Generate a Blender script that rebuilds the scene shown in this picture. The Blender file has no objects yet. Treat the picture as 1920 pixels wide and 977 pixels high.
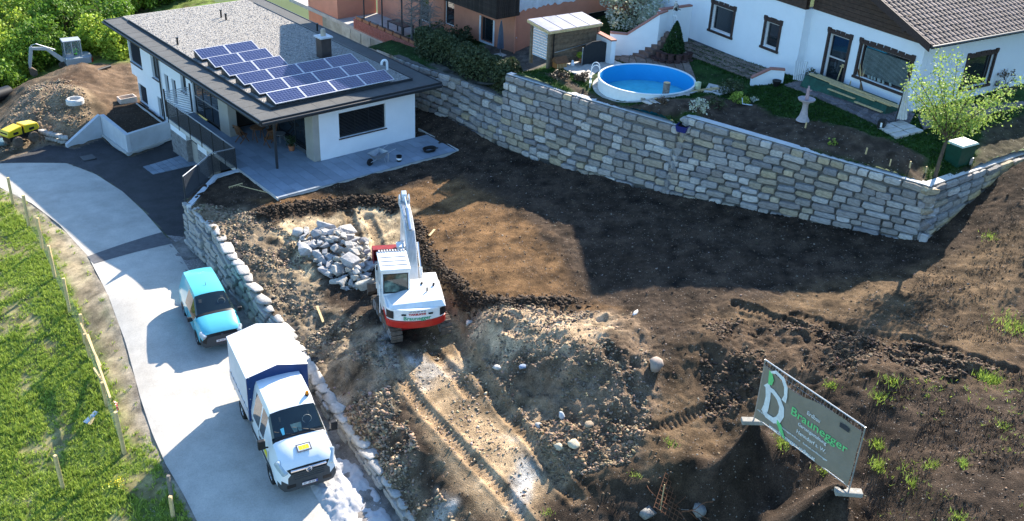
import bpy, bmesh, math, random
import numpy as np
from mathutils import Vector, Matrix, Euler
random.seed(7)
rng = np.random.default_rng(11)
C = bpy.context.scene.collection
SC = bpy.context.scene
R_ = math.radians

# ---------------------------------------------------------------- camera
CAM = np.array([-19.1826, -40.4391, 19.8289])
FPX, YAW, PIT, ROL = 1885.0988, 0.7085630, 0.4985495, 0.0460746


def cam_basis():
    cy, sy, cp, sp = math.cos(YAW), math.sin(YAW), math.cos(PIT), math.sin(PIT)
    f = np.array([sy*cp, cy*cp, -sp]); r = np.array([cy, -sy, 0]); u = np.cross(r, f)
    c, s = math.cos(ROL), math.sin(ROL)
    return c*r+s*u, -s*r+c*u, f


CR, CU, CF = cam_basis()
cam = bpy.data.objects.new('camera', bpy.data.cameras.new('camera'))
C.objects.link(cam)
cam.matrix_world = Matrix(((CR[0], CU[0], -CF[0], CAM[0]), (CR[1], CU[1], -CF[1], CAM[1]), (CR[2], CU[2], -CF[2], CAM[2]), (0, 0, 0, 1)))
cam.data.sensor_width = 36
cam.data.lens = 36*FPX/1920
cam.data.clip_end = 2000
SC.camera = cam

# ---------------------------------------------------------------- light
SUN = np.array([1.45, 0.60, 1.0])            # towards the sun
SUN /= np.linalg.norm(SUN)
elev = math.asin(SUN[2]); azim = math.atan2(SUN[0], SUN[1])
w = bpy.data.worlds.new('World'); SC.world = w; w.use_nodes = True
nt = w.node_tree; nt.nodes.clear()
sky = nt.nodes.new('ShaderNodeTexSky'); sky.sky_type = 'NISHITA'; sky.sun_disc = False
sky.sun_elevation = elev; sky.sun_rotation = azim; sky.altitude = 600; sky.ozone_density = 3.5; sky.air_density = 1.2
bg = nt.nodes.new('ShaderNodeBackground'); bg.inputs[1].default_value = 0.122
wo = nt.nodes.new('ShaderNodeOutputWorld')
tint = nt.nodes.new('ShaderNodeVectorMath'); tint.operation = 'MULTIPLY'; tint.inputs[1].default_value = (.82, 1.0, 1.12)
nt.links.new(sky.outputs[0], tint.inputs[0]); nt.links.new(tint.outputs[0], bg.inputs[0]); nt.links.new(bg.outputs[0], wo.inputs[0])
sl = bpy.data.lights.new('sun', 'SUN'); sl.energy = 5.0; sl.angle = R_(0.5); sl.color = (1.0, 0.90, 0.76)
so = bpy.data.objects.new('sun', sl); C.objects.link(so)
so.rotation_euler = Vector(tuple(SUN)).to_track_quat('Z', 'Y').to_euler()
so.location = (0, 0, 60)
SC.view_settings.view_transform = 'Standard'; SC.view_settings.look = 'None'
SC.view_settings.exposure = 1.54; SC.view_settings.gamma = 1
SC.render.engine = 'CYCLES'
SC.cycles.max_bounces = 5


# ---------------------------------------------------------------- geometry of the view: a pixel of the photo to a point at a known height / on a known plane
def ray(u, v):
    return CF*FPX + (u-960)*CR - (v-488.5)*CU


def P(u, v, z):
    d = ray(u, v); return CAM + d*((z-CAM[2])/d[2])


def Q(u, v, o, n):
    d = ray(u, v); o = np.asarray(o, float); n = np.asarray(n, float)
    return CAM + d*(((o-CAM) @ n)/(d @ n))


# ---------------------------------------------------------------- object bookkeeping
def tag(o, label=None, cat=None, group=None, kind=None):
    if label: o['label'] = label
    if cat: o['category'] = cat
    if group: o['group'] = group
    if kind: o['kind'] = kind
    return o


def thing(name, label, cat, loc=(0, 0, 0), rz=0, group=None, scale=1, rot=None):
    o = bpy.data.objects.new(name, None); C.objects.link(o)
    o.empty_display_size = .2
    o.location = tuple(float(c) for c in loc); o.rotation_euler = rot if rot else (0, 0, rz)
    if scale != 1: o.scale = (scale,)*3
    return tag(o, label, cat, group)


def link(name, me, parent=None, loc=None, rot=None, scale=None):
    o = bpy.data.objects.new(name, me); C.objects.link(o)
    if parent is not None: o.parent = parent
    if loc is not None: o.location = tuple(float(c) for c in loc)
    if rot is not None: o.rotation_euler = rot
    if scale is not None: o.scale = scale
    return o


def copy_tree(o, parent=None):
    c = o.copy(); C.objects.link(c)
    if parent: c.parent = parent
    for ch in list(o.children):
        copy_tree(ch, c)
    return c





def np_mesh(name, V, F, mat=None, smooth=False, cols=None):
    """V (n,3), F (m,k) with k 3 or 4"""
    me = bpy.data.meshes.new(name)
    V = np.asarray(V, np.float32); F = np.asarray(F, np.int32)
    m, k = F.shape
    me.vertices.add(len(V)); me.vertices.foreach_set('co', V.ravel())
    me.loops.add(m*k); me.loops.foreach_set('vertex_index', F.ravel())
    me.polygons.add(m); me.polygons.foreach_set('loop_start', np.arange(0, m*k, k, dtype=np.int32))
    me.polygons.foreach_set('loop_total', np.full(m, k, np.int32))
    if smooth: me.polygons.foreach_set('use_smooth', np.ones(m, bool))
    if cols is not None:
        a = me.color_attributes.new('Col', 'FLOAT_COLOR', 'POINT')
        cc = np.ones((len(V), 4), np.float32); cc[:, :3] = cols
        a.data.foreach_set('color', cc.ravel())
    me.update(calc_edges=True); me.validate()
    if mat: me.materials.append(mat)
    return me


class B:
    """collects shapes; build() links them as ONE mesh object"""
    def __init__(s): s.v = []; s.f = []; s.T = None

    def add(s, vs, fs):
        n = len(s.v)
        if s.T is not None: vs = [tuple(s.T @ Vector(p)) for p in vs]
        s.v += [tuple(float(c) for c in p) for p in vs]; s.f += [tuple(n+i for i in f) for f in fs]; return s

    def box(s, x0, x1, y0, y1, z0, z1):
        return s.add([(x0, y0, z0), (x1, y0, z0), (x1, y1, z0), (x0, y1, z0), (x0, y0, z1), (x1, y0, z1), (x1, y1, z1), (x0, y1, z1)],
                     [(0, 3, 2, 1), (4, 5, 6, 7), (0, 1, 5, 4), (1, 2, 6, 5), (2, 3, 7, 6), (3, 0, 4, 7)])

    def cbox(s, c, d, rz=0, rx=0, ry=0):
        M_ = Matrix.Translation(c) @ Euler((rx, ry, rz)).to_matrix().to_4x4()
        a, b, e = d[0]/2, d[1]/2, d[2]/2
        vs = [tuple(M_ @ Vector(p)) for p in [(-a, -b, -e), (a, -b, -e), (a, b, -e), (-a, b, -e), (-a, -b, e), (a, -b, e), (a, b, e), (-a, b, e)]]
        return s.add(vs, [(0, 3, 2, 1), (4, 5, 6, 7), (0, 1, 5, 4), (1, 2, 6, 5), (2, 3, 7, 6), (3, 0, 4, 7)])

    def beam(s, p, q, wd, h, up=(0, 0, 1)):
        p, q = Vector(p), Vector(q); x = (q-p).normalized(); u = Vector(up); y = u.cross(x)
        if y.length < 1e-4: y = Vector((0, 1, 0)).cross(x)
        y.normalize(); u = x.cross(y)
        vs = []
        for c in (p, q):
            for a, b in ((-1, -1), (1, -1), (1, 1), (-1, 1)): vs.append(c+y*a*wd/2+u*b*h/2)
        return s.add(vs, [(0, 1, 2, 3), (7, 6, 5, 4), (0, 4, 5, 1), (1, 5, 6, 2), (2, 6, 7, 3), (3, 7, 4, 0)])

    def tube(s, pts, r, n=6, cap=True):
        pts = [Vector(p) for p in pts]; rs = r if isinstance(r, (list, tuple)) else [r]*len(pts)
        vs = []; prev = None
        for i, p in enumerate(pts):
            t = (pts[min(i+1, len(pts)-1)]-pts[max(i-1, 0)]).normalized()
            a = prev if prev is not None else (Vector((0, 0, 1)) if abs(t.z) < .9 else Vector((1, 0, 0)))
            a = (a-t*a.dot(t)).normalized(); b = t.cross(a); prev = a
            for k in range(n):
                g = 2*math.pi*k/n; vs.append(p+(a*math.cos(g)+b*math.sin(g))*rs[i])
        fs = []
        for i in range(len(pts)-1):
            for k in range(n):
                fs.append((i*n+k, i*n+(k+1) % n, (i+1)*n+(k+1) % n, (i+1)*n+k))
        if cap: fs += [tuple(range(n-1, -1, -1)), tuple((len(pts)-1)*n+k for k in range(n))]
        return s.add(vs, fs)

    def lathe(s, prof, n=20, c=(0, 0, 0), axis='z', cap=True):
        vs = []
        for r, h in prof:
            for k in range(n):
                g = 2*math.pi*k/n; a, b = r*math.cos(g), r*math.sin(g)
                p = {'z': (a, b, h), 'x': (h, a, b), 'y': (b, h, a)}[axis]
                vs.append((p[0]+c[0], p[1]+c[1], p[2]+c[2]))
        fs = []
        for i in range(len(prof)-1):
            for k in range(n): fs.append((i*n+k, i*n+(k+1) % n, (i+1)*n+(k+1) % n, (i+1)*n+k))
        if cap: fs += [tuple(range(n-1, -1, -1)), tuple((len(prof)-1)*n+k for k in range(n))]
        return s.add(vs, fs)

    def prism(s, poly, z0, z1, axis='z'):
        n = len(poly)
        def m(a, b, c): return {'z': (a, b, c), 'y': (a, c, b), 'x': (c, a, b)}[axis]
        vs = [m(a, b, z0) for a, b in poly]+[m(a, b, z1) for a, b in poly]
        fs = [tuple(range(n-1, -1, -1)), tuple(range(n, 2*n))]+[(i, (i+1) % n, n+(i+1) % n, n+i) for i in range(n)]
        return s.add(vs, fs)

    def quad(s, *ps): return s.add(ps, [tuple(range(len(ps)))])

    def mesh(s, name, mat, bevel=0, seg=1, smooth=False, tri=False):
        me = bpy.data.meshes.new(name); me.from_pydata(s.v, [], s.f)
        bm = bmesh.new(); bm.from_mesh(me)
        bmesh.ops.recalc_face_normals(bm, faces=bm.faces)
        if bevel: bmesh.ops.bevel(bm, geom=list(bm.edges), offset=bevel, segments=seg, profile=.5, affect='EDGES', clamp_overlap=True)
        if smooth:
            for f in bm.faces: f.smooth = True
        bm.to_mesh(me); bm.free()
        if smooth and smooth != 'all':
            me.set_sharp_from_angle(angle=R_(smooth if smooth is not True else 40))
        for m_ in (mat if isinstance(mat, (list, tuple)) else [mat]): me.materials.append(m_)
        return me

    def build(s, name, mat, parent=None, label=None, cat=None, group=None, kind=None, bevel=0, seg=1, smooth=False, world=False, loc=None, rot=None):
        o = link(name, s.mesh(name, mat, bevel, seg, smooth), parent, loc, rot)
        if world and parent is not None and parent.parent is None:
            o.location = -Vector(parent.location)
        return tag(o, label, cat, group, kind)


# ---------------------------------------------------------------- materials
MATS = {}


def mat(name, col, rough=.8, metal=0, var=.15, scale=6, bump=.0, bscale=40, spec=.3, coat=0, trans=0, detail=4, col2=None, objrand=0, attr=False, emis=None, alpha=1, ior=1.45, speck=None, sharp=False, rand_ramp=None, fine=None):
    """procedural principled material: base colour mottled by noise, bump, optional per-object variation"""
    if name in MATS: return MATS[name]
    m = bpy.data.materials.new(name); m.use_nodes = True; MATS[name] = m
    t = m.node_tree; N = t.nodes; L = t.links
    bs = N['Principled BSDF']
    bs.inputs['Roughness'].default_value = rough; bs.inputs['Metallic'].default_value = metal
    bs.inputs['Specular IOR Level'].default_value = spec; bs.inputs['Coat Weight'].default_value = coat
    bs.inputs['Coat Roughness'].default_value = .05
    bs.inputs['Transmission Weight'].default_value = trans; bs.inputs['IOR'].default_value = ior; bs.inputs['Alpha'].default_value = alpha
    tc = N.new('ShaderNodeTexCoord')
    co = tc.outputs['Object']
    if attr == 'world' or attr:
        g = N.new('ShaderNodeNewGeometry'); co = g.outputs['Position']
    nz = N.new('ShaderNodeTexNoise'); nz.inputs['Scale'].default_value = scale; nz.inputs['Detail'].default_value = detail; nz.inputs['Roughness'].default_value = .65
    L.new(co, nz.inputs['Vector'])
    if attr:
        a = N.new('ShaderNodeAttribute'); a.attribute_name = 'Col'; base = a.outputs['Color']
    else:
        rgb = N.new('ShaderNodeRGB'); rgb.outputs[0].default_value = (*col, 1); base = rgb.outputs[0]
    mr = N.new('ShaderNodeMapRange'); mr.inputs[1].default_value = .3; mr.inputs[2].default_value = .7
    mr.inputs[3].default_value = 1-var; mr.inputs[4].default_value = 1+var
    L.new(nz.outputs['Fac'], mr.inputs[0])
    if col2 is not None:
        mx = N.new('ShaderNodeMix'); mx.data_type = 'RGBA'; cr = N.new('ShaderNodeMapRange'); cr.inputs[1].default_value = .45; cr.inputs[2].default_value = .58
        n2 = N.new('ShaderNodeTexNoise'); n2.inputs['Scale'].default_value = scale*.45; n2.inputs['Detail'].default_value = 6
        L.new(co, n2.inputs['Vector']); L.new(n2.outputs['Fac'], cr.inputs[0]); L.new(cr.outputs[0], mx.inputs['Factor'])
        L.new(base, mx.inputs['A']); mx.inputs['B'].default_value = (*col2, 1); base = mx.outputs['Result']
    if rand_ramp:
        oi = N.new('ShaderNodeObjectInfo'); rp = N.new('ShaderNodeValToRGB'); e = rp.color_ramp
        rp.color_ramp.interpolation = 'LINEAR'
        for i, c in enumerate(rand_ramp):
            if i < 2: el = e.elements[i]; el.position = i/(len(rand_ramp)-1)
            else: el = e.elements.new(i/(len(rand_ramp)-1))
            el.color = (*c, 1)
        for i, el in enumerate(e.elements): el.position = i/(len(rand_ramp)-1); el.color = (*rand_ramp[i], 1)
        L.new(oi.outputs['Random'], rp.inputs[0]); base = rp.outputs[0]
    if fine:
        nf = N.new('ShaderNodeTexNoise'); nf.inputs['Scale'].default_value = fine[0]; nf.inputs['Detail'].default_value = 6; nf.inputs['Roughness'].default_value = .8; L.new(co, nf.inputs['Vector'])
        mf = N.new('ShaderNodeMapRange'); mf.inputs[1].default_value = .35; mf.inputs[2].default_value = .65; mf.inputs[3].default_value = 1-fine[1]; mf.inputs[4].default_value = 1+fine[1]; L.new(nf.outputs['Fac'], mf.inputs[0])
        hf_ = N.new('ShaderNodeVectorMath'); hf_.operation = 'SCALE'; L.new(base, hf_.inputs[0]); L.new(mf.outputs[0], hf_.inputs['Scale']); base = hf_.outputs[0]
    hv = N.new('ShaderNodeVectorMath'); hv.operation = 'SCALE'
    L.new(base, hv.inputs[0]); L.new(mr.outputs[0], hv.inputs['Scale']); out = hv.outputs[0]
    if objrand:
        oi = N.new('ShaderNodeObjectInfo'); m2 = N.new('ShaderNodeMapRange'); m2.inputs[3].default_value = 1-objrand; m2.inputs[4].default_value = 1+objrand
        h2 = N.new('ShaderNodeVectorMath'); h2.operation = 'SCALE'
        L.new(oi.outputs['Random'], m2.inputs[0]); L.new(out, h2.inputs[0]); L.new(m2.outputs[0], h2.inputs['Scale']); out = h2.outputs[0]
    if speck:   # (colour, scale, threshold) small stones / grains in the surface
        vo = N.new('ShaderNodeTexVoronoi'); vo.inputs['Scale'].default_value = speck[1]; L.new(co, vo.inputs['Vector'])
        sx = N.new('ShaderNodeSeparateColor'); L.new(vo.outputs['Color'], sx.inputs[0])
        gt = N.new('ShaderNodeMath'); gt.operation = 'GREATER_THAN'; gt.inputs[1].default_value = speck[2]; L.new(sx.outputs[0], gt.inputs[0])
        ds = N.new('ShaderNodeMath'); ds.operation = 'LESS_THAN'; ds.inputs[1].default_value = .42; L.new(vo.outputs['Distance'], ds.inputs[0])
        ml = N.new('ShaderNodeMath'); ml.operation = 'MULTIPLY'; L.new(gt.outputs[0], ml.inputs[0]); L.new(ds.outputs[0], ml.inputs[1])
        sm = N.new('ShaderNodeMix'); sm.data_type = 'RGBA'; L.new(ml.outputs[0], sm.inputs['Factor']); L.new(out, sm.inputs['A']); sm.inputs['B'].default_value = (*speck[0], 1)
        out = sm.outputs['Result']
    L.new(out, bs.inputs['Base Color'])
    if bump:
        nb = N.new('ShaderNodeTexNoise'); nb.inputs['Scale'].default_value = bscale; nb.inputs['Detail'].default_value = 5; nb.inputs['Roughness'].default_value = .7
        L.new(co, nb.inputs['Vector']); bp_ = N.new('ShaderNodeBump'); bp_.inputs['Strength'].default_value = min(bump, 1); bp_.inputs['Distance'].default_value = .02*max(1, bump)
        L.new(nb.outputs['Fac'], bp_.inputs['Height']); L.new(bp_.outputs[0], bs.inputs['Normal'])
    if emis: bs.inputs['Emission Color'].default_value = (*emis[0], 1); bs.inputs['Emission Strength'].default_value = emis[1]
    return m


# ---------------------------------------------------------------- numeric helpers
def hashn(ix, iy, seed):
    h = (ix.astype(np.int64)*374761393 + iy.astype(np.int64)*668265263 + seed*1442695041) & 0xffffffff
    h = ((h ^ (h >> 13))*1274126177) & 0xffffffff
    return ((h ^ (h >> 16)) & 0xffff)/65535.0


def vnoise(x, y, sc, seed=0):
    x = x/sc; y = y/sc; ix = np.floor(x); iy = np.floor(y); fx = x-ix; fy = y-iy
    fx = fx*fx*(3-2*fx); fy = fy*fy*(3-2*fy)
    a = hashn(ix, iy, seed); b = hashn(ix+1, iy, seed); c = hashn(ix, iy+1, seed); d = hashn(ix+1, iy+1, seed)
    return (a*(1-fx)+b*fx)*(1-fy)+(c*(1-fx)+d*fx)*fy - .5


def fbm(x, y, sc, o=4, seed=0, g=.5):
    s = 0; a = 1
    for i in range(o):
        s = s+a*vnoise(x+17.3*i, y-9.1*i, sc, seed+i*7); sc *= .5; a *= g
    return s


class TPS:
    def __init__(s, pts, smooth=.02):
        p = np.array(pts, float); s.p = p[:, :2]; n = len(p)
        A = s.k(s.p, s.p)+np.eye(n)*smooth; Pm = np.hstack([np.ones((n, 1)), s.p])
        M_ = np.zeros((n+3, n+3)); M_[:n, :n] = A; M_[:n, n:] = Pm; M_[n:, :n] = Pm.T
        s.w = np.linalg.solve(M_, np.concatenate([p[:, 2], np.zeros(3)]))

    @staticmethod
    def k(a, b):
        d2 = ((a[:, None, :]-b[None, :, :])**2).sum(-1)+1e-9
        return .5*d2*np.log(d2)

    def __call__(s, x, y):
        x = np.asarray(x, float); sh = x.shape; q = np.stack([x.ravel(), np.asarray(y, float).ravel()], 1); out = np.empty(len(q))
        for i in range(0, len(q), 40000):
            c = q[i:i+40000]; out[i:i+40000] = s.k(c, s.p) @ s.w[:-3]+s.w[-3]+c @ s.w[-2:]
        return out.reshape(sh)


def inpoly(x, y, poly):
    x = np.asarray(x, float); y = np.asarray(y, float); r = np.zeros(x.shape, bool); n = len(poly)
    for i in range(n):
        x0, y0 = poly[i][:2]; x1, y1 = poly[(i+1) % n][:2]
        c = ((y0 > y) != (y1 > y)); xx = (x1-x0)*(y-y0)/((y1-y0) if y1 != y0 else 1e-9)+x0
        r ^= c & (x < xx)
    return r


def dline(x, y, pts):
    """signed-free distance and arclength to a polyline"""
    best = np.full(x.shape, 1e9); arc = np.zeros(x.shape); s0 = 0
    for (a, b) in zip(pts[:-1], pts[1:]):
        ax, ay = a[0], a[1]; dx, dy = b[0]-ax, b[1]-ay; l = math.hypot(dx, dy)
        t = np.clip(((x-ax)*dx+(y-ay)*dy)/(l*l), 0, 1); d = np.hypot(x-ax-t*dx, y-ay-t*dy)
        m = d < best; best = np.where(m, d, best); arc = np.where(m, s0+t*l, arc); s0 += l
    return best, arc


def spoly(x, y, poly, soft):
    """soft mask of a polygon, 1 inside"""
    d, _ = dline(x, y, list(poly)+[poly[0]])
    return 1/(1+np.exp(-np.clip(np.where(inpoly(x, y, poly), d, -d)/soft*2.5, -30, 30)))


def grid_mesh(name, x0, x1, y0, y1, st, hf, keep, colf, material, parent=None, label=None, kind='structure', smooth=True, cat=None):
    xs = np.arange(x0, x1+st, st); ys = np.arange(y0, y1+st, st); X, Y = np.meshgrid(xs, ys); nx = len(xs)
    K = keep(X, Y) if keep is not None else np.ones(X.shape, bool)
    idx = np.arange(X.size).reshape(X.shape)
    c = K[:-1, :-1] & K[1:, :-1] & K[:-1, 1:] & K[1:, 1:]
    q = np.stack([idx[:-1, :-1][c], idx[:-1, 1:][c], idx[1:, 1:][c], idx[1:, :-1][c]], 1)
    used = np.unique(q); mp = np.zeros(X.size, int); mp[used] = np.arange(len(used)); q = mp[q]
    x = X.ravel()[used]; y = Y.ravel()[used]; z = hf(x, y); cols = colf(x, y) if colf else None
    me = np_mesh(name, np.stack([x, y, z], 1), q, material, smooth, cols)
    o = link(name, me, parent); tag(o, label, cat, None, kind); return o


ICO = None


def rock_template(seed, flat=.8, sub=1):
    bm = bmesh.new(); bmesh.ops.create_icosphere(bm, subdivisions=sub, radius=.5)
    r = random.Random(seed)
    for v in bm.verts:
        v.co *= r.uniform(.72, 1.12); v.co.z *= flat
    V = np.array([v.co[:] for v in bm.verts]); F = np.array([[v.index for v in f.verts] for f in bm.faces]); bm.free()
    return V, F


def hull_rock(seed, dims=(1, 1, 1), n=16):
    """angular quarry block: convex hull of points spread near the faces of a box"""
    r = random.Random(seed); bm = bmesh.new()
    for k in range(n):
        p = [r.uniform(-.5, .5) for _ in range(3)]; a = k % 3; p[a] = (.5 if r.random() < .5 else -.5)*r.uniform(.85, 1); q = (a+1) % 3; p[q] = math.copysign(r.uniform(.25, .48), p[q])
        bm.verts.new([p[i]*dims[i] for i in range(3)])
    bmesh.ops.convex_hull(bm, input=bm.verts); bmesh.ops.delete(bm, geom=[v for v in bm.verts if not v.link_faces], context='VERTS')
    bmesh.ops.triangulate(bm, faces=bm.faces); bm.verts.index_update()
    V = np.array([v.co[:] for v in bm.verts]); F = np.array([[v.index for v in f.verts] for f in bm.faces]); bm.free(); return V, F


def scatter(name, pts, sizes, material, label, cols=None, flat=.7, kind='stuff', cat='stones', sub=1, elong=.35, parent=None):
    """one joined mesh of many small stones"""
    tm = [(lambda v: (v[0]*np.array([1, 1, flat]), v[1]))(hull_rock(s+500, (1, .8, .75), 10)) for s in range(6)]
    n = len(pts); VV = []; FF = []; CC = []; off = 0
    pick = rng.integers(0, 6, n)
    for k in range(6):
        ii = np.where(pick == k)[0]
        if not len(ii): continue
        V, F = tm[k]; a = rng.uniform(0, 2*np.pi, len(ii)); tl = rng.uniform(-.5, .5, len(ii))
        s = sizes[ii][:, None, None]*np.stack([1+rng.uniform(-elong, elong, len(ii)), 1+rng.uniform(-elong, elong, len(ii)), 1+rng.uniform(-.2, .2, len(ii))], 1)[:, None, :]
        W = V[None]*s; ca, sa = np.cos(a)[:, None], np.sin(a)[:, None]; ct, st = np.cos(tl)[:, None], np.sin(tl)[:, None]
        y = W[..., 1]*ct-W[..., 2]*st; z = W[..., 1]*st+W[..., 2]*ct; x = W[..., 0]
        W = np.stack([x*ca-y*sa, x*sa+y*ca, z], -1)+pts[ii][:, None, :]
        m = len(V); VV.append(W.reshape(-1, 3)); FF.append((F[None]+(np.arange(len(ii))*m)[:, None, None]+off).reshape(-1, 3)); off += m*len(ii)
        if cols is not None: CC.append(np.repeat(cols[ii], m, 0))
    me = np_mesh(name, np.concatenate(VV), np.concatenate(FF), material, False, np.concatenate(CC) if cols is not None else None)
    o = link(name, me, parent); return tag(o, label, cat, None, kind)


def text_part(txt, size, material, parent, M_, name='lettering', depth=.004, label=None, align='CENTER', sx=1, bold=0):
    cu = bpy.data.curves.new('t', 'FONT'); cu.body = txt; cu.size = size; cu.align_x = align; cu.align_y = 'CENTER'; cu.extrude = depth/2; cu.offset = bold
    cu.resolution_u = 2
    o = bpy.data.objects.new('t', cu); C.objects.link(o)
    dg = bpy.context.evaluated_depsgraph_get(); me = bpy.data.meshes.new_from_object(o.evaluated_get(dg))
    bpy.data.objects.remove(o)
    me.transform(M_ @ Matrix.Diagonal((sx, 1, 1, 1))); me.materials.clear(); me.materials.append(material); me.name = name
    r = link(name, me, parent); tag(r, label); return r


def frame(o, xd, yd):
    """matrix with local x -> xd, local y -> yd at o"""
    x = Vector(xd).normalized(); y = Vector(yd); z = x.cross(y).normalized(); y = z.cross(x)
    return Matrix(((x.x, y.x, z.x, o[0]), (x.y, y.y, z.y, o[1]), (x.z, y.z, z.z, o[2]), (0, 0, 0, 1)))
# ================================================================ GROUND
def ctl(lst, extra=()):
    return [tuple(P(u, v, z)) for u, v, z in lst]+list(extra)


LOW = TPS(ctl([(0, 350, -2.7), (0, 310, -2.85), (60, 385, -2.57), (125, 308, -2.8), (220, 350, -2.68), (305, 437, -2.38), (347, 443, -2.42), (185, 490, -2.3), (130, 437, -2.43),
    (200, 560, -2.15), (268, 552, -2.05), (330, 600, -2.22), (378, 640, -2.52), (347, 590, -2.42), (245, 700, -2.65), (300, 850, -3.0), (365, 977, -3.3), (440, 800, -2.85),
    (520, 905, -3.05), (632, 885, -3.05), (700, 977, -3.3), (508, 612, -2.5), (470, 590, -2.5), (240, 293, -2.9), (340, 283, -2.8), (300, 265, -2.85),
    (130, 277, -2.9), (340, 380, -2.6), (195, 255, -2.9), (0, 400, -2.7), (0, 500, -2.9), (0, 700, -3.4), (0, 900, -4.0), (118, 918, -3.7), (232, 850, -3.2),
    (103, 522, -2.4), (158, 645, -2.75), (-300, 500, -4.2), (-300, 977, -5.2), (500, 1200, -3.9), (900, 1200, -3.9), (40, 250, -2.9), (95, 262, -2.9), (150, 232, -2.3), (230, 160, -2.0), (250, 195, -2.0),
    (210, 130, -1.9), (10, 190, -2.9), (0, 150, -3.6), (170, 145, -1.9), (110, 130, -2.6), (-100, 250, -3.5), (300, 240, -2.5)],
    [(0, 35, -3), (-25, 45, -5), (12, 50, -2.6), (30, 60, -1), (8, 12, -2.9), (20, 30, -.5), (-30, 10, -6), (-12, 28, -3.4), (8, 22, -2.2), (-60, 60, -9), (-60, -40, -9), (60, 90, -1), (0, 90, -4)]))

HIGH = TPS(ctl([(347, 375, -.2), (407, 443, -.55), (433, 486, -.95), (459, 520, -1.2), (490, 572, -1.55), (525, 609, -1.85), (600, 720, -2.2), (640, 790, -2.45), (700, 870, -2.7), (760, 960, -2.95),
    (445, 320, -.1), (400, 350, -.15), (523, 375, -.12), (868, 294, -.1), (700, 330, -.1), (785, 242, -.1), (735, 643, -1.2), (844, 623, -1.15), (700, 570, -1.2),
    (680, 600, -1.3), (640, 640, -1.75), (620, 690, -2.0), (700, 760, -1.85), (640, 760, -2.3), (780, 850, -1.8), (850, 940, -1.8), (800, 977, -2.4),
    (650, 470, -.85), (560, 430, -.6), (700, 420, -.6), (600, 540, -1.25), (540, 520, -1.15), (480, 450, -.55), (430, 400, -.35), (560, 395, -.35), (720, 375, -.25), (760, 450, -.45), (860, 560, -.3),
    (900, 400, .15), (1000, 500, .2), (1080, 560, .1), (950, 560, -.1), (870, 300, .08), (1000, 310, .45), (1250, 372, 1.08), (1500, 418, 1.6), (1735, 468, 2.1),
    (1200, 500, .7), (1500, 540, 1.35), (1700, 560, 2.0), (790, 197, .12), (830, 225, .25), (870, 248, .32),
    (870, 640, -1.15), (950, 770, -1.3), (1040, 900, -1.4), (1000, 960, -1.6), (870, 600, -.9), (900, 600, -.35), (1000, 600, .2), (1100, 620, .3), (1150, 655, .55), (1060, 650, .3),
    (1225, 690, .3), (1070, 780, -.6), (1050, 850, -.9), (1150, 820, -.5), (1250, 760, .1), (1200, 860, -.4), (1300, 650, .75), (1400, 620, 1.0),
    (1540, 640, 1.6), (1410, 788, 1.9), (1592, 915, 2.1), (1600, 700, 2.15), (1750, 715, 2.45), (1900, 725, 2.7), (1900, 620, 2.6), (1920, 480, 3.2), (1800, 412, 2.85), (1865, 372, 3.5), (1910, 338, 4.1),
    (1860, 520, 2.8), (1920, 850, 2.9), (1750, 900, 2.4), (1920, 977, 2.9), (1700, 977, 1.9), (1600, 977, 1.0), (1450, 860, .85), (1380, 850, .35), (1300, 860, .05), (1450, 940, -.1), (1300, 950, -.9), (1200, 960, -1.2), (1110, 935, -1.3),
    (1500, 1100, -.4), (1100, 1100, -2.2), (1900, 1100, 2.7), (900, 1100, -2.6)],
    [(11.6, 6, .1), (10.5, 4, .05), (5, 5, -.2), (5, -1, -.12), (24, -30, 5), (30, -26, 6)]))

wall_l = [tuple(P(u, v, z)[:2]) for u, v, z in [(347, 375, -.2), (407, 443, -.55), (433, 486, -.95), (459, 520, -1.2), (490, 572, -1.55), (525, 609, -1.85), (575, 690, -2.15), (640, 790, -2.45), (700, 870, -2.7), (760, 960, -2.95), (830, 1060, -3.2)]]
RWF = [(735, 165, .1), (790, 192, .1), (870, 240, .3), (1000, 300, .45), (1250, 365, 1.05), (1500, 412, 1.6), (1735, 460, 2.0)]
RW = [tuple(P(*p)[:2]) for p in RWF]; RW = [(RW[1][0]+.1, 9.5)]+RW[1:]      # foot of the big retaining wall
RWE = [(16.35, -24.0), (18.7, -24.1), (20.5, -24.2), (30, -25.6)]
g_h = []


def bumps(x, y, lst):
    z = 0
    for (u, v, zz, rad, h, p) in lst:
        c = P(u, v, zz); d = np.hypot(x-c[0], y-c[1])/rad
        z = z+h*np.exp(-(d**p))
    return z


TRK = [[(790, 470, -.5), (800, 530, -.8), (835, 590, -1.1), (858, 625, -1.15), (885, 690, -1.25), (945, 770, -1.3), (1010, 860, -1.4), (1080, 950, -1.7)],
       [(690, 410, -.6), (705, 440, -.65), (712, 480, -.8)], [(655, 405, -.6), (668, 440, -.65), (672, 470, -.8)],
       [(735, 665, -1.3), (755, 710, -1.45), (785, 755, -1.5), (830, 810, -1.6), (890, 880, -1.7), (960, 960, -1.9), (1000, 1010, -2)], [(812, 650, -1.2), (850, 700, -1.25), (880, 740, -1.3)],
       [(1490, 590, 1.3), (1600, 620, 1.7), (1750, 655, 2.2), (1910, 700, 2.6)], [(1380, 575, .9), (1470, 600, 1.2), (1600, 655, 1.8), (1760, 690, 2.3), (1860, 715, 2.6)],
       [(1150, 780, -.3), (1230, 800, 0), (1330, 740, .7), (1450, 700, 1.3)]]
TRKW = [[tuple(P(*p)[:2]) for p in t] for t in TRK]
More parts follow.
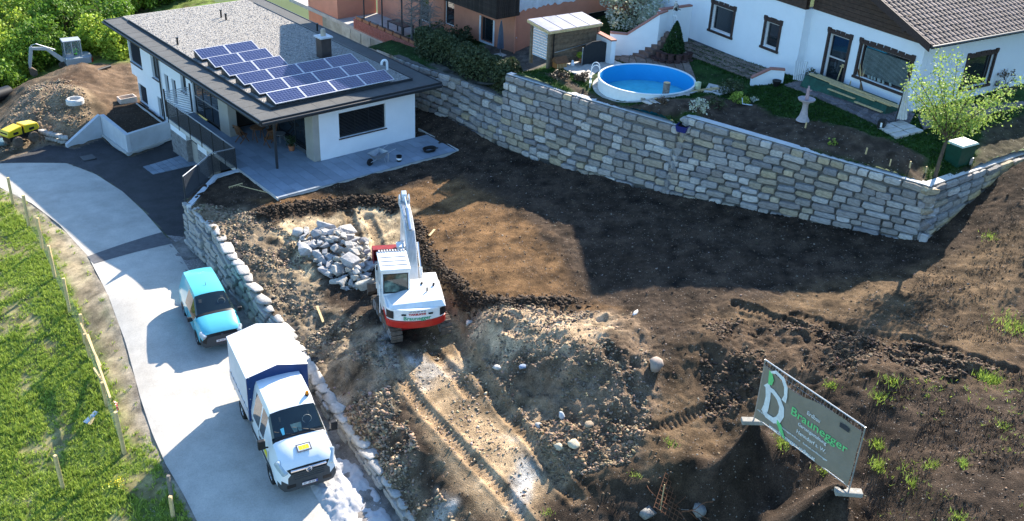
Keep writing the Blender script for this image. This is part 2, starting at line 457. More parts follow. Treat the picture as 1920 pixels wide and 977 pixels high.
CLOD = [[(490, 408, -.4), (560, 392, -.35), (640, 380, -.3), (715, 375, -.25), (745, 392, -.3)], [(775, 425, -.4), (790, 480, -.4), (820, 520, -.35), (870, 560, -.3), (960, 575, -.1), (1080, 570, .1)]]
CLODW = [[tuple(P(*p)[:2]) for p in t] for t in CLOD]


def hsoil(x, y):
    z = HIGH(x, y)
    z = z+bumps(x, y, [(1150, 660, .4, 1.5, .32, 2), (1110, 700, 0, .9, .15, 2), (930, 620, -.4, .7, .3, 2), (1080, 600, .2, .6, .18, 2), (1040, 590, .1, .5, -.15, 2),
        (700, 700, -1.9, 1.1, .35, 2), (640, 610, -1.7, .9, .2, 2), (545, 470, -.9, .6, .15, 2), (1330, 640, .8, 1.0, .2, 2), (1560, 730, 2.1, 1.5, .15, 2), (1720, 760, 2.4, 1.6, .2, 2)])
    rough = .55+1.0*spoly(x, y, GRAV, .4)+1.3*spoly(x, y, HEAP, .5)+1.4*spoly(x, y, EAST, 1)-.42*spoly(x, y, SUNFIELD, .4)-.7*spoly(x, y, TAN3, .3)
    pad = 1-spoly(x, y, EXPAD, .25)*.8
    z = z+rough*(.16*fbm(x, y, 1.1, 3, 3)+.10*fbm(x, y, .38, 3, 9))*pad
    z = z+.045*fbm(x, y, .17, 2, 31)*(.5+rough)
    for i, t in enumerate(CLODW):
        d, s = dline(x, y, t); m = np.exp(-(d/.38)**2)
        z = z+m*(.13+.22*np.abs(fbm(x, y, .22, 2, 5))+.14*fbm(x, y, .5, 2, 6))
    for i, t in enumerate(TRKW):
        d, s = dline(x, y, t); m = 1/(1+np.exp(np.clip((d-.21)/.03, -30, 30))); e = np.exp(-((d-.3)/.09)**2)
        z = z-m*(.09+.10*(np.abs(((s/.19) % 1)-.5)*2-.5))+e*.05
    return z


def wp(l): return [tuple(P(*p)[:2]) for p in l]


GRAV = wp([(350, 378, -.2), (440, 395, -.4), (500, 420, -.6), (540, 440, -.7), (590, 520, -1.2), (600, 570, -1.4), (690, 600, -1.4), (735, 660, -1.4), (760, 740, -1.7), (720, 800, -1.9), (780, 900, -2), (850, 977, -2.1), (780, 1000, -2.8), (640, 790, -2.45), (525, 609, -1.85)])
HEAP = wp([(870, 590, -.8), (960, 575, 0), (1180, 590, .4), (1250, 660, .4), (1220, 780, 0), (1180, 860, -.4), (1060, 880, -.9), (1000, 830, -1.1), (880, 660, -1.1)])
EAST = wp([(1300, 590, .8), (1560, 600, 1.6), (1900, 700, 2.7), (1700, 720, 2.4), (1450, 720, 1.4), (1330, 760, .6)])
EXPAD = wp([(690, 560, -1.2), (800, 540, -1), (850, 620, -1.1), (850, 660, -1.2), (730, 670, -1.3)])
TAN = wp([(520, 430, -.6), (580, 408, -.5), (700, 398, -.5), (765, 400, -.4), (770, 470, -.5), (700, 500, -.9), (590, 470, -.9), (570, 520, -1.1), (545, 465, -.8)])
TAN2 = wp([(870, 590, -.8), (960, 582, -.1), (1140, 590, .4), (1180, 640, .4), (1050, 660, .3), (940, 650, -.2), (880, 640, -.8)])
TAN3 = wp([(780, 520, -.8), (850, 570, -1), (880, 660, -1.2), (1000, 800, -1.4), (1040, 900, -1.5), (1030, 990, -1.8), (880, 980, -2), (790, 800, -1.7), (740, 700, -1.5), (800, 640, -1.2)])
SUNFIELD = wp([(470, 378, -.2), (620, 362, -.1), (860, 330, .2), (1000, 420, .4), (1100, 560, .2), (1180, 580, .5), (950, 580, 0), (850, 560, -.4), (770, 440, -.4), (740, 385, -.3), (500, 400, -.4)])
CHALK = [wp(p) for p in ([(945, 835, -1.4), (985, 835, -1.4), (990, 880, -1.5), (1020, 905, -1.5), (1000, 960, -1.7), (965, 950, -1.7), (955, 890, -1.5)], [(770, 675, -1.4), (830, 670, -1.3), (850, 710, -1.3), (800, 725, -1.45)],
    [(600, 735, -2.2), (660, 770, -2.2), (650, 800, -2.4), (600, 770, -2.4)], [(700, 640, -1.6), (730, 640, -1.5), (745, 700, -1.6), (700, 690, -1.8)], [(820, 900, -1.8), (850, 940, -1.8), (845, 977, -1.9), (820, 960, -1.9)])]
DRY = wp([(1300, 590, .8), (1920, 440, 3), (1920, 720, 2.7), (1450, 740, 1.4), (1300, 860, .3), (1150, 880, -.4), (1040, 900, -1.2), (1180, 800, -.2), (1270, 680, .5)])


def csoil(x, y):
    jx = x+.35*fbm(x, y, .9, 3, 40)*2; jy = y+.35*fbm(x, y, .9, 3, 50)*2
    c = np.tile(np.array([.050, .034, .023]), (len(x), 1))  # base tone also paints shade into soil that is brown in sun

    def mixc(c, m, col): return c*(1-m[:, None])+np.array(col)[None]*m[:, None]
    n = fbm(x, y, 1.6, 4, 70)
    c = mixc(c, spoly(jx, jy, SUNFIELD, .35), (.135, .076, .034))  # sunlit brown painted in, ending at the shade line
    c = mixc(c, spoly(jx, jy, DRY, .6)*.9, (.120, .078, .042))
    c = mixc(c, spoly(jx, jy, EAST, .5)*.6, (.06, .04, .028))
    c = mixc(c, spoly(jx, jy, HEAP, .3), (.20, .138, .088))
    c = mixc(c, spoly(jx, jy, GRAV, .3), (.22, .168, .11))
    c = mixc(c, spoly(jx, jy, TAN3, .35)*.9, (.37, .26, .150))
    c = mixc(c, spoly(jx, jy, TAN2, .25), (.46, .33, .205))
    c = mixc(c, spoly(jx, jy, TAN, .25), (.56, .43, .26))
    for p in CHALK: c = mixc(c, spoly(jx, jy, p, .2)*np.clip(.45+1.6*n, 0, .85), (.50, .47, .42))
    for t in CLODW:
        d, s = dline(x, y, t); c = mixc(c, np.exp(-(d/.4)**4)*.92, (.034, .022, .014))
    for i, t in enumerate(TRKW):
        d, s = dline(x, y, t); c = mixc(c, np.exp(-(d/.3)**4)*.55, (.30, .20, .115) if i < 5 else (.10, .065, .038))
    # damp, darker patches of their own
    m = np.clip(fbm(x, y, 2.3, 4, 90)*2.2-.1, 0, 1)
    c = mixc(c, m*.45, (.04, .027, .018))
    c = c*(1+1.1*fbm(x, y, .5, 3, 95)[:, None])
    return np.clip(c, .008, 1)


soil_poly = wall_l+[(12, -52), (45, -52), (45, -25.6)]+RWE[::-1]+RW[::-1]+[(11.7, 9.5), (.5, 9.5), (-.42, 2.2), (-1.63, 2.15)]
M_soil = mat('soil', None, .95, var=.3, scale=5, fine=(30, .62), bump=3.0, bscale=20, attr=True, detail=8, spec=.15, speck=((.20, .17, .14), 21, .965))
grid_mesh('soil', -9, 45, -46, 9.5, .062, hsoil, lambda X, Y: inpoly(X, Y, soil_poly), csoil, M_soil, label='dark bare soil of the building plot between the stone walls')

# ---- the lower side: meadow, verge, yard behind the house
road_L = [(-40, 300, -2.8), (0, 352, -2.7), (60, 382, -2.57), (110, 420, -2.47), (165, 480, -2.33), (205, 560, -2.15), (235, 640, -2.4), (262, 740, -2.7), (285, 810, -2.9), (310, 870, -3.05), (345, 930, -3.2), (375, 990, -3.35), (420, 1080, -3.6)]
road_R = [(-40, 306, -2.9), (0, 306, -2.85), (125, 306, -2.8), (180, 328, -2.75), (230, 360, -2.66), (270, 398, -2.52), (305, 437, -2.38), (335, 475, -2.35), (360, 520, -2.42), (430, 640, -2.5), (520, 740, -2.8), (590, 900, -3.08), (625, 977, -3.25), (680, 1080, -3.5)]
RL = [P(*p) for p in road_L]; RRt = [P(*p) for p in road_R]
drive_poly = [P(*p) for p in [(0, 306, -2.85), (125, 306, -2.8), (180, 328, -2.75), (230, 360, -2.66), (270, 398, -2.52), (305, 437, -2.38), (330, 455, -2.38), (349, 446, -2.45), (349, 372, -2.6), (420, 345, -2.6), (450, 310, -2.6), (420, 290, -2.7), (345, 268, -2.8), (319, 262, -2.85), (243, 294, -2.9), (193, 256, -2.9), (140, 278, -2.9), (90, 268, -2.9), (40, 285, -2.9), (0, 300, -2.85)]]
RP = [tuple(p[:2]) for p in RL]+[tuple(p[:2]) for p in RRt[::-1]]
DP = [tuple(p[:2]) for p in drive_poly]
MOUNDS = [(75, 205, -2.2, 2.2, .8, 2), (120, 170, -1.9, 2.0, .55, 2), (140, 142, -1.9, 1.6, .6, 2.4), (168, 150, -1.9, 1.5, .4, 2), (30, 240, -2.6, 1.8, .5, 2), (150, 205, -2.2, 1.3, .75, 2), (60, 180, -2.6, 1.8, .7, 2)]
PILEG = wp([(0, 250, -2.6), (50, 160, -1.6), (130, 150, -1.2), (150, 175, -1.5), (180, 215, -1.9), (130, 262, -2.6), (60, 265, -2.7), (0, 275, -2.6)])
YARD = wp([(140, 120, -2), (255, 118, -2), (300, 240, -2.3), (195, 215, -2.2), (150, 180, -1.6), (120, 150, -1.2)])
MOUNDC = wp([(98, 150, -1.2), (110, 135, -1), (150, 130, -1), (183, 140, -1.6), (160, 165, -1.6), (120, 160, -1.2)])
BANK = wp([(0, 352, -2.3), (60, 382, -2.3), (165, 480, -2.25), (235, 640, -2.5), (285, 800, -2.9), (240, 800, -2.95), (205, 700, -2.8), (170, 640, -2.8), (120, 520, -2.5), (70, 420, -2.4), (20, 372, -2.4)])
hard = [RP, DP]


def hlow(x, y):
    z = LOW(x, y); m = np.maximum(spoly(x, y, RP, .12), spoly(x, y, DP, .12))
    b = bumps(x, y, MOUNDS)
    off = (1-m)
    z = z+off*(b+.10*fbm(x, y, 2.2, 3, 13)+.05*fbm(x, y, .5, 3, 14)+.25*(y > 13)*fbm(x, y, .7, 3, 77)*.6+spoly(x, y, PILEG, .5)*(.25*fbm(x, y, 1, 3, 15)+.1*fbm(x, y, .3, 3, 16)))-m*.03
    return z


def clow(x, y):
    jx = x+.5*fbm(x, y, .9, 3, 41); jy = y+.5*fbm(x, y, .9, 3, 51)
    def mixc(c, m, col): return c*(1-m[:, None])+np.array(col)[None]*m[:, None]
    c = np.tile(np.array([.12, .16, .035]), (len(x), 1))
    c = mixc(c, np.clip(fbm(x, y, 1.3, 4, 61)*3.5-.3, 0, 1)*.7, (.30, .235, .12))
    c = mixc(c, spoly(jx, jy, BANK, .35)*.9, (.30, .235, .155))
    c = mixc(c, np.exp(-(dline(x, y, [tuple(p[:2]) for p in RL])[0]/.35)**2)*.8, (.30, .26, .21))
    c = mixc(c, 1/(1+np.exp(-np.clip((jy-12.5)*2, -20, 20)))*1/(1+np.exp(-np.clip((27-jy-.35*jx)*2, -20, 20)))*(jx > -13), (.12, .085, .052))
    c = mixc(c, spoly(jx, jy, YARD, .4), (.11, .072, .045))
    c = mixc(c, spoly(jx, jy, PILEG, .35), (.21, .155, .10))
    c = mixc(c, spoly(jx, jy, MOUNDC, .3), (.08, .05, .03))
    rx = np.interp(y, [p[1] for p in RRt[::-1]], [p[0] for p in RRt[::-1]]); c = mixc(c, ((x > rx-.3) & (y < 1.5))*1.0, (.22, .20, .18))
    c = mixc(c, np.maximum(spoly(x, y, RP, .2), spoly(x, y, DP, .2)), (.13, .12, .11))
    return np.clip(c*(1+.8*fbm(x, y, .4, 3, 96)[:, None]), .01, 1)


low_poly = [(-42, -52)]+[(-7, -52), (wall_l[-1][0]+1.0, wall_l[-1][1])]+[(a+.05, b) for a, b in wall_l[::-1]]+[(-3.86, .5), (-1.6, 2.3), (1.2, 6), (1.2, 13.2), (1.2, 19.3), (14, 19.4), (14, 75), (-42, 75)]
M_low = mat('meadow_ground', None, .95, var=.3, scale=6, fine=(30, .3), bump=1.6, bscale=18, attr=True, detail=8, spec=.15, speck=((.25, .22, .18), 18, .97))
grid_mesh('meadow', -36, 14, -40, 45, .12, hlow, lambda X, Y: inpoly(X, Y, low_poly), clow, M_low, label='sloping meadow, verge and earth yard left of the road')
# wide ground to the horizon
gb = B(); gb.quad((-600, -600, -9.5), (600, -600, -9.5), (600, 600, -9.5), (-600, 600, -9.5))
gb.build('ground', mat('far_ground', (.06, .085, .03), .95, var=.3, scale=.05), kind='structure', label='green valley floor far beyond the houses')


def hL(x, y): return float(LOW(np.array([x]), np.array([y]))[0])
def hH(x, y): return float(hsoil(np.array([x]), np.array([y]))[0])
def gph(u, v, z=0):
    for _ in range(6): p = P(u, v, z); z = z*.4+.6*hH(p[0], p[1])
    return p
def hLo(x, y): return float(hlow(np.array([x]), np.array([y]))[0])


def strip(name, L, R, n, m, off, hf, material, kind='structure', label=None, parent=None):
    def rs(pts, n):
        pts = np.array([p[:2] for p in pts]); d = np.concatenate([[0], np.cumsum(np.hypot(*np.diff(pts, axis=0).T))]); t = np.linspace(0, d[-1], n)
        return np.stack([np.interp(t, d, pts[:, 0]), np.interp(t, d, pts[:, 1])], 1)
    a, b = rs(L, n), rs(R, n); g = np.linspace(0, 1, m)[None, :, None]
    XY = a[:, None]*(1-g)+b[:, None]*g; Z = hf(XY[..., 0], XY[..., 1])+off
    V = np.dstack([XY, Z]).reshape(-1, 3); i = np.arange(n*m).reshape(n, m)
    F = np.stack([i[:-1, :-1], i[:-1, 1:], i[1:, 1:], i[1:, :-1]], -1).reshape(-1, 4)
    o = link(name, np_mesh(name, V, F, material, True), parent); return tag(o, label, None, None, kind)


M_road = mat('old_asphalt', (.47, .44, .385), .85, col2=(.42, .39, .34), var=.13, scale=1.3, fine=(18, .12), bump=.5, bscale=60, detail=9, speck=((.36, .34, .32), 38, .86))
M_drive = mat('fresh_asphalt', (.040, .040, .043), .75, var=.35, scale=1.2, bump=.5, bscale=70, detail=9, speck=((.12, .12, .12), 45, .93))
strip('road', RL, RRt, 120, 24, .012, LOW, M_road, label='pale gravelly asphalt lane curving past the plot')
# driveway: draped polygon
grid_mesh('driveway', -14, 2, -2, 20, .15, lambda x, y: LOW(x, y)-.012, lambda X, Y: spoly(X, Y, DP, .03) > .5-0*X, None, M_drive, label='fresh black asphalt drive in front of the house')
strip('asphalt_patch', [P(163, 478, -2.25), P(303, 435, -2.35)], [P(176, 494, -2.25), P(325, 457, -2.36)], 30, 6, .022, LOW, mat('patch_asphalt', (.10, .10, .105), .8, var=.2, scale=3, bump=.4, bscale=60), label='darker asphalt strip patched across the lane')
strip('road_shoulder', [P(305, 440, -2.36), P(352, 520, -2.42), P(430, 640, -2.5), P(590, 880, -3.05), P(640, 1000, -3.3)], [P(349, 446, -2.45), P(410, 510, -2.45), P(500, 606, -2.5), P(668, 850, -2.95), P(760, 1000, -3.2)], 80, 10, .006, lambda x, y: LOW(x, y)+.03*fbm(x, y, .3, 3, 7), mat('gravel', (.22, .2, .19), .95, var=.4, scale=14, bump=1.5, bscale=30, speck=((.45, .42, .4), 22, .75)), label='loose grey gravel strip along the foot of the wall')
# manhole cover on the drive
b = B(); c = P(165, 296, -2.86); b.box(c[0]-.35, c[0]+.35, c[1]-.35, c[1]+.35, c[2]-.02, c[2]+.03)
tag(b.build('manhole_cover', mat('castiron', (.07, .07, .07), .6, bump=.5, bscale=60)), 'square dark drain cover set in the black drive', 'drain cover')

# white powdery lime heap by the truck
def hlime(x, y):
    c = P(650, 925, -3.1); t = ((x-c[0])*.35+(y-c[1])*.94)
    a = P(610, 905, -3.1); 
    d, s = dline(x, y, [tuple(P(625, 890, -3.05)[:2]), tuple(P(660, 940, -3.15)[:2]), tuple(P(690, 1000, -3.3)[:2])])
    m = np.clip(1-(d/.95)**2, 0, 1)
    return LOW(x, y)-.06+m**.5*(.20+.20*fbm(x, y, .55, 4, 201)+.10*fbm(x, y, .16, 3, 202))+.02*fbm(x, y, .1, 2, 5)
cc = P(655, 930, -3.1)
grid_mesh('lime_heap', cc[0]-3, cc[0]+3, cc[1]-4, cc[1]+3, .05, hlime, None, None, mat('lime', (.43, .42, .42), .95, var=.12, scale=8, bump=1, bscale=25), label='lumpy white lime and gravel heap at the foot of the wall in front of the truck', kind='stuff')
# ================================================================ FOLIAGE
def leaf_mat(name, col, col2, var=.35, trans=.25):
    m = bpy.data.materials.new(name); m.use_nodes = True; t = m.node_tree; N = t.nodes; L = t.links
    out = N['Material Output']; bs = N['Principled BSDF']; bs.inputs['Roughness'].default_value = .55; bs.inputs['Specular IOR Level'].default_value = .2
    a = N.new('ShaderNodeAttribute'); a.attribute_name = 'Col'; mx = N.new('ShaderNodeMix'); mx.data_type = 'RGBA'
    L.new(a.outputs['Fac'], mx.inputs['Factor']); mx.inputs['A'].default_value = (*col, 1); mx.inputs['B'].default_value = (*col2, 1)
    L.new(mx.outputs['Result'], bs.inputs['Base Color'])
    tr = N.new('ShaderNodeBsdfTranslucent'); L.new(mx.outputs['Result'], tr.inputs['Color']); ms = N.new('ShaderNodeMixShader'); ms.inputs[0].default_value = trans
    L.new(bs.outputs[0], ms.inputs[1]); L.new(tr.outputs[0], ms.inputs[2]); L.new(ms.outputs[0], out.inputs['Surface']); return m


def leaf_mesh(name, C_, size, material, var=.4, up=.3, aspect=.55, seed=0, shape='quad'):
    """one leaf quad per centre, random attitude, per-leaf tone"""
    r = np.random.default_rng(seed); n = len(C_)
    nrm = r.normal(size=(n, 3)); nrm[:, 2] += up*2; nrm /= np.linalg.norm(nrm, axis=1)[:, None]
    t = r.normal(size=(n, 3)); t -= (t*nrm).sum(1)[:, None]*nrm; t /= np.linalg.norm(t, axis=1)[:, None]; b = np.cross(nrm, t)
    s = (size*r.uniform(1-var, 1+var, n))[:, None]
    V = np.stack([C_-t*s, C_-b*s*aspect, C_+t*s, C_+b*s*aspect], 1).reshape(-1, 3); F = np.arange(4*n).reshape(n, 4)
    c = np.repeat(r.uniform(0, 1, n), 4)
    return np_mesh(name, V, F, material, False, np.stack([c, c, c], 1))


def clumps(n, nc, rad, cr, r, flat=1.0, hollow=.45):
    """leaf centres in clumps through an ellipsoid"""
    d = r.normal(size=(nc, 3)); d /= np.linalg.norm(d, axis=1)[:, None]; q = d*(hollow+(1-hollow)*r.uniform(0, 1, (nc, 1))**.5)*np.array(rad)
    k = r.integers(0, nc, n); off = r.normal(size=(n, 3)); off /= np.linalg.norm(off, axis=1)[:, None]; off *= (r.uniform(0, 1, (n, 1))**.4)*cr*r.uniform(.6, 1.3, (nc, 1))[k]
    return q[k]+off*np.array([1, 1, flat])


def limbs(name, H, rad, nb, m, r, th=.12, zc=.35):
    b = B(); b.tube([(0, 0, -.3), (.03*H*.2, 0, H*.3), (0, .05, H*.65)], [th, th*.8, th*.45], 7)
    for k in range(nb):
        a = r.uniform(0, 6.28); z0 = H*r.uniform(.2, .6); e = (rad*r.uniform(.5, .95)*math.cos(a), rad*r.uniform(.5, .95)*math.sin(a), H*r.uniform(.6, .98))
        mid = (e[0]*.45, e[1]*.45, (z0+e[2])/2+.05*H); b.tube([(0, 0, z0), mid, e], [th*.4, th*.25, th*.08], 5)
        for j in range(2):
            a2 = a+r.uniform(-1, 1); b.tube([mid, (mid[0]+.35*rad*math.cos(a2), mid[1]+.35*rad*math.sin(a2), mid[2]+.2*H)], [th*.18, th*.05], 4)
    return b.mesh(name, m)


M_bark = mat('bark', (.10, .075, .055), .95, var=.4, scale=8, bump=1.5, bscale=25)
M_barkg = mat('grey_bark', (.20, .18, .16), .95, var=.4, scale=8, bump=1.2, bscale=25)
LF = {'forest': leaf_mat('forest_leaf', (.05, .11, .012), (.22, .36, .04)), 'bright': leaf_mat('spring_leaf', (.17, .27, .02), (.48, .58, .08), trans=.35),
      'yew': leaf_mat('conifer_needle', (.012, .035, .012), (.035, .075, .02), trans=.05), 'hedge': leaf_mat('hedge_leaf', (.03, .045, .02), (.10, .12, .055), trans=.1),
      'blossom': leaf_mat('blossom', (.32, .36, .20), (.75, .75, .66), trans=.3), 'red': leaf_mat('red_leaf', (.05, .012, .012), (.16, .03, .03)),
      'grass': leaf_mat('grass_blade', (.15, .23, .025), (.50, .60, .12), trans=.35), 'apple': leaf_mat('young_leaf', (.16, .26, .04), (.42, .52, .13), trans=.4), 'brown': leaf_mat('dry_twig', (.06, .04, .025), (.16, .11, .07), trans=0)}


def crown_tree(name, label, x, y, z, H, rad, leaf, n, size, seed, cat='tree', group=None, trunk=True, cz=.55, flat=1.0, nc=60, cr=.5, hollow=.45, th=.12, bark=None, up=.3):
    r = np.random.default_rng(seed); t = thing(name, label, cat, (x, y, z), r.uniform(0, 6.28), group)
    rv = (rad, rad, H*(1-cz)*1.02); c = clumps(n, nc, rv, cr, r, flat, hollow); c[:, 2] += H*cz; c = c[c[:, 2] > .05]
    link('crown', leaf_mesh('crown', c, size, LF[leaf], seed=seed, up=up), t)
    rr = random.Random(seed)
    link('trunk', limbs('trunk', H, rad, 7, bark or M_bark, rr, th), t)
    return t


def grass_stuff(name, pts, h, material, label, seed=0, wd=.016, lean=.5, per=5, cat=None):
    r = np.random.default_rng(seed); n = len(pts)*per; p = np.repeat(pts, per, 0)+np.stack([r.normal(0, .04, n), r.normal(0, .04, n), np.zeros(n)], 1)
    hh = (np.repeat(h, per) if np.ndim(h) else np.full(n, h))*r.uniform(.5, 1.3, n); a = r.uniform(0, 6.28, n); la = r.uniform(0, 6.28, n); ll = lean*hh*r.uniform(.3, 1.2, n)
    d = np.stack([np.cos(a), np.sin(a), np.zeros(n)], 1)*wd*r.uniform(.7, 1.5, n)[:, None]
    tip = p+np.stack([np.cos(la)*ll, np.sin(la)*ll, hh], 1)
    V = np.stack([p-d, p+d, tip], 1).reshape(-1, 3); F = np.arange(3*n).reshape(n, 3); c = np.repeat(r.uniform(0, 1, n)**1.2, 3)
    o = link(name, np_mesh(name, V, F, material, False, np.stack([c, c, c], 1))); return tag(o, label, cat, None, 'stuff')
# ================================================================ materials shared by buildings
M_white = mat('white_render', (.80, .81, .82), .9, var=.03, scale=1.5, bump=.25, bscale=120)
M_conc = mat('fair_concrete', (.48, .47, .44), .85, var=.08, scale=1.2, bump=.3, bscale=50, detail=8)
M_concd = mat('warm_concrete', (.36, .335, .29), .85, var=.08, scale=1.5, bump=.3, bscale=50)
M_anth = mat('anthracite_metal', (.030, .033, .037), .45, var=.1, scale=4, spec=.4)
M_black = mat('black_plastic', (.012, .012, .013), .5, var=.1, spec=.4)
M_glass = mat('dark_glass', (.015, .02, .024), .04, var=.1, scale=2, spec=.8, coat=.6)
M_bitu = mat('roof_sheet', (.085, .085, .082), .8, var=.14, scale=1.6, bump=.4, bscale=50, detail=8)
M_alu = mat('aluminium', (.62, .63, .64), .35, metal=.8, var=.05)
M_steel = mat('galvanised_steel', (.42, .44, .46), .4, metal=.7, var=.1)
M_wood = mat('brown_wood', (.16, .075, .035), .6, var=.3, scale=9, bump=.3)
M_lath = mat('pale_timber', (.60, .44, .22), .7, var=.25, scale=12, bump=.5, bscale=30)
M_rust = mat('rusty_steel', (.16, .07, .035), .85, var=.45, scale=9, bump=.6)
M_leafd = mat('dark_leaf', (.028, .05, .016), .6, var=.3, scale=3, spec=.25)


def wall(b, o, e, n, L, z0, z1, th, holes=()):
    """wall slab along e from o, outer face at o, going inwards (-n) by th, holes (a0,a1,za,zb)"""
    o = Vector(o[:2]+(0,)) if isinstance(o, tuple) else Vector((o[0], o[1], 0)); e = Vector((e[0], e[1], 0)).normalized(); n = Vector((n[0], n[1], 0)).normalized()
    A = sorted({0, L, *[h[0] for h in holes], *[h[1] for h in holes]})
    for a0, a1 in zip(A[:-1], A[1:]):
        if a1-a0 < 1e-4: continue
        hs = sorted([(h[2], h[3]) for h in holes if h[0] <= a0+1e-4 and h[1] >= a1-1e-4]); z = z0; seg = []
        for c, d in hs:
            if c > z: seg.append((z, c))
            z = max(z, d)
        if z < z1: seg.append((z, z1))
        for c, d in seg:
            vs = []
            for zz in (c, d):
                for aa, tt in ((a0, 0), (a1, 0), (a1, th), (a0, th)):
                    p = o+e*aa-n*tt; vs.append((p.x, p.y, zz))
            b.add(vs, [(0, 1, 2, 3), (7, 6, 5, 4), (0, 4, 5, 1), (1, 5, 6, 2), (2, 6, 7, 3), (3, 7, 4, 0)])


def win(parent, o, e, n, a0, a1, z0, z1, rec=.12, fm=None, gm=None, fw=.06, name='window', sill=True, bars=(), blinds=0, sillm=None, label=None, slatm=None):
    """window: frame (the part) > pane, sill, mullions, blind"""
    o = Vector((o[0], o[1], 0)); e = Vector((e[0], e[1], 0)).normalized(); n = Vector((n[0], n[1], 0)).normalized()
    def bx(b, a, c, y0, y1, p, q):
        vs = []
        for zz in (p, q):
            for aa, tt in ((a, y0), (c, y0), (c, y1), (a, y1)):
                w_ = o+e*aa-n*tt; vs.append((w_.x, w_.y, zz))
        b.add(vs, [(0, 1, 2, 3), (7, 6, 5, 4), (0, 4, 5, 1), (1, 5, 6, 2), (2, 6, 7, 3), (3, 7, 4, 0)])
    b = B()
    bx(b, a0+.003, a0+fw, rec, rec+.06, z0+.003, z1-.003); bx(b, a1-fw, a1-.003, rec, rec+.06, z0+.003, z1-.003)
    bx(b, a0+fw, a1-fw, rec, rec+.06, z0+.003, z0+fw); bx(b, a0+fw, a1-fw, rec, rec+.06, z1-fw, z1-.003)
    for t in bars:
        a = a0+(a1-a0)*t; bx(b, a-fw/2, a+fw/2, rec+.003, rec+.057, z0+fw, z1-fw)
    fr = b.build(name, fm or M_anth, parent, label=label, world=True)
    g = B(); bx(g, a0+fw*.8, a1-fw*.8, rec+.03, rec+.045, z0+fw*.8, z1-fw*.8); g.build('pane', gm or M_glass, fr)
    if sill:
        s = B(); bx(s, a0-.04, a1+.04, -.06, rec, z0-.05, z0-.004); s.build('sill', sillm or M_anth, fr)
    if blinds:
        s = B(); k = int((z1-z0-.1)/blinds)
        for i in range(k):
            zz = z1-.08-i*blinds; bx(s, a0+fw, a1-fw, rec-.075, rec-.005, zz-.008, zz+.012*0+.006)
        o_ = s.build('blind', slatm or M_anth, fr, kind='stuff')
    return fr


# ================================================================ FLAT-ROOFED HOUSE
house = thing('modern_house', 'white flat-roofed house with gravel roof, solar panels and dark overhanging eaves', 'house', (5, 10, -3))
# upper storey shell
LW = [(-a, b) for a, b in ()]
W1 = (17.4, 19.25, .47, 2.66); 
b = B()
# left facade x=1.0, along +y from 10.45; openings from the photo
hol = [(14.95-10.45, 15.85-10.45, .42, 2.66), (17.4-10.45, 19.22-10.45, .48, 2.66), (13.58-10.45, 14.0-10.45, -.0, 1.15+.0), (12.58-10.45, 13.05-10.45, -.0, 1.15), (10.98-10.45, 11.7-10.45, .82, 2.66)]
hol[2] = (13.5-10.45, 14.05-10.45, -.25, 1.15); hol[3] = (12.5-10.45, 13.05-10.45, -.25, 1.15)
wall(b, (1.0, 10.45), (0, 1), (-1, 0), 19.3-10.45, -.3, 2.7, .3, hol)
wall(b, (3.3, .64), (1, 0), (0, -1), 8.92-3.3, -.25, 2.7, .3, [(4.40-3.3, 7.12-3.3, .92, 2.24)])
b.box(8.62, 8.92, .941, 19.3, -.3, 2.7)
b.box(1.301, 8.619, 19.0, 19.3, -.3, 2.7)
b.box(1.0, 1.3, 10.2, 10.449, 0, 2.7)      # white corner post beside the glass front
b.build('wall', M_white, house, world=True)
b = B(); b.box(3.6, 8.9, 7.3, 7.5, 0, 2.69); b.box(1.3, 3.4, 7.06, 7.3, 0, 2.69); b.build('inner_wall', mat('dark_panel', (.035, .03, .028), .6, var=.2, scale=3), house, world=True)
# lower storey
b = B()
wall(b, (1.03, 10.2), (0, 1), (-1, 0), 18.6-10.2, -3.2, -.305, .3, [(17.35-10.2, 18.55-10.2, -1.86, -.68), (15.08-10.2, 15.66-10.2, -1.95, -.68)])
b.box(1.34, 8.6, 18.3, 18.6, -3.2, -.305); b.box(8.5, 8.8, 2.6, 18.29, -3.2, -.305)
b.build('lower_wall', M_white, house, world=True)
M_clad = mat('stone_cladding', (.22, .215, .21), .8, var=.35, scale=5, bump=.8, bscale=25)
for (y0, y1) in ((10.25, 12.35), (7.6, 8.75)):
    b = B(); b.box(.35, 1.0, y0, y1, -1.55, -.26); b.build('plinth_wall', M_white, house, world=True)
    b = B()
    zz = -2.9; k = 0
    while zz < -1.58:
        h = .14; yy = y0-.0
        while yy < y1-.02:
            l = min(random.uniform(.35, .7), y1-yy); d = random.uniform(0, .03)
            b.box(.34-d, .6, yy+.006, yy+l-.006, zz+.006, zz+h-.004); yy += l
        for xx in np.arange(.36, .98, .31): b.box(xx, xx+.29, y0-.02-random.uniform(0, .02), y0+.2, zz+.006, zz+h-.004)
        zz += h
    b.build('cladding', M_clad, house, kind='stuff', world=True)
b = B(); b.box(.62, 1.0, 7.6, 12.35, -3.2, -1.56); b.build('base_wall', M_concd, house, world=True)
b = B(); b.box(1.0, 1.02, 8.9, 10.1, -2.8, -.6); b.build('entrance_door', M_anth, house, world=True)
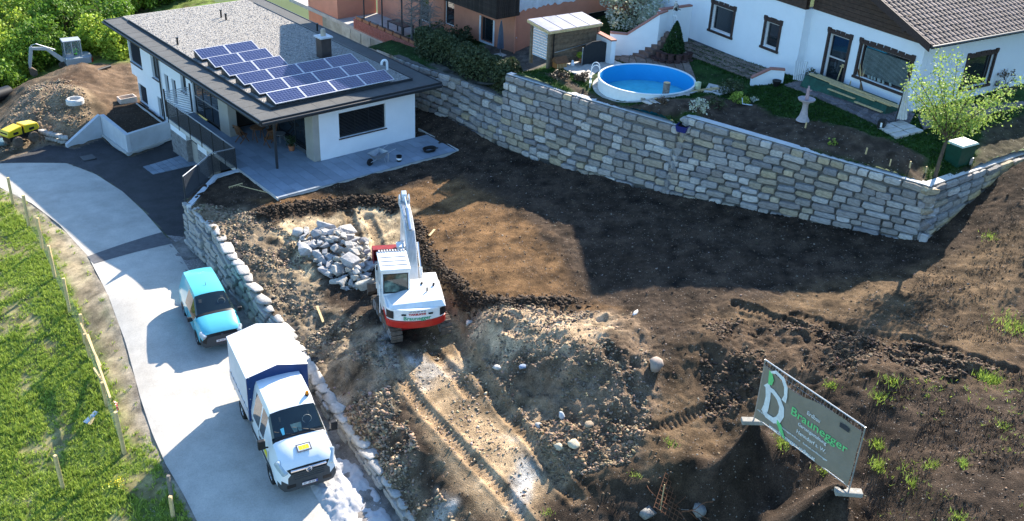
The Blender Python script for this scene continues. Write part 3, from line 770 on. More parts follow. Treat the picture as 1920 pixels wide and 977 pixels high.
# windows of the left facade
E_, N_ = (0, 1), (-1, 0)
M_shut = mat('grey_blind', (.05, .06, .07), .55, var=.05)
for h, kw in ((hol[1], dict(blinds=.07, slatm=M_shut)), (hol[0], {}), (hol[4], {})):
    win(house, (1.0, 10.45), E_, N_, h[0], h[1], h[2], h[3], rec=.14, **kw)
for h in (hol[2], hol[3]): win(house, (1.0, 10.45), E_, N_, h[0], h[1], 0.0, h[3], rec=.14, name='balcony_door', sill=False)
for h in ((17.35, 18.55, -1.86, -.68), (15.08, 15.66, -1.95, -.68)):
    win(house, (1.03, 0), E_, N_, h[0], h[1], h[2], h[3], rec=.14, blinds=.07 if h[0] > 17 else 0, slatm=M_shut)
win(house, (3.3, .64), (1, 0), (0, -1), 1.1, 3.82, .92, 2.24, rec=.13, blinds=.075, bars=(.36, .66), sillm=mat('brown_sill', (.05, .03, .03), .5), slatm=mat('dark_slat', (.05, .045, .045), .4, metal=.3))
# glass fronts
def glassfront(nm, p, q, z0, z1, nb, tz):
    b = B(); p = Vector(p+(0,)); q = Vector(q+(0,)); 
    for k in range(nb+1):
        c = p.lerp(q, k/nb); b.beam((c.x, c.y, z0), (c.x, c.y, z1), .07, .07, up=(1, 0, 0))
    b.beam((p.x, p.y, z0+.04), (q.x, q.y, z0+.04), .09, .08); b.beam((p.x, p.y, z1-.04), (q.x, q.y, z1-.04), .09, .08)
    fr = b.build(nm, M_anth, house, world=True)
    g = B(); g.beam((p.x, p.y, (z0+z1)/2), (q.x, q.y, (z0+z1)/2), .02, z1-z0-.1); g.build('pane', M_glass, fr)
    t = B(); t.beam((p.x, p.y, tz), (q.x, q.y, tz), .1, .05); t.build('transom', M_steel, fr)
glassfront('glass_front', (1.12, 7.1), (1.12, 10.15), .02, 2.68, 3, 1.0)
glassfront('sliding_door', (3.42, 1.5), (3.42, 7.0), .02, 2.68, 3, 2.0)
# concrete piers
b = B(); b.box(1.0, 1.45, 5.9, 7.03, 0, 2.69); b.build('pier', M_concd, house, world=True, bevel=.01)
b = B(); b.box(2.95, 3.298, .66, 1.45, 0, 2.69); b.build('pier', M_concd, house, world=True, bevel=.01)
b = B(); b.box(1.18, 1.32, 5.88, 5.9, .45, .53); b.build('socket', M_black, house, world=True)
b = B(); b.box(1.04, 1.14, .93, 1.03, .0, 2.69); b.build('post', M_anth, house, world=True)
# drain pipe
b = B(); b.tube([(.92, 14.62, 2.6), (.92, 14.62, -1.8)], .05, 8); b.build('drainpipe', M_anth, house, world=True, smooth=True)
b = B(); b.tube([(.75, 9.3, 2.1), (.6, 9.3, 2.05)], .05, 8); b.build('lamp', M_alu, house, world=True)
# roof
b = B(); b.box(0, 10.1, 0, 19.8, 2.72, 2.97); rf = b.build('roof', M_bitu, house, world=True, bevel=.012)
b = B()
for (x0, x1, y0, y1) in ((-.05, 10.15, -.05, -.002), (-.05, -.002, 0, 19.8), (10.102, 10.15, 0, 19.85), (-.05, 10.1, 19.802, 19.85)): b.box(x0, x1, y0, y1, 2.70, 3.0)
b.build('fascia', M_anth, rf)
b = B(); b.tube([(-.11, -.02, 2.86), (-.11, 19.85, 2.86)], .055, 8); b.tube([(-.02, -.11, 2.86), (10.12, -.11, 2.86)], .055, 8); b.build('gutter', M_anth, rf, smooth=True)
b = B(); b.box(1.0, 8.9, .7, 19.2, 2.66, 2.715); b.build('soffit', mat('soffit', (.05, .045, .04), .8), rf)
b = B()
b.box(1.04, 9.06, 1.04, 1.08, 2.972, 3.10); b.box(1.04, 1.08, 1.08, 18.75, 2.972, 3.10); b.box(9.02, 9.06, 1.08, 18.75, 2.972, 3.10)
b.build('gravel_stop', M_anth, rf)
M_grav = mat('roof_gravel', (.30, .28, .25), .95, var=.3, scale=12, bump=2.5, bscale=22, detail=8, speck=((.14, .13, .12), 20, .72))
b = B(); b.box(1.08, 9.02, 1.08, 19.75, 2.973, 3.06); b.build('gravel_bed', M_grav, rf)
n = 13000
pts = np.stack([rng.uniform(1.12, 8.98, n), rng.uniform(1.12, 19.6, n), np.full(n, 3.065)], 1)
o = scatter('gravel', pts, rng.uniform(.03, .075, n), mat('gravel_stone', (.5, .46, .42), .9, attr=True, var=.1), None, cols=np.clip(rng.normal(.32, .09, (n, 1)), .1, .7)*np.array([[1, .95, .9]]), cat=None, parent=rf)
# seams of the roof sheet are small raised laps, each a part
lap = B(); lap.box(-.5, .5, -.02, .02, 0, .006); lm = lap.mesh('roof_seam', M_bitu)
for k in range(18): link('roof_seam', lm, rf, (.5, 1.0+k*1.03, 2.971))
lap2 = B(); lap2.box(-.02, .02, -.5, .5, 0, .006); lm2 = lap2.mesh('roof_seam', M_bitu)
for k in range(9): link('roof_seam', lm2, rf, (1.05+k*1.0, .5, 2.971))
# balcony slab, rail
b = B(); b.box(-.5, .995, 2.1, 10.3, -.26, -.03); b.build('balcony_slab', M_conc, house, world=True)
rail = thing('metal_railing', 'anthracite louvred metal railing along the raised terrace edge beside the drive', 'railing', (-.5, 5, 0))
RPX = [(-.5, 10.2), (-.5, 8.8), (-.5, 7.4), (-.5, 6.0), (-.5, 4.65), (-.5, 3.3), (-.5, 2.1), (-1.68, 2.1), (-2.8, 1.15), (-3.85, .3)]
for i, (x, y) in enumerate(RPX):
    if i == 8: continue
    b = B(); b.box(x-.025, x+.025, y-.025, y+.025, -.25 if i < 7 else -.2, 1.03); b.build('post', M_anth, rail, world=True)
b = B(); b.tube([(x, y, 1.05) for x, y in RPX], .028, 8); b.build('handrail', mat('rail_grey', (.33, .35, .37), .4, metal=.5), rail, world=True, smooth=True)
for (x0, y0), (x1, y1) in zip(RPX[:-1], RPX[1:]):
    b = B(); L_ = math.hypot(x1-x0, y1-y0); dx, dy = (x1-x0)/L_, (y1-y0)/L_
    for k in range(17):
        z = .07+k*.055
        b.beam((x0+dx*.035, y0+dy*.035, z), (x1-dx*.035, y1-dy*.035, z), .012, .036)
    b.build('louvre_panel', M_anth, rail, kind='stuff', world=True)
scr = thing('privacy_screen', 'white slatted privacy screen standing across the balcony between the doors and the glass front', 'screen', (.3, 11.0, 0))
b = B(); b.box(-.5, .98, 10.4, 10.44, 0, .03); b.box(.92, .98, 10.4, 10.46, 0, 1.6); b.box(-.5, -.44, 10.4, 10.46, 0, 1.55); b.build('frame', M_anth, scr, world=True)
b = B()
for k in range(14): b.box(-.43, .91, 10.405, 10.425, .08+k*.1, .12+k*.1)
b.build('slats', mat('pale_slat', (.5, .53, .58), .5), scr, kind='stuff', world=True)
# chimney, vents
b = B(); cx, cy = 7.1, 6.6
ch = thing('chimney', 'dark clad square chimney with pale cap standing on the gravel roof', 'chimney', (cx, cy, 3.06)); ch.parent = None
bpy.data.objects.remove(ch)
b.box(cx-.3, cx+.3, cy-.3, cy+.3, 3.06, 4.15); o = b.build('chimney', mat('zinc_brown', (.07, .055, .05), .5, var=.2, scale=3), rf, bevel=.01)
b = B(); b.box(cx-.38, cx+.38, cy-.38, cy+.38, 4.151, 4.24); q_ = b.build('chimney_cap', mat('cap', (.6, .6, .6), .7), rf, bevel=.01)
b = B(); b.tube([(cx, cy, 4.24), (cx, cy, 4.55)], .14, 12); b.tube([(cx, cy, 4.552), (cx, cy, 4.62)], .10, 12); b.build('flue', mat('clay', (.45, .38, .3), .8), rf, smooth=True)
for (x, y, h) in ((5.85, 15.94, .35), (5.86, 16.62, .42), (1.5, 12.77, .35), (9.3, 11.2, .4)):
    b = B(); b.tube([(x, y, 3.05), (x, y, 3.05+h)], .055, 8); b.tube([(x, y, 3.05+h), (x, y, 3.1+h)], .085, 8); b.build('vent_pipe', M_black, rf, smooth=True)
b = B(); x, y = 8.75, 2.95
b.tube([(x, y, 3.06), (x, y, 3.45)]+[(x-.17+.17*math.cos(a), y, 3.45+.17*math.sin(a)) for a in np.linspace(.2, math.pi+.3, 8)], .065, 10); b.build('white_vent_bend', mat('pvc_white', (.8, .8, .8), .4), rf, smooth=True)

# solar panels
def cell_mat():
    m = bpy.data.materials.new('solar_cells'); m.use_nodes = True; t = m.node_tree; N = t.nodes; L = t.links; bs = N['Principled BSDF']
    bs.inputs['Roughness'].default_value = .25; bs.inputs['Specular IOR Level'].default_value = .3; bs.inputs['Coat Weight'].default_value = .1
    tc = N.new('ShaderNodeTexCoord'); sp = N.new('ShaderNodeSeparateXYZ'); L.new(tc.outputs['Object'], sp.inputs[0])
    def line(out, per, wd):
        a = N.new('ShaderNodeMath'); a.operation = 'PINGPONG'; a.inputs[1].default_value = per/2; L.new(out, a.inputs[0])
        c = N.new('ShaderNodeMath'); c.operation = 'LESS_THAN'; c.inputs[1].default_value = wd; L.new(a.outputs[0], c.inputs[0]); return c.outputs[0]
    mx = N.new('ShaderNodeMath'); mx.operation = 'MAXIMUM'; L.new(line(sp.outputs[0], .161, .006), mx.inputs[0]); L.new(line(sp.outputs[1], .158, .006), mx.inputs[1])
    vo = N.new('ShaderNodeTexVoronoi'); vo.inputs['Scale'].default_value = 28; L.new(tc.outputs['Object'], vo.inputs['Vector'])
    cm = N.new('ShaderNodeMix'); cm.data_type = 'RGBA'; cm.inputs['A'].default_value = (.008, .013, .05, 1); cm.inputs['B'].default_value = (.018, .028, .10, 1)
    s = N.new('ShaderNodeSeparateColor'); L.new(vo.outputs['Color'], s.inputs[0]); L.new(s.outputs[0], cm.inputs['Factor'])
    m2 = N.new('ShaderNodeMix'); m2.data_type = 'RGBA'; L.new(mx.outputs[0], m2.inputs['Factor']); L.new(cm.outputs['Result'], m2.inputs['A']); m2.inputs['B'].default_value = (.16, .19, .32, 1)
    L.new(m2.outputs['Result'], bs.inputs['Base Color']); return m
M_cell = cell_mat()
TH = .26; PD = .955; tilt = math.atan2(TH, PD)
fb = B()
for (x0, x1, y0, y1) in ((0, 1.65, 0, .035), (0, 1.65, .955, .99), (0, .035, .035, .955), (1.615, 1.65, .035, .955)): fb.box(x0, x1, y0, y1, 0, .04)
fme = fb.mesh('frame', mat('panel_frame', (.55, .55, .57), .4, metal=.3)); cb = B(); cb.box(-.79, .79, -.46, .46, 0, .012); cme = cb.mesh('cells', M_cell)
sb = B(); sb.add([(0, 0, -.14), (0, PD*.98, -.14), (0, PD*.98, TH-.02), (0, 0, -.01), (.02, 0, -.14), (.02, PD*.98, -.14), (.02, PD*.98, TH-.02), (.02, 0, -.01)], [(0, 3, 2, 1), (4, 5, 6, 7), (0, 1, 5, 4), (1, 2, 6, 5), (2, 3, 7, 6), (3, 0, 4, 7)])
sme = sb.mesh('side_plate', M_anth); bb = B(); bb.add([(0, PD-.02, -.14), (1.65, PD-.02, -.14), (1.65, PD, TH-.02), (0, PD, TH-.02)], [(0, 1, 2, 3)]); bme = bb.mesh('back_plate', M_anth)
rown = ['front', 'second', 'third', 'fourth', 'fifth', 'rear']; coln = ['leftmost', 'second', 'third', 'rightmost']
for r in range(6):
    for c in range(4 if r < 3 else 2):
        x0 = 1.28+c*1.67; y0 = 1.03+r*1.62
        p = thing('solar_panel', 'blue framed solar panel, %s of the %s row counted from the front eaves' % (coln[c] if r < 3 or c == 0 else 'right one', rown[r]), 'solar panel', (x0, y0, 3.2), 0, 'solar panels on the gravel roof')
        link('frame', fme, p, (0, 0, 0), (tilt, 0, 0))
        link('cells', cme, p, (.825, .495*math.cos(tilt)-.03*math.sin(tilt), .495*math.sin(tilt)+.026), (tilt, 0, 0))
        if c == 0: link('side_plate', sme, p, (.01, .0, 0))
        link('back_plate', bme, p)

# ---------------------------------------------------------------- terrace
M_slab = mat('patio_slab', (.22, .265, .315), .75, var=.1, scale=2.2, bump=.25, bscale=60, objrand=.14)
ter = B(); ter.box(-.44, 9.76, -2.0, .62, -.20, -.045); ter.box(-.44, 3.4, .621, 7.0, -.20, -.045); ter = tag(ter.build('terrace', M_conc), None, None, None, 'structure')
sb = B(); sb.box(.004, .496, .004, .996, 0, .042); sme2 = sb.mesh('paving_slab', M_slab)
sbh = B(); sbh.box(.004, .496, .004, .596, 0, .042); smh = sbh.mesh('paving_slab', M_slab)
for i in range(20):
    x = -.42+i*.505
    off = (i % 2)*.5
    y = -2.25+off*.0
    ys = [-2.3+off-1.0+k for k in range(4)]
    top = .62 if x > 3.0 else 6.95
    yy = -2.02+(.0 if i % 2 else -.0)
    y = yy-(off)
    while y < top-.02:
        a = max(y, -2.02); b_ = min(y+1.0, top)
        if b_-a > .1:
            if abs(b_-a-1) < .01: link('paving_slab', sme2, ter, (x, a, -.04+random.uniform(-.001, .001)))
            else:
                s2 = B(); s2.box(.004, .496, .004, b_-a-.004, 0, .042); link('paving_slab', s2.mesh('paving_slab', M_slab), ter, (x, a, -.04+random.uniform(-.001, .001)))
        y += 1.0
bb = B(); bb.box(-.5, .99, 7.0, 10.3, -.028, -.002)
for k in range(3): bb.box(-.5+k*.5, -.5+k*.5+.003, 7, 10.3, -.028, 0)
tag(bb.build('balcony_floor', M_slab, ter), None)
kb = B(); kb.box(-.50, -.445, -2.07, 2.05, -.18, .01); kb.box(9.765, 9.82, -2.0, 1.6, -.2, .012); kb.build('edging_kerb', mat('kerb_pale', (.5, .48, .44), .8, var=.1), ter)

# garden furniture and tools on the terrace
def fold_chair(x, y, rz, label):
    t = thing('folding_chair', label, 'chair', (x, y, 0.004), rz, 'folding chairs round the table')
    b = B()
    for k in range(6): b.box(-.2+k*.068, -.14+k*.068, -.2, .2, .42, .44)
    b.build('seat', M_wood, t)
    b = B()
    for k in range(5): b.beam((-.16+k*.08, -.2, .46), (-.16+k*.08, -.34, .92), .05, .014, up=(0, 1, 0))
    b.beam((-.22, -.345, .93), (.22, -.345, .93), .05, .05); b.build('backrest', M_wood, t)
    for s in (-1, 1):
        for (p, q) in (((s*.22, -.34, .93), (s*.22, .24, 0)), ((s*.19, .18, .43), (s*.19, -.32, 0))):
            b = B(); b.beam(p, q, .03, .045); b.build('leg', M_wood, t)
fold_chair(1.25, 5.0, R_(-75), 'brown wooden folding chair beside the concrete pier')
fold_chair(2.15, 3.75, R_(5), 'brown wooden folding chair with its back to the glass door, nearest the terrace edge')
fold_chair(2.75, 4.7, R_(100), 'wooden folding chair on the far side of the round table by the sliding door')
t = thing('round_table', 'small round wooden garden table between the folding chairs', 'table', (2.0, 4.7, .004))
b = B(); b.lathe([(.0, .70), (.38, .70), (.40, .72), (.38, .74), (0, .74)], 20, cap=False); b.build('tabletop', M_wood, t, smooth=True)
for k in range(4):
    a = k*math.pi/2+.4; b = B(); b.beam((.28*math.cos(a), .28*math.sin(a), .7), (.3*math.cos(a+.5), .3*math.sin(a+.5), 0), .03, .04); b.build('leg', M_wood, t)
t = thing('bowl_table', 'low glass side table with thin legs in front of the sliding door', 'side table', (2.85, 4.0, .004))
b = B(); b.lathe([(0, .42), (.3, .42), (.3, .45), (0, .45)], 16, cap=False); b.build('tabletop', M_steel, t)
for k in range(3): b = B(); a = k*2.1; b.tube([(.22*math.cos(a), .22*math.sin(a), .42), (.28*math.cos(a), .28*math.sin(a), 0)], .012, 5); b.build('leg', M_steel, t)

# concrete yard walls: planter box at the corner of the drive
pl = thing('planter_wall', 'pale concrete retaining wall folded round a raised soil bed at the house corner', 'retaining wall', (-1.9, 13.3, -2.8))
A0 = P(127, 277, -2.9)[:2]; A1 = P(194, 256, -2.9)[:2]; A2 = P(241, 291, -2.9)[:2]; A3 = np.array([.98, float(P(319, 263, -2.75)[1])]); A3[1] = 14.0
A2 = np.array([A2[0], A2[1]])
def wseg(b, p, q, zp, zq, zb, th=.22):
    p = Vector((p[0], p[1], 0)); q = Vector((q[0], q[1], 0)); d = (q-p).normalized(); n = Vector((-d.y, d.x, 0))*th
    vs = [(p.x, p.y, zb), (q.x, q.y, zb), (q.x+n.x, q.y+n.y, zb), (p.x+n.x, p.y+n.y, zb), (p.x, p.y, zp), (q.x, q.y, zq), (q.x+n.x, q.y+n.y, zq), (p.x+n.x, p.y+n.y, zp)]
    b.add(vs, [(0, 3, 2, 1), (4, 5, 6, 7), (0, 1, 5, 4), (1, 2, 6, 5), (2, 3, 7, 6), (3, 0, 4, 7)])
M_cw = mat('new_concrete', (.50, .52, .54), .85, var=.1, scale=1.3, bump=.3, bscale=40)
for nm, p, q, zp, zq in (('sloped_wall', A0, A1, -2.7, -1.55), ('long_wall', A1, A2, -1.55, -1.7), ('front_wall', A2, A3, -1.7, -1.7)):
    b = B(); wseg(b, p, q, zp, zq, -3.1); o = b.build(nm, M_cw, pl, world=True, bevel=.008)
b = B(); b.beam((A1[0]-.06, A1[1]-.1, -2.76), (A2[0]-.08, A2[1]-.1, -2.76), .14, .1); b.beam((A2[0], A2[1]-.08, -2.76), (A3[0], A3[1]-.08, -2.72), .14, .1); b.build('footing', M_conc, pl, world=True)
bed = [tuple(A1), tuple(A2), tuple(A3), (1.0, 18.4), (A1[0]+1.6, 18.9)]
grid_mesh('planter_bed', -3.5, 1.2, 12, 20, .1, lambda x, y: -1.88+.05*fbm(x, y, .5, 3, 8), lambda X, Y: inpoly(X, Y, bed), lambda x, y: np.tile([.045, .03, .02], (len(x), 1)), M_soil, label='dark earth bed inside the concrete retaining wall', kind='structure')
b = B(); b.box(.62, .68, 14.3, 18.3, -1.9, -1.8); b.build('bed_edging', M_conc, pl, world=True)
b = B()
for (x0, x1, y0, y1) in ((-.1, .9, 18.75, 18.8), (-.1, .9, 19.35, 19.4), (-.1, -.05, 18.8, 19.35), (.85, .9, 18.8, 19.35)): b.box(x0, x1, y0, y1, -1.95, -1.6)
tag(b.build('light_well', mat('lw', (.6, .5, .42), .8)), 'small square brick-coloured frame on the earth at the far house corner', 'light well')
# stepping slabs from the drive to the entrance
pv = B(); c0 = P(268, 314, -2.72); 
path_pts = [P(268, 314, -2.83), P(287, 328, -2.78), P(392, 300, -2.68), P(365, 282, -2.75)]
path = tag(B().box(-.01, .01, -.01, .01, 0, .004).build('entrance_path', M_slab, loc=(c0[0], c0[1], c0[2]-.02)), None, None, None, 'structure')
q0, q1, q2, q3 = [Vector(p) for p in path_pts]
for i in range(9):
    for j in range(3):
        def pt(a, b_): return q0.lerp(q3, a).lerp(q1.lerp(q2, a), b_)
        a0, a1, b0, b1 = i/9+.004, (i+1)/9-.004, j/3+.01, (j+1)/3-.01
        ps = [pt(a0, b0), pt(a1, b0), pt(a1, b1), pt(a0, b1)]
        s = B(); s.add([(p.x-c0[0], p.y-c0[1], hL(p.x, p.y)+.0-c0[2]+.0) for p in ps]+[(p.x-c0[0], p.y-c0[1], hL(p.x, p.y)-c0[2]+.045) for p in ps], [(0, 3, 2, 1), (4, 5, 6, 7), (0, 1, 5, 4), (1, 2, 6, 5), (2, 3, 7, 6), (3, 0, 4, 7)])
        s.build('path_slab', M_slab, path)
# wheelbarrow
wbr = thing('wheelbarrow', 'grey metal wheelbarrow parked on the slabs in front of the wide window', 'wheelbarrow', (5.45, -1.15, .004), R_(10))
b = B(); b.add([(-.42, -.3, .55), (.42, -.32, .6), (.42, .32, .6), (-.42, .3, .55), (-.2, -.18, .28), (.3, -.2, .28), (.3, .2, .28), (-.2, .18, .28)], [(0, 1, 5, 4), (1, 2, 6, 5), (2, 3, 7, 6), (3, 0, 4, 7), (4, 5, 6, 7)]); b.build('tray', M_steel, wbr)
b = B(); b.lathe([(.12, -.045), (.18, -.04), (.19, 0), (.18, .04), (.12, .045)], 18, (-.5, 0, .19), 'y'); b.build('wheel', M_black, wbr, smooth=True)
b = B()
for s in (-1, 1): b.tube([(-.5, s*.07, .19), (-.2, s*.17, .3), (.4, s*.24, .45), (.95, s*.3, .58)], .018, 6); b.tube([(.2, s*.2, .38), (.3, s*.26, 0), (.45, s*.26, 0), (.5, s*.25, .46)], .015, 6)
b.build('handle_frame', M_steel, wbr)
t = thing('bucket', 'small black bucket with a white label beside the wheelbarrow', 'bucket', (6.45, -1.55, .004))
b = B(); b.lathe([(.11, 0), (.14, .28), (.15, .3), (.13, .3), (.1, .04)], 16); b.build('body', M_black, t, smooth=True)
b = B(); b.lathe([(.134, .1), (.143, .2)], 16, cap=False); b.build('paper_band', M_white, t)
b = B()
for k in range(4):
    rr = .28+.025*k; b.tube([(rr*math.cos(a)+.01*k, .8*rr*math.sin(a), .03+.035*k+.01*math.sin(3*a)) for a in np.linspace(0, 6.28, 20)], .03, 6, cap=False)
b.tube([(.3, 0, .1), (.45, .1, .02), (.6, .05, .02)], .028, 6)
t = thing('hose_coil', 'coiled black corrugated hose lying near the right corner of the terrace', 'hose', (8.45, -1.3, .004)); b.build('coil', M_black, t, smooth=True)
t = thing('potted_plant', 'leafy green potted plant in front of the dark sliding door', 'plant', (2.75, 2.6, .004))
b = B(); b.lathe([(.13, 0), (.18, .28), (.16, .28)], 14); b.build('pot', mat('terracotta', (.35, .14, .07), .8), t, smooth=True)
b = B()
for k in range(140):
    a = random.uniform(0, 6.28); r = random.uniform(.02, .3); z = .3+random.uniform(0, .45); b.cbox((r*math.cos(a), r*math.sin(a), z), (.08, .05, .004), random.uniform(0, 6), random.uniform(-1, 1), random.uniform(-1, 1))
b.build('foliage', M_leafd, t)
# rake on the soil corner
t = thing('garden_rake', 'wooden rake lying on the dark soil beside the terrace corner', 'rake', (-1.35, .1, -.05), 0)
b = B(); b.tube([(.75, -1.35, .06), (.0, 0, .1)], .018, 6); b.build('handle', M_lath, t)
b = B(); b.beam((-.45, .1, .09), (.25, .12, .11), .04, .03)
for k in range(9): b.beam((-.42+k*.08, .1, .08), (-.42+k*.08, .1, .0), .01, .01)
b.build('head', M_lath, t)
# ================================================================ STONE WALLS
def stone_tmpl(seed, nx=4, nz=3):
    r = random.Random(seed); vs = []; fs = []
    def at_(i, j): return j*(nx+1)+i
    for j in range(nz+1):
        for i in range(nx+1):
            u, w_ = i/nx-.5, j/nz-.5
            cu = .5-.07*r.random() if i in (0, nx) else abs(u); cw = .5-.10*r.random() if j in (0, nz) else abs(w_)
            x = math.copysign(cu, u) if u else 0; z = math.copysign(cw, w_) if w_ else 0
            edge = (i in (0, nx)) or (j in (0, nz)); corner = (i in (0, nx)) and (j in (0, nz))
            if corner: x *= .95; z *= .9
            y = -.5+(.05 if edge else 0)+(.05 if corner else 0)+r.uniform(-.06, .06)
            if not edge: x += r.uniform(-.05, .05); z += r.uniform(-.06, .06)
            vs.append((x, y, z))
    for j in range(nz):
        for i in range(nx): fs.append((at_(i, j), at_(i+1, j), at_(i+1, j+1), at_(i, j+1)))
    rim = [at_(i, 0) for i in range(nx+1)]+[at_(nx, j) for j in range(1, nz+1)]+[at_(i, nz) for i in range(nx-1, -1, -1)]+[at_(0, j) for j in range(nz-1, 0, -1)]
    n = len(vs)
    for k in rim: x, y, z = vs[k]; vs.append((x*1.03, .5, z*1.03))
    m = len(rim)
    for k in range(m): fs.append((rim[(k+1) % m], rim[k], n+k, n+(k+1) % m))
    return np.array(vs), fs


TM = [stone_tmpl(s) for s in range(10)]
def tm_hull(s):
    V, F = hull_rock(s, (1, 1, 1), 22); V = V/(V.max(0)-V.min(0)); return V-((V.max(0)+V.min(0))/2), [tuple(int(i) for i in f) for f in F]
TMA = TM; TMB = [tm_hull(700+s) for s in range(10)]


def stone_wall(root, F_, T_, ch, lr, dep, mats, npart, jit=.02, name='stone', depth=None, seed=1, back=.06, gap=.02, tm=0):
    global TM
    TM = TMB if tm else TMA
    r = random.Random(seed)
    F_ = np.array(F_, float); T_ = np.array(T_, float)
    d = np.concatenate([[0], np.cumsum(np.hypot(*np.diff(T_[:, :2], axis=0).T))]); L_ = d[-1]
    def at_(s, a): return np.array([np.interp(s, d, a[:, k]) for k in range(3)])
    stones = []
    Hmax = float((T_[:, 2]-F_[:, 2]).max()); nc = int(Hmax/ch)+2
    zoff = 0
    for c in range(nc):
        h = ch*r.uniform(.82, 1.2); s = -r.uniform(0, lr[0])
        while s < L_:
            l = r.uniform(*lr)*(1.25 if r.random() < .15 else 1); a, b_ = max(s, 0), min(s+l, L_)
            if b_-a > lr[0]*.35:
                m = (a+b_)/2; f, t = at_(m, F_), at_(m, T_); H = t[2]-f[2]; q = (zoff+h/2)/H
                if q < 1.0:
                    wob = .25*ch*math.sin(m*.9+c*.35)*min(1, c)
                    p = t+(f-t)*min(q+wob/H, 1.05); t0, t1 = at_(a, T_)+(at_(a, F_)-at_(a, T_))*q, at_(b_, T_)+(at_(b_, F_)-at_(b_, T_))*q
                    e = t1-t0; el = np.linalg.norm(e)
                    stones.append((p, e/el, el-gap, (h-gap)*r.uniform(.85, 1.05), r.randrange(10)))
            s += l
        zoff += h
    scr = []
    for i, (p, e, l, h, k) in enumerate(stones):
        dd = np.linalg.norm(p-CAM); rel = p-CAM; zc = rel @ CF; u = 960+FPX*(rel @ CR)/zc; v = 488.5-FPX*(rel @ CU)/zc
        vis = -30 < u < 1950 and -30 < v < 1000
        scr.append((l*h/dd**2 if vis else 0, i))
    scr.sort(reverse=True); big = {i for _, i in scr[:npart]}
    mes = []
    for k in range(10):
        me = bpy.data.meshes.new(name); V, fs = TM[k]; me.from_pydata([tuple(v) for v in V], [], fs); me.polygons.foreach_set('use_smooth', [True]*len(fs)); me.set_sharp_from_angle(angle=R_(28 if tm else 36)); me.materials.append(mats[0]); mes.append(me)
    rv = []; rf_ = []; rc = []
    rl = Vector(root.location)
    for i, (p, e, l, h, k) in enumerate(stones):
        ex = Vector(e); n = Vector((0, 0, 1)).cross(ex).normalized()  # towards the inside
        up = ex.cross(n)*-1; up = n.cross(ex)*-1 if n.cross(ex).z < 0 else n.cross(ex)
        dp = dep*r.uniform(.85, 1.25)
        tw = r.uniform(-.05, .05)
        M_ = Matrix.Translation(Vector(p)-n*(dp*.5-dep*.5-back+r.uniform(-jit, jit))) @ Matrix(((ex.x, n.x, up.x, 0), (ex.y, n.y, up.y, 0), (ex.z, n.z, up.z, 0), (0, 0, 0, 1))) @ Euler((0, tw, 0)).to_matrix().to_4x4() @ Matrix.Diagonal((l, dp, h, 1))
        if i in big:
            o = bpy.data.objects.new(name, mes[k]); C.objects.link(o); o.parent = root; M2 = Matrix.Translation(-rl) @ M_
            o.matrix_local = M2
        elif scr:
            V, fs = TM[k]; n0 = len(rv); cc = r.random()
            rv += [tuple(M_ @ Vector(v)) for v in V]; rf_ += [tuple(n0+a for a in f) for f in fs]; rc += [cc]*len(V)
    if rv:
        me = bpy.data.meshes.new('small_stones'); me.from_pydata(rv, [], rf_); a = me.color_attributes.new('Col', 'FLOAT_COLOR', 'POINT')
        ramp = mats[2]; cols = []
        for c in rc:
            x = c*(len(ramp)-1); j = min(int(x), len(ramp)-2); fr = x-j; q = [ramp[j][k]*(1-fr)+ramp[j+1][k]*fr for k in range(3)]; cols += q+[1]
        a.data.foreach_set('color', cols); me.materials.append(mats[1]); me.polygons.foreach_set('use_smooth', [True]*len(rf_)); me.set_sharp_from_angle(angle=R_(28 if tm else 36))
        o = link('small_stones', me, root, loc=-rl); tag(o, None, None, None, 'stuff')
    # mortar core
    V = []; fs = []
    n = 60; S = np.linspace(0, L_, n)
    for s in S:
        f, t = at_(s, F_), at_(s, T_); e = at_(min(s+.1, L_), T_)-at_(max(s-.1, 0), T_); nn = Vector((0, 0, 1)).cross(Vector(e)).normalized()
        a = Vector(t)+nn*(back+.0); b_ = Vector(f)+nn*(back+.0); b_.z -= .5; i0 = Vector(t)+nn*(dep+.25); i1 = Vector(f)+nn*(dep+.6); i1.z -= .5
        V += [a, i0, i1, b_]
    for i in range(n-1):
        for k in range(4): fs.append((4*i+k, 4*i+(k+1) % 4, 4*i+4+(k+1) % 4, 4*i+4+k))
    fs += [(0, 1, 2, 3), (4*n-1, 4*n-2, 4*n-3, 4*n-4)]
    b = B(); b.add(V, fs); b.build('mortar_core', mats[3], root, world=True)
    return len(stones)


rampA = [(0.23, 0.23, 0.236), (0.345, 0.333, 0.322), (0.276, 0.276, 0.299), (0.46, 0.402, 0.299), (0.265, 0.247, 0.247), (0.38, 0.38, 0.391), (0.598, 0.586, 0.564), (0.287, 0.287, 0.299), (0.425, 0.368, 0.265), (0.23, 0.236, 0.259), (0.483, 0.483, 0.494)]
rampA = [(a*1.06, b_*1.0, c*.91) for a, b_, c in rampA]
M_sA = mat('wall_stone', None or (.2, .2, .2), .9, var=.38, scale=5, bump=2.4, bscale=18, detail=7, rand_ramp=rampA)
M_sA2 = mat('wall_stone_joined', (.2, .2, .2), .9, var=.30, scale=5, bump=1.6, bscale=18, detail=7, attr=True)
M_mort = mat('mortar', (.13, .12, .105), .95, var=.25, scale=8, bump=1, bscale=40)
RWT = [(735, 105, 2.45), (780, 122, 2.5), (860, 148, 2.5), (940, 182, 2.5)]
RWT2 = [(963, 146, 3.95), (1100, 188, 3.95), (1268, 236, 4.0)]
RWT3 = [(1292, 222, 4.45), (1500, 282, 4.4), (1745, 352, 4.3)]
def foot_at(y):
    a = np.array([P(*p) for p in RWF])[::-1]; return np.array([np.interp(y, a[:, 1], a[:, 0]), y, np.interp(y, a[:, 1], a[:, 2])])
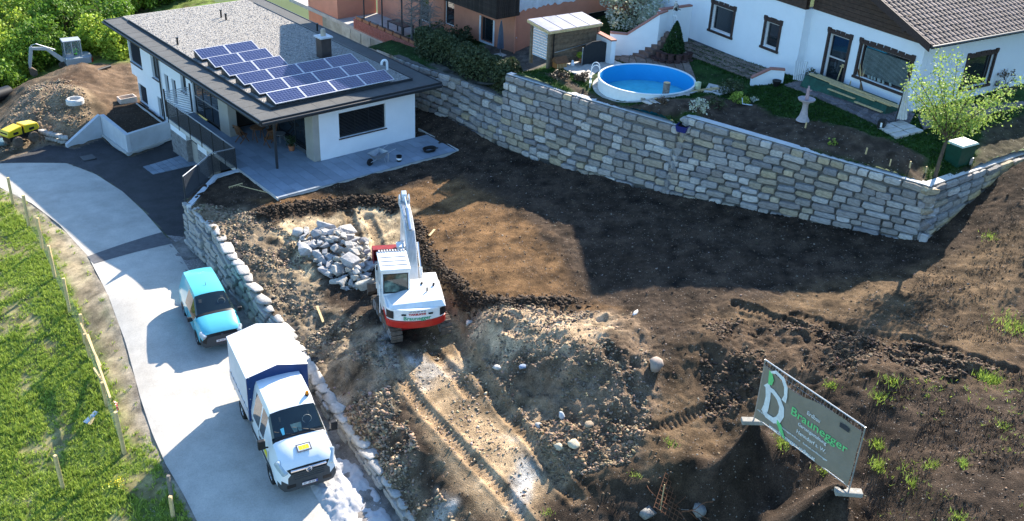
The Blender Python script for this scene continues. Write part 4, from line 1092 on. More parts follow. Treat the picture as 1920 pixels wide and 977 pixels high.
rw = thing('stone_retaining_wall', 'long tall retaining wall of grey and tan quarry stone holding up the pool garden', 'stone wall', (13, -10, 1))
def seg(T3, top_):
    out = []
    for p in T3:
        f = foot_at(p[1]-.1); f[2] -= .15; out.append(f)
    return out
tA = [P(*p) for p in RWT]; tB = [P(*p) for p in RWT2]; tC = [P(*p) for p in RWT3]
if True:
    ya = tA[-1][1]; yb = tB[0][1]; m = (ya+yb)/2
    tA[-1][1] = m; tB[0][1] = m; yb2 = (tB[-1][1]+tC[0][1])/2; tB[-1][1] = yb2; tC[0][1] = yb2
WN = 0
for T3, npz, sd, ch in ((tA, 45, 3, .35), (tB, 110, 4, .35), (tC, 110, 5, .30)):
    Fz = seg(T3, 0)
    for f, t in zip(Fz, T3):
        if f[0] > t[0]-.12: f[0] = t[0]-.12
    WN += stone_wall(rw, Fz, T3, ch, (.42, 1.02), .24, (M_sA, M_sA2, rampA, M_mort), npz, seed=sd)
# return to the right
tD = [tC[-1], P(1920, 292, 4.3), P(2200, 258, 4.3)]; fD = [foot_at(tC[-1][1]), P(1800, 412, 2.85), P(1910, 338, 4.0)]
fD = [np.array([tC[-1][0]+.05, tC[-1][1]-.25, 1.85]), np.array([tD[1][0], tD[1][1]-.25, 3.3]), np.array([tD[2][0], tD[2][1]-.25, 4.2])]
WN += stone_wall(rw, fD, tD, .30, (.42, 1.0), .24, (M_sA, M_sA2, rampA, M_mort), 38, seed=9)
# corner stones, and stones bonding the wall lengths together
cm_ = []
for k in range(10):
    me = bpy.data.meshes.new('corner_stone'); V, fs = TMB[k]; me.from_pydata([tuple(v) for v in V], [], fs); me.materials.append(M_sA); me.polygons.foreach_set('use_smooth', [True]*len(fs)); me.set_sharp_from_angle(angle=R_(30)); cm_.append(me)
rq = random.Random(77)
for (f, t, ang, n, wd, off) in ((fD[0], tC[-1], -.5, 8, .62, .02), ((foot_at(tC[0][1])), tC[0], 1.35, 9, .62, .0)):
    f = np.array(f); t = np.array(t); z = t[2]-.02; lo = f[2]; k = 0
    while z > lo:
        h = rq.uniform(.24, .33); q = (t[2]-z+h/2)/(t[2]-lo+.01); p = t+(f-t)*q; p[2] = z-h/2
        link('corner_stone', cm_[k % 10], rw, Vector(p)+Vector((.14-off, .12 if n == 8 else 0, 0))-Vector(rw.location), (0, 0, (ang+(1.2 if k % 2 else 0)) if n == 8 else ang+rq.uniform(-.03, .03)), (rq.uniform(.6, .8), .46 if n == 8 else .3, h*1.02)); z -= h; k += 1
# concrete strip on the wall head
M_cop = mat('wall_head_concrete', (.52, .52, .51), .9, var=.12, scale=2, bump=.4, bscale=40)
for T3 in (tB, tC, tD):
    b = B(); n = len(T3)
    vs = []
    for i, t in enumerate(T3):
        e = Vector(T3[min(i+1, n-1)]-T3[max(i-1, 0)]).normalized(); nn = Vector((0, 0, 1)).cross(e).normalized()
        if T3 is tD and i == 0: nn = Vector((0.25, .97, 0))
        for o_, z in ((.10, .02), (.46, .02), (.46, -.6), (.10, -.6)): q_ = Vector(t)+nn*o_; vs.append((q_.x, q_.y, q_.z+z))
    fs = []
    for i in range(n-1):
        for k in range(4): fs.append((4*i+k, 4*i+(k+1) % 4, 4*i+4+(k+1) % 4, 4*i+4+k))
    fs += [(0, 1, 2, 3), (4*n-1, 4*n-2, 4*n-3, 4*n-4)]
    b.add(vs, fs); b.build('wall_head', M_cop, rw, world=True)
b = B(); c = P(1728, 462, 1.95); b.cbox((c[0], c[1], c[2]+.22), (.12, .3, .62), .3, .05, .12); tag(b.build('boundary_stone', mat('pale_stone', (.42, .40, .37), .9, var=.2, bump=.8), bevel=.04), 'upright pale marker stone leaning against the corner of the tall stone wall', 'stone')

# left wall, along the lane
TL_ = [(347, 376, -.3), (407, 443, -.55), (433, 486, -.9), (459, 520, -1.15), (490, 572, -1.5), (525, 609, -1.8), (575, 690, -2.1), (640, 790, -2.4), (700, 870, -2.65), (760, 960, -2.9), (830, 1060, -3.1)]
tL = [P(*p) for p in TL_]; fL = []
for i, t in enumerate(tL):
    e = Vector(tL[min(i+1, len(tL)-1)]-tL[max(i-1, 0)]); e.z = 0; e.normalize(); nn = Vector((0, 0, 1)).cross(e)
    H = 2.0 if i < 1 else (1.9, 1.85, 1.6, 1.35, 1.1, .95, .85, .75, .7, .7)[min(i-1, 9)]
    q_ = Vector(t)-nn*(.12*H); g = float(LOW(np.array([q_.x]), np.array([q_.y]))[0])-.12
    fL.append(np.array([q_.x, q_.y, min(g, t[2]-.5)]))
rampL = [(.30, .29, .28), (.42, .40, .37), (.36, .35, .34), (.46, .42, .36), (.33, .32, .31), (.44, .43, .41)]
M_sL = mat('rough_stone', (.3, .3, .3), .92, var=.25, scale=4, bump=2.2, bscale=10, detail=8, rand_ramp=rampL)
M_sL2 = mat('rough_stone_joined', (.3, .3, .3), .92, var=.25, scale=4, bump=2.2, bscale=10, detail=8, attr=True)
lw = thing('dry_stone_wall', 'rough pale boulder wall running beside the lane past both parked vans', 'stone wall', (-4, -5, -2.6))
stone_wall(lw, fL, tL, .27, (.45, 1.0), .36, (M_sL, M_sL2, rampL, mat('dark_joint', (.05, .045, .04), .95, bump=1)), 280, jit=.05, name='boulder', seed=21, back=.09, gap=.03, tm=0)
M_cap = mat('cap_rock', (.40, .38, .35), .92, var=.22, scale=4, bump=1.2, bscale=14, objrand=.15)
# cap stones, in the sun
rc = random.Random(5); capm = [hull_rock(s+60, (1, .9, .6)) for s in range(5)]; cms = []
for V, F in capm:
    me = np_mesh('cap_stone', V, F, M_cap); cms.append(me)
dd = np.concatenate([[0], np.cumsum(np.hypot(*np.diff(np.array(tL)[:, :2], axis=0).T))]); s = 1.0
while s < dd[-1]:
    l = rc.uniform(.5, .9); p = [np.interp(s+l/2, dd, np.array(tL)[:, k]) for k in range(3)]; p2 = [np.interp(s+l/2+.2, dd, np.array(tL)[:, k]) for k in range(3)]
    a = math.atan2(p2[1]-p[1], p2[0]-p[0])
    link('cap_stone', cms[rc.randrange(5)], lw, Vector((p[0]+.10, p[1], p[2]+.02))-Vector(lw.location), (rc.uniform(-.1, .1), rc.uniform(-.1, .1), a+rc.uniform(-.2, .2)), (l*1.22, rc.uniform(.45, .62), rc.uniform(.26, .42)))
    s += l*.92
# white concrete wall end under the railing
we = thing('concrete_wing_wall', 'smooth white concrete wing wall under the railing where the stone wall begins', 'concrete wall', (-2.8, 1.2, -2.4))
b = B(); pts_ = [(-.5, 2.02), (-1.68, 2.02), (-2.8, 1.07), (-3.92, .12)]
for (p, q), (zp, zq) in zip(zip(pts_[:-1], pts_[1:]), ((-.02, -.03), (-.03, -.14), (-.14, -.26))): wseg(b, q, p, zq, zp, -3.0, th=-.24)
b.build('wall', M_cw, we, world=True)
# little pale block wall beside the roller
bw = thing('low_block_wall', 'low crumbling pale block wall between the gravel heap and the drive', 'stone wall', tuple(P(100, 270, -2.7)))
a = P(76, 256, -2.8); c = P(127, 272, -2.88)
for k in range(9):
    for j in range(2):
        t_ = (k+.5*(j % 2))/9; p = a*(1-t_)+c*t_
        link('block', cms[(k+j) % 5], bw, Vector((p[0], p[1]+.05, -2.75+.27*j))-Vector(bw.location), (0, 0, -.5+rc.uniform(-.2, .2)), (.42, .36, .34))
print('stones', WN)
# ================================================================ GARDEN ABOVE THE WALL
TG = [tuple(np.array(t)+np.array([.2, 0, -.08])) for t in (tB+tC)]
GARD = TPS([*TG, *[tuple(P(*p)) for p in [(1030, 130, 3.95), (1100, 160, 4.05), (1180, 105, 4.1), (1400, 170, 4.35), (1230, 225, 4.05), (1350, 215, 4.3), (1500, 225, 4.6), (1600, 262, 4.65), (1660, 262, 4.85), (1541, 149, 4.95), (1705, 215, 5.0), (1900, 195, 5.0), (1740, 330, 4.25), (1860, 305, 4.4), (1920, 270, 4.5), (1800, 260, 4.75)]],
             (14, 2, 2.75), (12.6, 4, 2.6), (12.3, -1.5, 2.9), (15, 0, 3.1), (17, 0, 3.4), (20, 0, 4), (30, -24, 4.9), (30, -10, 5), (13, 9, 2.4), (16, 9, 2.7), (20, -2, 4.1)], smooth=.05)
def hgard(x, y):
    z = GARD(x, y)
    m = np.maximum(spoly(x, y, BED1, .3), spoly(x, y, BED2, .3))
    return z+.02*fbm(x, y, .6, 3, 17)+m*(.10*fbm(x, y, .7, 3, 18)+.09*fbm(x, y, .25, 3, 19)+.06)+bumps(x, y, [(1590, 258, 4.6, .9, .25, 2), (1690, 305, 4.5, .9, .22, 2), (1540, 235, 4.6, .8, .12, 2), (1440, 205, 4.5, .7, .1, 2), (1330, 190, 4.3, .6, .2, 2)])
BED1 = wp([(1010, 140, 4), (1060, 150, 4), (1130, 180, 4.1), (1180, 200, 4.1), (1290, 200, 4.2), (1340, 190, 4.3), (1400, 185, 4.4), (1450, 215, 4.5), (1530, 235, 4.6), (1640, 265, 4.7), (1740, 300, 4.5), (1735, 345, 4.3), (1500, 278, 4.4), (1295, 215, 4.4), (1230, 225, 4.0), (1100, 185, 4.0)])
BED2 = wp([(1840, 240, 4.8), (1920, 215, 4.9), (1960, 270, 4.5), (1750, 345, 4.3), (1830, 300, 4.5)])
def cgard(x, y):
    jx = x+.3*fbm(x, y, .7, 3, 42); jy = y+.3*fbm(x, y, .7, 3, 52)
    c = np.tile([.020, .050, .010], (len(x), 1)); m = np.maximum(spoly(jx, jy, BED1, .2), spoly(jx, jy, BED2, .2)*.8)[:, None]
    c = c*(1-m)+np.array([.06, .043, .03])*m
    m = spoly(jx, jy, [(12, 3.9), (12.2, -2.4), (12.6, -2.6), (17.4, -1.9), (17.5, 3.9)], .2)[:, None]; c = c*(1-m)+np.array([.10, .09, .075])*m
    return np.clip(c*(1+.9*fbm(x, y, .35, 3, 97)[:, None]), .006, 1)
gp = [(tA[0][0]+.1, 9.4)]+[(t[0]+.1, t[1]) for t in tA[1:]]+[(t[0]+.16, t[1]) for t in tB+tC[:-1]]+[(tC[-1][0]+.2, tC[-1][1]+.2), (tD[1][0], tD[1][1]+.16), (tD[2][0], tD[2][1]+.16), (40, -26), (40, 9.4)]
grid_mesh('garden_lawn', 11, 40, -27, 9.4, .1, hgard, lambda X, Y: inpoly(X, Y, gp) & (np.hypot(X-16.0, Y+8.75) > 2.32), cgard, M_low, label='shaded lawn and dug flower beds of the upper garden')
def hG(x, y): return float(hgard(np.array([x]), np.array([y]))[0])
def PG(u, v, z=4.4):
    for _ in range(4): p = P(u, v, z); z = hG(p[0], p[1])
    return np.array([p[0], p[1], z])

# paved areas: irregular flat stones, each its own piece
def crazy(parent, quad, n, m, hf, material, hh=.035, jit=.28, seed=3, name='paving_stone', zoff=0, base=None):
    r = random.Random(seed); q0, q1, q2, q3 = [Vector((p[0], p[1], 0)) for p in quad]
    G = {}
    for i in range(n+1):
        for j in range(m+1):
            a = (i+(r.uniform(-jit, jit) if 0 < i < n else 0))/n; b_ = (j+(r.uniform(-jit, jit) if 0 < j < m else 0))/m
            G[i, j] = q0.lerp(q1, a).lerp(q3.lerp(q2, a), b_)
    rl = parent.location if parent else Vector((0, 0, 0))
    for i in range(n):
        for j in range(m):
            ps = [G[i, j], G[i+1, j], G[i+1, j+1], G[i, j+1]]; c = sum(ps, Vector())/4
            if math.hypot(c.x-16.0, c.y+8.75) < 2.72: continue
            ps = [c+(p-c)*.93 for p in ps]; z = hf(c.x, c.y)+zoff+r.uniform(0, .008)
            s = B(); s.add([(p.x-c.x, p.y-c.y, -.03) for p in ps]+[(p.x-c.x, p.y-c.y, hh) for p in ps], [(0, 3, 2, 1), (4, 5, 6, 7), (0, 1, 5, 4), (1, 2, 6, 5), (2, 3, 7, 6), (3, 0, 4, 7)])
            s.build(name, material, parent, loc=Vector((c.x, c.y, z))-rl)
M_pat = mat('patio_stone', (.16, .14, .14), .85, var=.3, scale=4, bump=.7, bscale=30, objrand=.3)
M_pat2 = mat('brown_paver', (.20, .15, .12), .85, var=.3, scale=4, bump=.7, bscale=30, objrand=.25)
M_plight = mat('pale_paver', (.50, .47, .42), .9, var=.15, scale=3, bump=.4, bscale=30, objrand=.08)

# ================================================================ WHITE HOUSE
EA = R_(-8); e1 = np.array([math.cos(EA), math.sin(EA), 0]); e2 = np.array([-math.sin(EA), math.cos(EA), 0]); OW = np.array([21.75, -19.3, 5.0])
def LWc(p): d = np.asarray(p)-OW; return np.array([d @ e1, d @ e2, p[2]])
def WW(a, b_, z): p = OW+e1*a+e2*b_; return (p[0], p[1], z)
def f2(u, v, a=0.0): return LWc(Q(u, v, OW+e1*a, e1))
def f3(u, v, b_=0.0): return LWc(Q(u, v, OW+e2*b_, e2))
AF = -.5
wh = thing('white_gable_house', 'large white rendered house with dark carved window frames and brown tiled roof', 'house', (26, -12, 4.2))
M_wr = mat('alpine_white', (.80, .82, .84), .9, var=.03, scale=1.2, bump=.3, bscale=80)
M_siding = mat('brown_siding', (.075, .045, .032), .75, var=.3, scale=5, bump=.6, bscale=20)
M_carve = mat('carved_dark_wood', (.055, .035, .03), .65, var=.3, scale=12, bump=.5)
zb = 8.02
def rngp(ps, f): A = np.array([f(*p) for p in ps]); return A
Wb = rngp([(1614, 78), (1716, 108), (1690, 179), (1602, 142)], f2); Wd = rngp([(1555, 58), (1598, 71), (1538, 150)], f2)
W1_ = rngp([(1336, 5), (1380, 17), (1371, 72), (1331, 58)], lambda u, v: f2(u, v, AF)); W2_ = rngp([(1436, 36), (1466, 44), (1456, 98), (1429, 89)], lambda u, v: f2(u, v, AF)); Wk = rngp([(1324, 108), (1341, 114), (1338, 137), (1322, 130)], lambda u, v: f2(u, v, AF))
Ws = rngp([(1815, 106), (1869, 97), (1847, 160)], f3)
bc = f2(1504, 60, AF)[1]       # corner of the projecting wing
bend = f2(1290, 40, AF)[1]
def hb(A, k=1): return (A[:, k].min()+.05, A[:, k].max()-.05)
bigw = (min(Wb[1][1], Wb[2][1])+.12, max(Wb[0][1], Wb[3][1])-.12, (Wb[2][2]+Wb[3][2])/2+.1, (Wb[0][2]+Wb[1][2])/2-.12)
door = (Wd[1][1]+.1, Wd[0][1]-.1, 5.0, (Wd[0][2]+Wd[1][2])/2-.1)
w1 = (min(W1_[1][1], W1_[2][1])+.1, max(W1_[0][1], W1_[3][1])-.1, W1_[2:, 2].mean()+.1, W1_[:2, 2].mean()-.1)
w2 = (min(W2_[1][1], W2_[2][1])+.08, max(W2_[0][1], W2_[3][1])-.08, W2_[2:, 2].mean()+.1, W2_[:2, 2].mean()-.1)
wk = (min(Wk[1][1], Wk[2][1]), max(Wk[0][1], Wk[3][1]), Wk[2:, 2].mean(), Wk[:2, 2].mean())
ws = (Ws[0][0]+.1, Ws[1][0]-.1, Ws[2][2]+.1, Ws[:2, 2].mean()-.1)
print('white house', 'bc', bc, 'bend', bend, 'big', np.round(bigw, 2), 'door', np.round(door, 2), 'w1', np.round(w1, 2), 'w2', np.round(w2, 2), 'wk', np.round(wk, 2), 'ws', np.round(ws, 2), 'brown', f2(1541, 16)[2], f2(1504, 20, AF)[2])
E2 = (e2[0], e2[1]); E1 = (e1[0], e1[1]); N2 = (-e1[0], -e1[1]); N3 = (-e2[0], -e2[1])
b = B(); wall(b, tuple(OW[:2]), E2, N2, bc, 3.6, zb, .35, [(bigw[0], bigw[1], bigw[2], bigw[3]), (door[0], door[1], door[2], door[3])])
o1 = WW(AF, 0, 0)
wall(b, (WW(AF, bc, 0)[0], WW(AF, bc, 0)[1]), E2, N2, 19-bc, 3.0, zb, .35, [(w1[0]-bc, w1[1]-bc, w1[2], w1[3]), (w2[0]-bc, w2[1]-bc, w2[2], w2[3]), (wk[0]-bc, wk[1]-bc, wk[2], wk[3])])
wall(b, tuple(WW(.36, 0, 0)[:2]), E1, N3, 13, 3.6, 8.36, .35, [(ws[0]-.36, ws[1]-.36, ws[2], ws[3])])
wall(b, tuple(WW(AF+.355, bc, 0)[:2]), E1, N3, .4, 3.6, zb, .3)
b.build('wall', M_wr, wh, world=True)
def carved(parent, a0, a1, z0, z1, nrm_a, along=1, a_pl=0.0, nm='carved_frame'):
    b = B(); t = .13; pr = .05
    def pt(s, z, d):
        return WW(a_pl-d, s, z) if along == 1 else WW(s, -d, z)
    def bxx(s0, s1, y0, y1, d0=-.05, d1=pr):
        vs = [pt(s, z, d) for z in (y0, y1) for s, d in ((s0, d1), (s1, d1), (s1, d0), (s0, d0))]; b.add(vs, [(0, 3, 2, 1), (4, 5, 6, 7), (0, 1, 5, 4), (1, 2, 6, 5), (2, 3, 7, 6), (3, 0, 4, 7)])
    bxx(a0-t, a0, z0-.02, z1+.02); bxx(a1, a1+t, z0-.02, z1+.02); bxx(a0-t-.04, a1+t+.04, z0-t, z0-.02, -.05, .09); bxx(a0-t-.03, a1+t+.03, z1+.02, z1+.14)
    n = max(4, int((a1-a0)/.35))
    for k in range(n):     # scalloped crest
        s = a0+(a1-a0)*(k+.5)/n; w_ = (a1-a0)/n*.42; h = .07+.05*math.sin(math.pi*(k+.5)/n)
        bxx(s-w_, s+w_, z1+.14, z1+.14+h, -.03, .04)
    for s in (a0-t, a1): bxx(s-.03, s+t+.03, z1+.10, z1+.27, -.04, .08)
    return b.build(nm, M_carve, parent, world=True)
M_curt = mat('pale_curtain', (.30, .36, .34), .8, var=.25, scale=3)
for (a0, a1, z0, z1), pl_, bars, nm in ((bigw, 0, (), 'window'), (door, 0, (), 'terrace_door'), (w1, AF, (), 'window'), (w2, AF, (), 'window')):
    o_ = WW(pl_, 0, 0); fr = win(wh, o_, E2, N2, a0, a1, z0, z1, rec=.13, name=nm, sill=False, fw=.07, fm=mat('white_inner', (.6, .55, .52), .6) if nm != 'window' or pl_ else M_carve)
    carved(wh, a0, a1, z0, z1, 0, 1, pl_)
    if nm == 'terrace_door':
        b = B(); zz = z0+(z1-z0)*.5; vs = [WW(-pl_+dd, s, z) for z in (zz-.03, zz+.03) for s, dd in ((a0+.05, .11), (a1-.05, .11), (a1-.05, .15), (a0+.05, .15))]
        b.add(vs, [(0, 3, 2, 1), (4, 5, 6, 7), (0, 1, 5, 4), (1, 2, 6, 5), (2, 3, 7, 6), (3, 0, 4, 7)]); b.build('door_rail', mat('white_inner', (.6, .55, .52), .6), fr)
    if nm == 'window' and not pl_:
        b = B(); n = 40
        for k in range(n):     # pleated vertical curtain strips behind the pane
            s = a0+.15+(a1-a0-.3)*k/n; vs = [WW(.10+.0, s, z0+.15), WW(.125, s+(a1-a0-.3)/n*.75, z0+.15), WW(.125, s+(a1-a0-.3)/n*.75, z1-.15), WW(.10, s, z1-.15)]; b.add(vs, [(0, 1, 2, 3)])
        for k in range(8):
            s = a0+.2+k*.1*0+(a1-a0-.4)*random.random(); b.tube([WW(.05, s, z0+.05), WW(.05, s+.05, z0+.2)], .05, 5)
        b.build('curtain_strips', M_curt, fr, kind='stuff')
o_ = WW(0, 0, 0); win(wh, o_, E1, N3, ws[0], ws[1], ws[2], ws[3], rec=.13, name='window', sill=False, fm=M_carve); carved(wh, ws[0], ws[1], ws[2], ws[3], 0, 2)
o_ = WW(AF, 0, 0); win(wh, o_, E2, N2, wk[0], wk[1], wk[2], wk[3], rec=.16, name='cellar_window', sill=False, fm=mat('white_inner', (.6, .55, .52), .6))
# plinth + band
b = B()
def fbox(b, a0, a1, b0, b1, z0, z1):
    vs = [WW(a, bb, z) for z in (z0, z1) for a, bb in ((a0, b0), (a1, b0), (a1, b1), (a0, b1))]; b.add(vs, [(0, 3, 2, 1), (4, 5, 6, 7), (0, 1, 5, 4), (1, 2, 6, 5), (2, 3, 7, 6), (3, 0, 4, 7)])
fbox(b, AF-.03, AF-.002, bc, 15, 3.6, 4.55); b.build('plinth', mat('grey_plinth', (.13, .12, .14), .8, var=.2), wh, world=True)
zl = f2(1376, 116, AF)[2]; b = B(); fbox(b, AF-.03, AF-.002, bc, 16, zl-.02, zl+.02); b.build('drip_band', M_anth, wh, world=True)
# gable siding: boards
pit = math.tan(R_(21.4)); BR = 9.4; ZE = 8.25; BE = -.6
def zroof(bb): return ZE+(min(bb, 2*BR-bb)-BE)*pit
for (pl_, b0, b1) in ((0, -.0, bc), (AF, bc, 18.8)):
    z = zb+.0
    while z < 11.9:
        h = .2; lo = max(b0, BE+(z+.1-ZE)/pit+.0); hi = min(b1, 2*BR-lo if lo > b0 else b1, 2*BR-(BE+(z+.1-ZE)/pit))
        if hi > lo+.1:
            vis = z < 9.0
            if vis:
                b = B(); fbox(b, pl_-.05, pl_+.1, lo, hi, z, z+h-.015); b.build('gable_board', M_siding, wh, world=True)
        z += h
    b = B(); vs = []
    bb0, bb1 = b0, b1
    pts_ = [(bb0, 8.9 if bb0 < 1 else zroof(bb0)-.1)]
    prof = [(bb0, zb), (bb0, zroof(bb0)-.12)]+([(BR, zroof(BR)-.12)] if bb0 < BR < bb1 else [])+[(bb1, zroof(bb1)-.12), (bb1, zb)]
    n = len(prof); b.add([WW(pl_-.02, p, z) for p, z in prof]+[WW(pl_+.2, p, z) for p, z in prof], [tuple(range(n)), tuple(range(2*n-1, n-1, -1))]+[(k, n+k, n+(k+1) % n, (k+1) % n) for k in range(n)])
    b.build('gable', M_siding, wh, world=True)
# roof slabs
AO = -.57
roof = None
b = B()
for s0, s1 in ((BE, BR), (2*BR-BE, BR)):
    vs = [WW(a, bb, zroof(bb)+dz) for dz in (-.14, .0) for a, bb in ((AO, s0), (14, s0), (14, s1), (AO, s1))]; b.add(vs, [(0, 3, 2, 1), (4, 5, 6, 7), (0, 1, 5, 4), (1, 2, 6, 5), (2, 3, 7, 6), (3, 0, 4, 7)])
M_tile = mat('brown_roof_tile', (.15, .11, .095), .75, var=.35, scale=7, bump=.8, bscale=30, objrand=.3)
wroof = b.build('roof', mat('roof_underlay', (.03, .025, .022), .9), wh, world=True)
b = B(); vs = []
for s0, s1 in ((BE-.02, BR), (2*BR-BE+.02, BR)):
    vs = [WW(a, bb, zroof(bb)+dz) for dz in (-.26, .09) for a, bb in ((AO-.05, s0), (AO-.003, s0), (AO-.003, s1), (AO-.05, s1))]; b.add(vs, [(0, 3, 2, 1), (4, 5, 6, 7), (0, 1, 5, 4), (1, 2, 6, 5), (2, 3, 7, 6), (3, 0, 4, 7)])
b.build('verge_board', M_carve, wroof)
b = B(); b.tube([WW(AO, BE-.10, ZE-.06), WW(14, BE-.10, ZE-.06)], .08, 8); b.build('gutter', M_anth, wroof, smooth=True)
for k in range(5):
    b = B(); fbox(b, AO+.0, AO+.12, .8+k*1.0, 1.0+k*1.0, zroof(.9+k)-.4, zroof(.9+k)-.145) ; 
    if k in (0, 3): b.build('rafter_end', M_carve, wroof)
# tiles
tb = B(); nseg = 5; prof = [(0, .0), (.03, .035), (.09, .055), (.15, .035), (.19, .012), (.285, .006)]
for (x0, y0), (x1, y1) in zip(prof[:-1], prof[1:]): tb.add([(x0, 0, y0+.03), (x1, 0, y1+.03), (x1, .42, y1), (x0, .42, y0), (x0, 0, y0), (x1, 0, y1)], [(0, 1, 2, 3), (0, 4, 5, 1)])
tme = tb.mesh('roof_tile', M_tile, smooth=40); tv = [tuple(v.co) for v in tme.vertices]; tf = [tuple(p.vertices) for p in tme.polygons]
slope = math.atan(pit); Rt = Matrix(((e1[0], e2[0], 0, 0), (e1[1], e2[1], 0, 0), (0, 0, 1, 0), (0, 0, 0, 1))) @ Euler((slope, 0, 0)).to_matrix().to_4x4()
rest = B(); cnt = 0; tl_ = []
for r_ in range(28):
    for c_ in range(50):
        a = AO+.0+c_*.292; bb = BE-.04+r_*.335*math.cos(slope); p = WW(a, bb, zroof(bb)+.004)
        rel = np.array(p)-CAM; zc = rel @ CF; u = 960+FPX*(rel @ CR)/zc; v = 488.5-FPX*(rel @ CU)/zc
        vis = (-15 < v) and u < 1935
        tl_.append((0 if vis else 1, -v if False else np.linalg.norm(rel), p))
tl_.sort(key=lambda q: (q[0], q[1]))
for k, (nv, dd_, p) in enumerate(tl_):
    M_ = Matrix.Translation(p) @ Rt
    if k < 290 and nv == 0:
        o = bpy.data.objects.new('roof_tile', tme); C.objects.link(o); o.parent = wroof; o.matrix_local = M_
    elif nv == 0 or p[2] < 10: rest.add([M_ @ Vector(v) for v in tv], tf)
o = link('far_roof_tiles', rest.mesh('far_roof_tiles', M_tile, smooth=40), wroof); tag(o, kind='stuff')

# terrace in front of the white house: irregular stones; and the pale slabs under the umbrella
pt_ = tag(B().box(-.01, .01, -.01, .01, -.01, .0).build('stone_patio', M_pat, loc=PG(1600, 190)), None, None, None, 'structure')
q0, q1, q2, q3 = PG(1470, 160), PG(1690, 262), WW(-.05, -.3, 5), WW(-.05, 5.6, 5)
crazy(pt_, [q0, q1, q2, q3], 22, 7, hG, M_pat, seed=4)
q0, q1, q2, q3 = PG(1500, 225), PG(1640, 262), PG(1690, 262), PG(1690, 262)
crazy(pt_, [WW(.0, -.35, 5), WW(8, -.35, 5), WW(8, -1.7, 5), WW(-1.2, -1.7, 5)], 14, 3, lambda x, y: 4.98, M_pat, seed=6)
sp_ = [PG(1643, 240), PG(1680, 262), PG(1732, 248), PG(1690, 228)]
crazy(pt_, sp_, 3, 2, hG, M_plight, jit=0, hh=.07, name='umbrella_slab', seed=8)
# pool area paving
pp = tag(B().box(-.01, .01, -.01, .01, -.01, .0).build('pool_patio', M_plight, loc=PG(1100, 130)), None, None, None, 'structure')
crazy(pp, [PG(1042, 125), PG(1128, 178), PG(1170, 122), PG(1110, 98)], 6, 4, hG, M_plight, jit=.05, hh=.05, seed=10, name='patio_slab')
crazy(pp, [PG(1150, 96), PG(1150, 112), PG(1310, 160), PG(1290, 110)], 4, 10, hG, M_pat2, seed=11)
crazy(pp, [WW(AF-.05, 14.3, 0), WW(AF-1.8, 13.6, 0), WW(AF-1.7, bc+1.2, 0), WW(AF-.05, bc+1.0, 0)], 4, 16, hG, M_pat2, seed=12)
crazy(pp, [PG(1305, 152), PG(1300, 176), PG(1345, 180), PG(1380, 168)], 3, 3, hG, M_plight, jit=.1, seed=13, name='patio_slab')
crazy(pp, [PG(1178, 188), PG(1215, 205), PG(1240, 195), PG(1205, 180)], 3, 2, hG, M_plight, jit=.1, seed=14, name='patio_slab')

# ================================================================ POOL
PC = np.array([16.0, -8.75]); PR = 2.30; PZ = 4.62
pool = thing('round_pool', 'round above-ground pool with bright blue liner and a little water', 'pool', (PC[0], PC[1], 4.05))
b = B(); b.lathe([(PR+.03, -.2), (PR+.03, .52), (PR+.06, .53), (PR+.06, .57), (PR-.02, .57), (PR-.03, .52)], 64, cap=False); b.build('steel_wall', mat('pool_white', (.72, .76, .76), .4, var=.05), pool, smooth=True)
b = B(); b.lathe([(PR-.035, .54), (PR-.04, -.75), (0, -.75)], 64, cap=False); b.build('liner', mat('pool_liner', (.02, .32, .66), .45, var=.05, scale=1), pool, smooth=50)
b = B(); b.lathe([(PR-.05, -.28), (0, -.28)], 64, cap=False); b.build('water', mat('pool_water', (.10, .52, .58), .06, var=.15, scale=1.5, bump=.25, bscale=5, spec=.6, coat=.2), pool)
vs = []; fs = []; nr = 48
for k in range(nr):
    a = 2*math.pi*k/nr; 
    for r_ in (PR+.02, PR+.28): x_, y_ = PC[0]+r_*math.cos(a), PC[1]+r_*math.sin(a); vs.append((x_, y_, hG(PC[0]+(PR+.3)*math.cos(a), PC[1]+(PR+.3)*math.sin(a))+.03))
b = B(); b.add(vs, [(2*k, 2*k+1, (2*k+3) % (2*nr), (2*k+2) % (2*nr)) for k in range(nr)]); b.build('edge_strip', mat('worn_concrete', (.42, .40, .36), .9, var=.4, scale=5, bump=1), pool, world=True)
ld = thing('pool_ladder', 'white metal pool ladder hooked over the left rim of the pool', 'ladder', (PC[0]-1.66, PC[1]+1.57, 4.05), R_(136))
b = B()
for s in (-.24, .24): b.tube([(.42, s, 0), (.40, s, .8)]+[(.2+.2*math.cos(a), s, .85+.28*math.sin(a)) for a in np.linspace(.2, 2.9, 7)]+[(-.02, s, .6), (-.06, s, -.6)], .02, 6)
b.build('handrails', mat('pvc_white', (.8, .8, .8), .4), ld, smooth=True)
for k in range(3): b = B(); b.box(-.12, -.02, -.24, .24, -.35+k*.28, -.32+k*.28); b.build('tread', mat('pvc_white', (.8, .8, .8), .4), ld)
for k in range(2): b = B(); b.box(.36, .46, -.24, .24, .2+k*.27, .23+k*.27); b.build('tread', mat('pvc_white', (.8, .8, .8), .4), ld)
st_ = PG(1248, 178); t = thing('tree_stump', 'upright cut log standing against the front of the pool', 'log', (st_[0], st_[1], st_[2]-.02))
b = B(); b.lathe([(.17, 0), (.16, .3), (.165, .62)], 12, cap=False); b.build('bark', M_barkg, t, smooth=True); b = B(); b.lathe([(0, .62), (.163, .621)], 12, cap=False); b.build('cut_face', M_lath, t)
sk = thing('pool_skimmer', 'pale yellow skimmer box hooked on the right rim of the pool', 'skimmer', (PC[0]+1.28, PC[1]-2.13, 4.05))
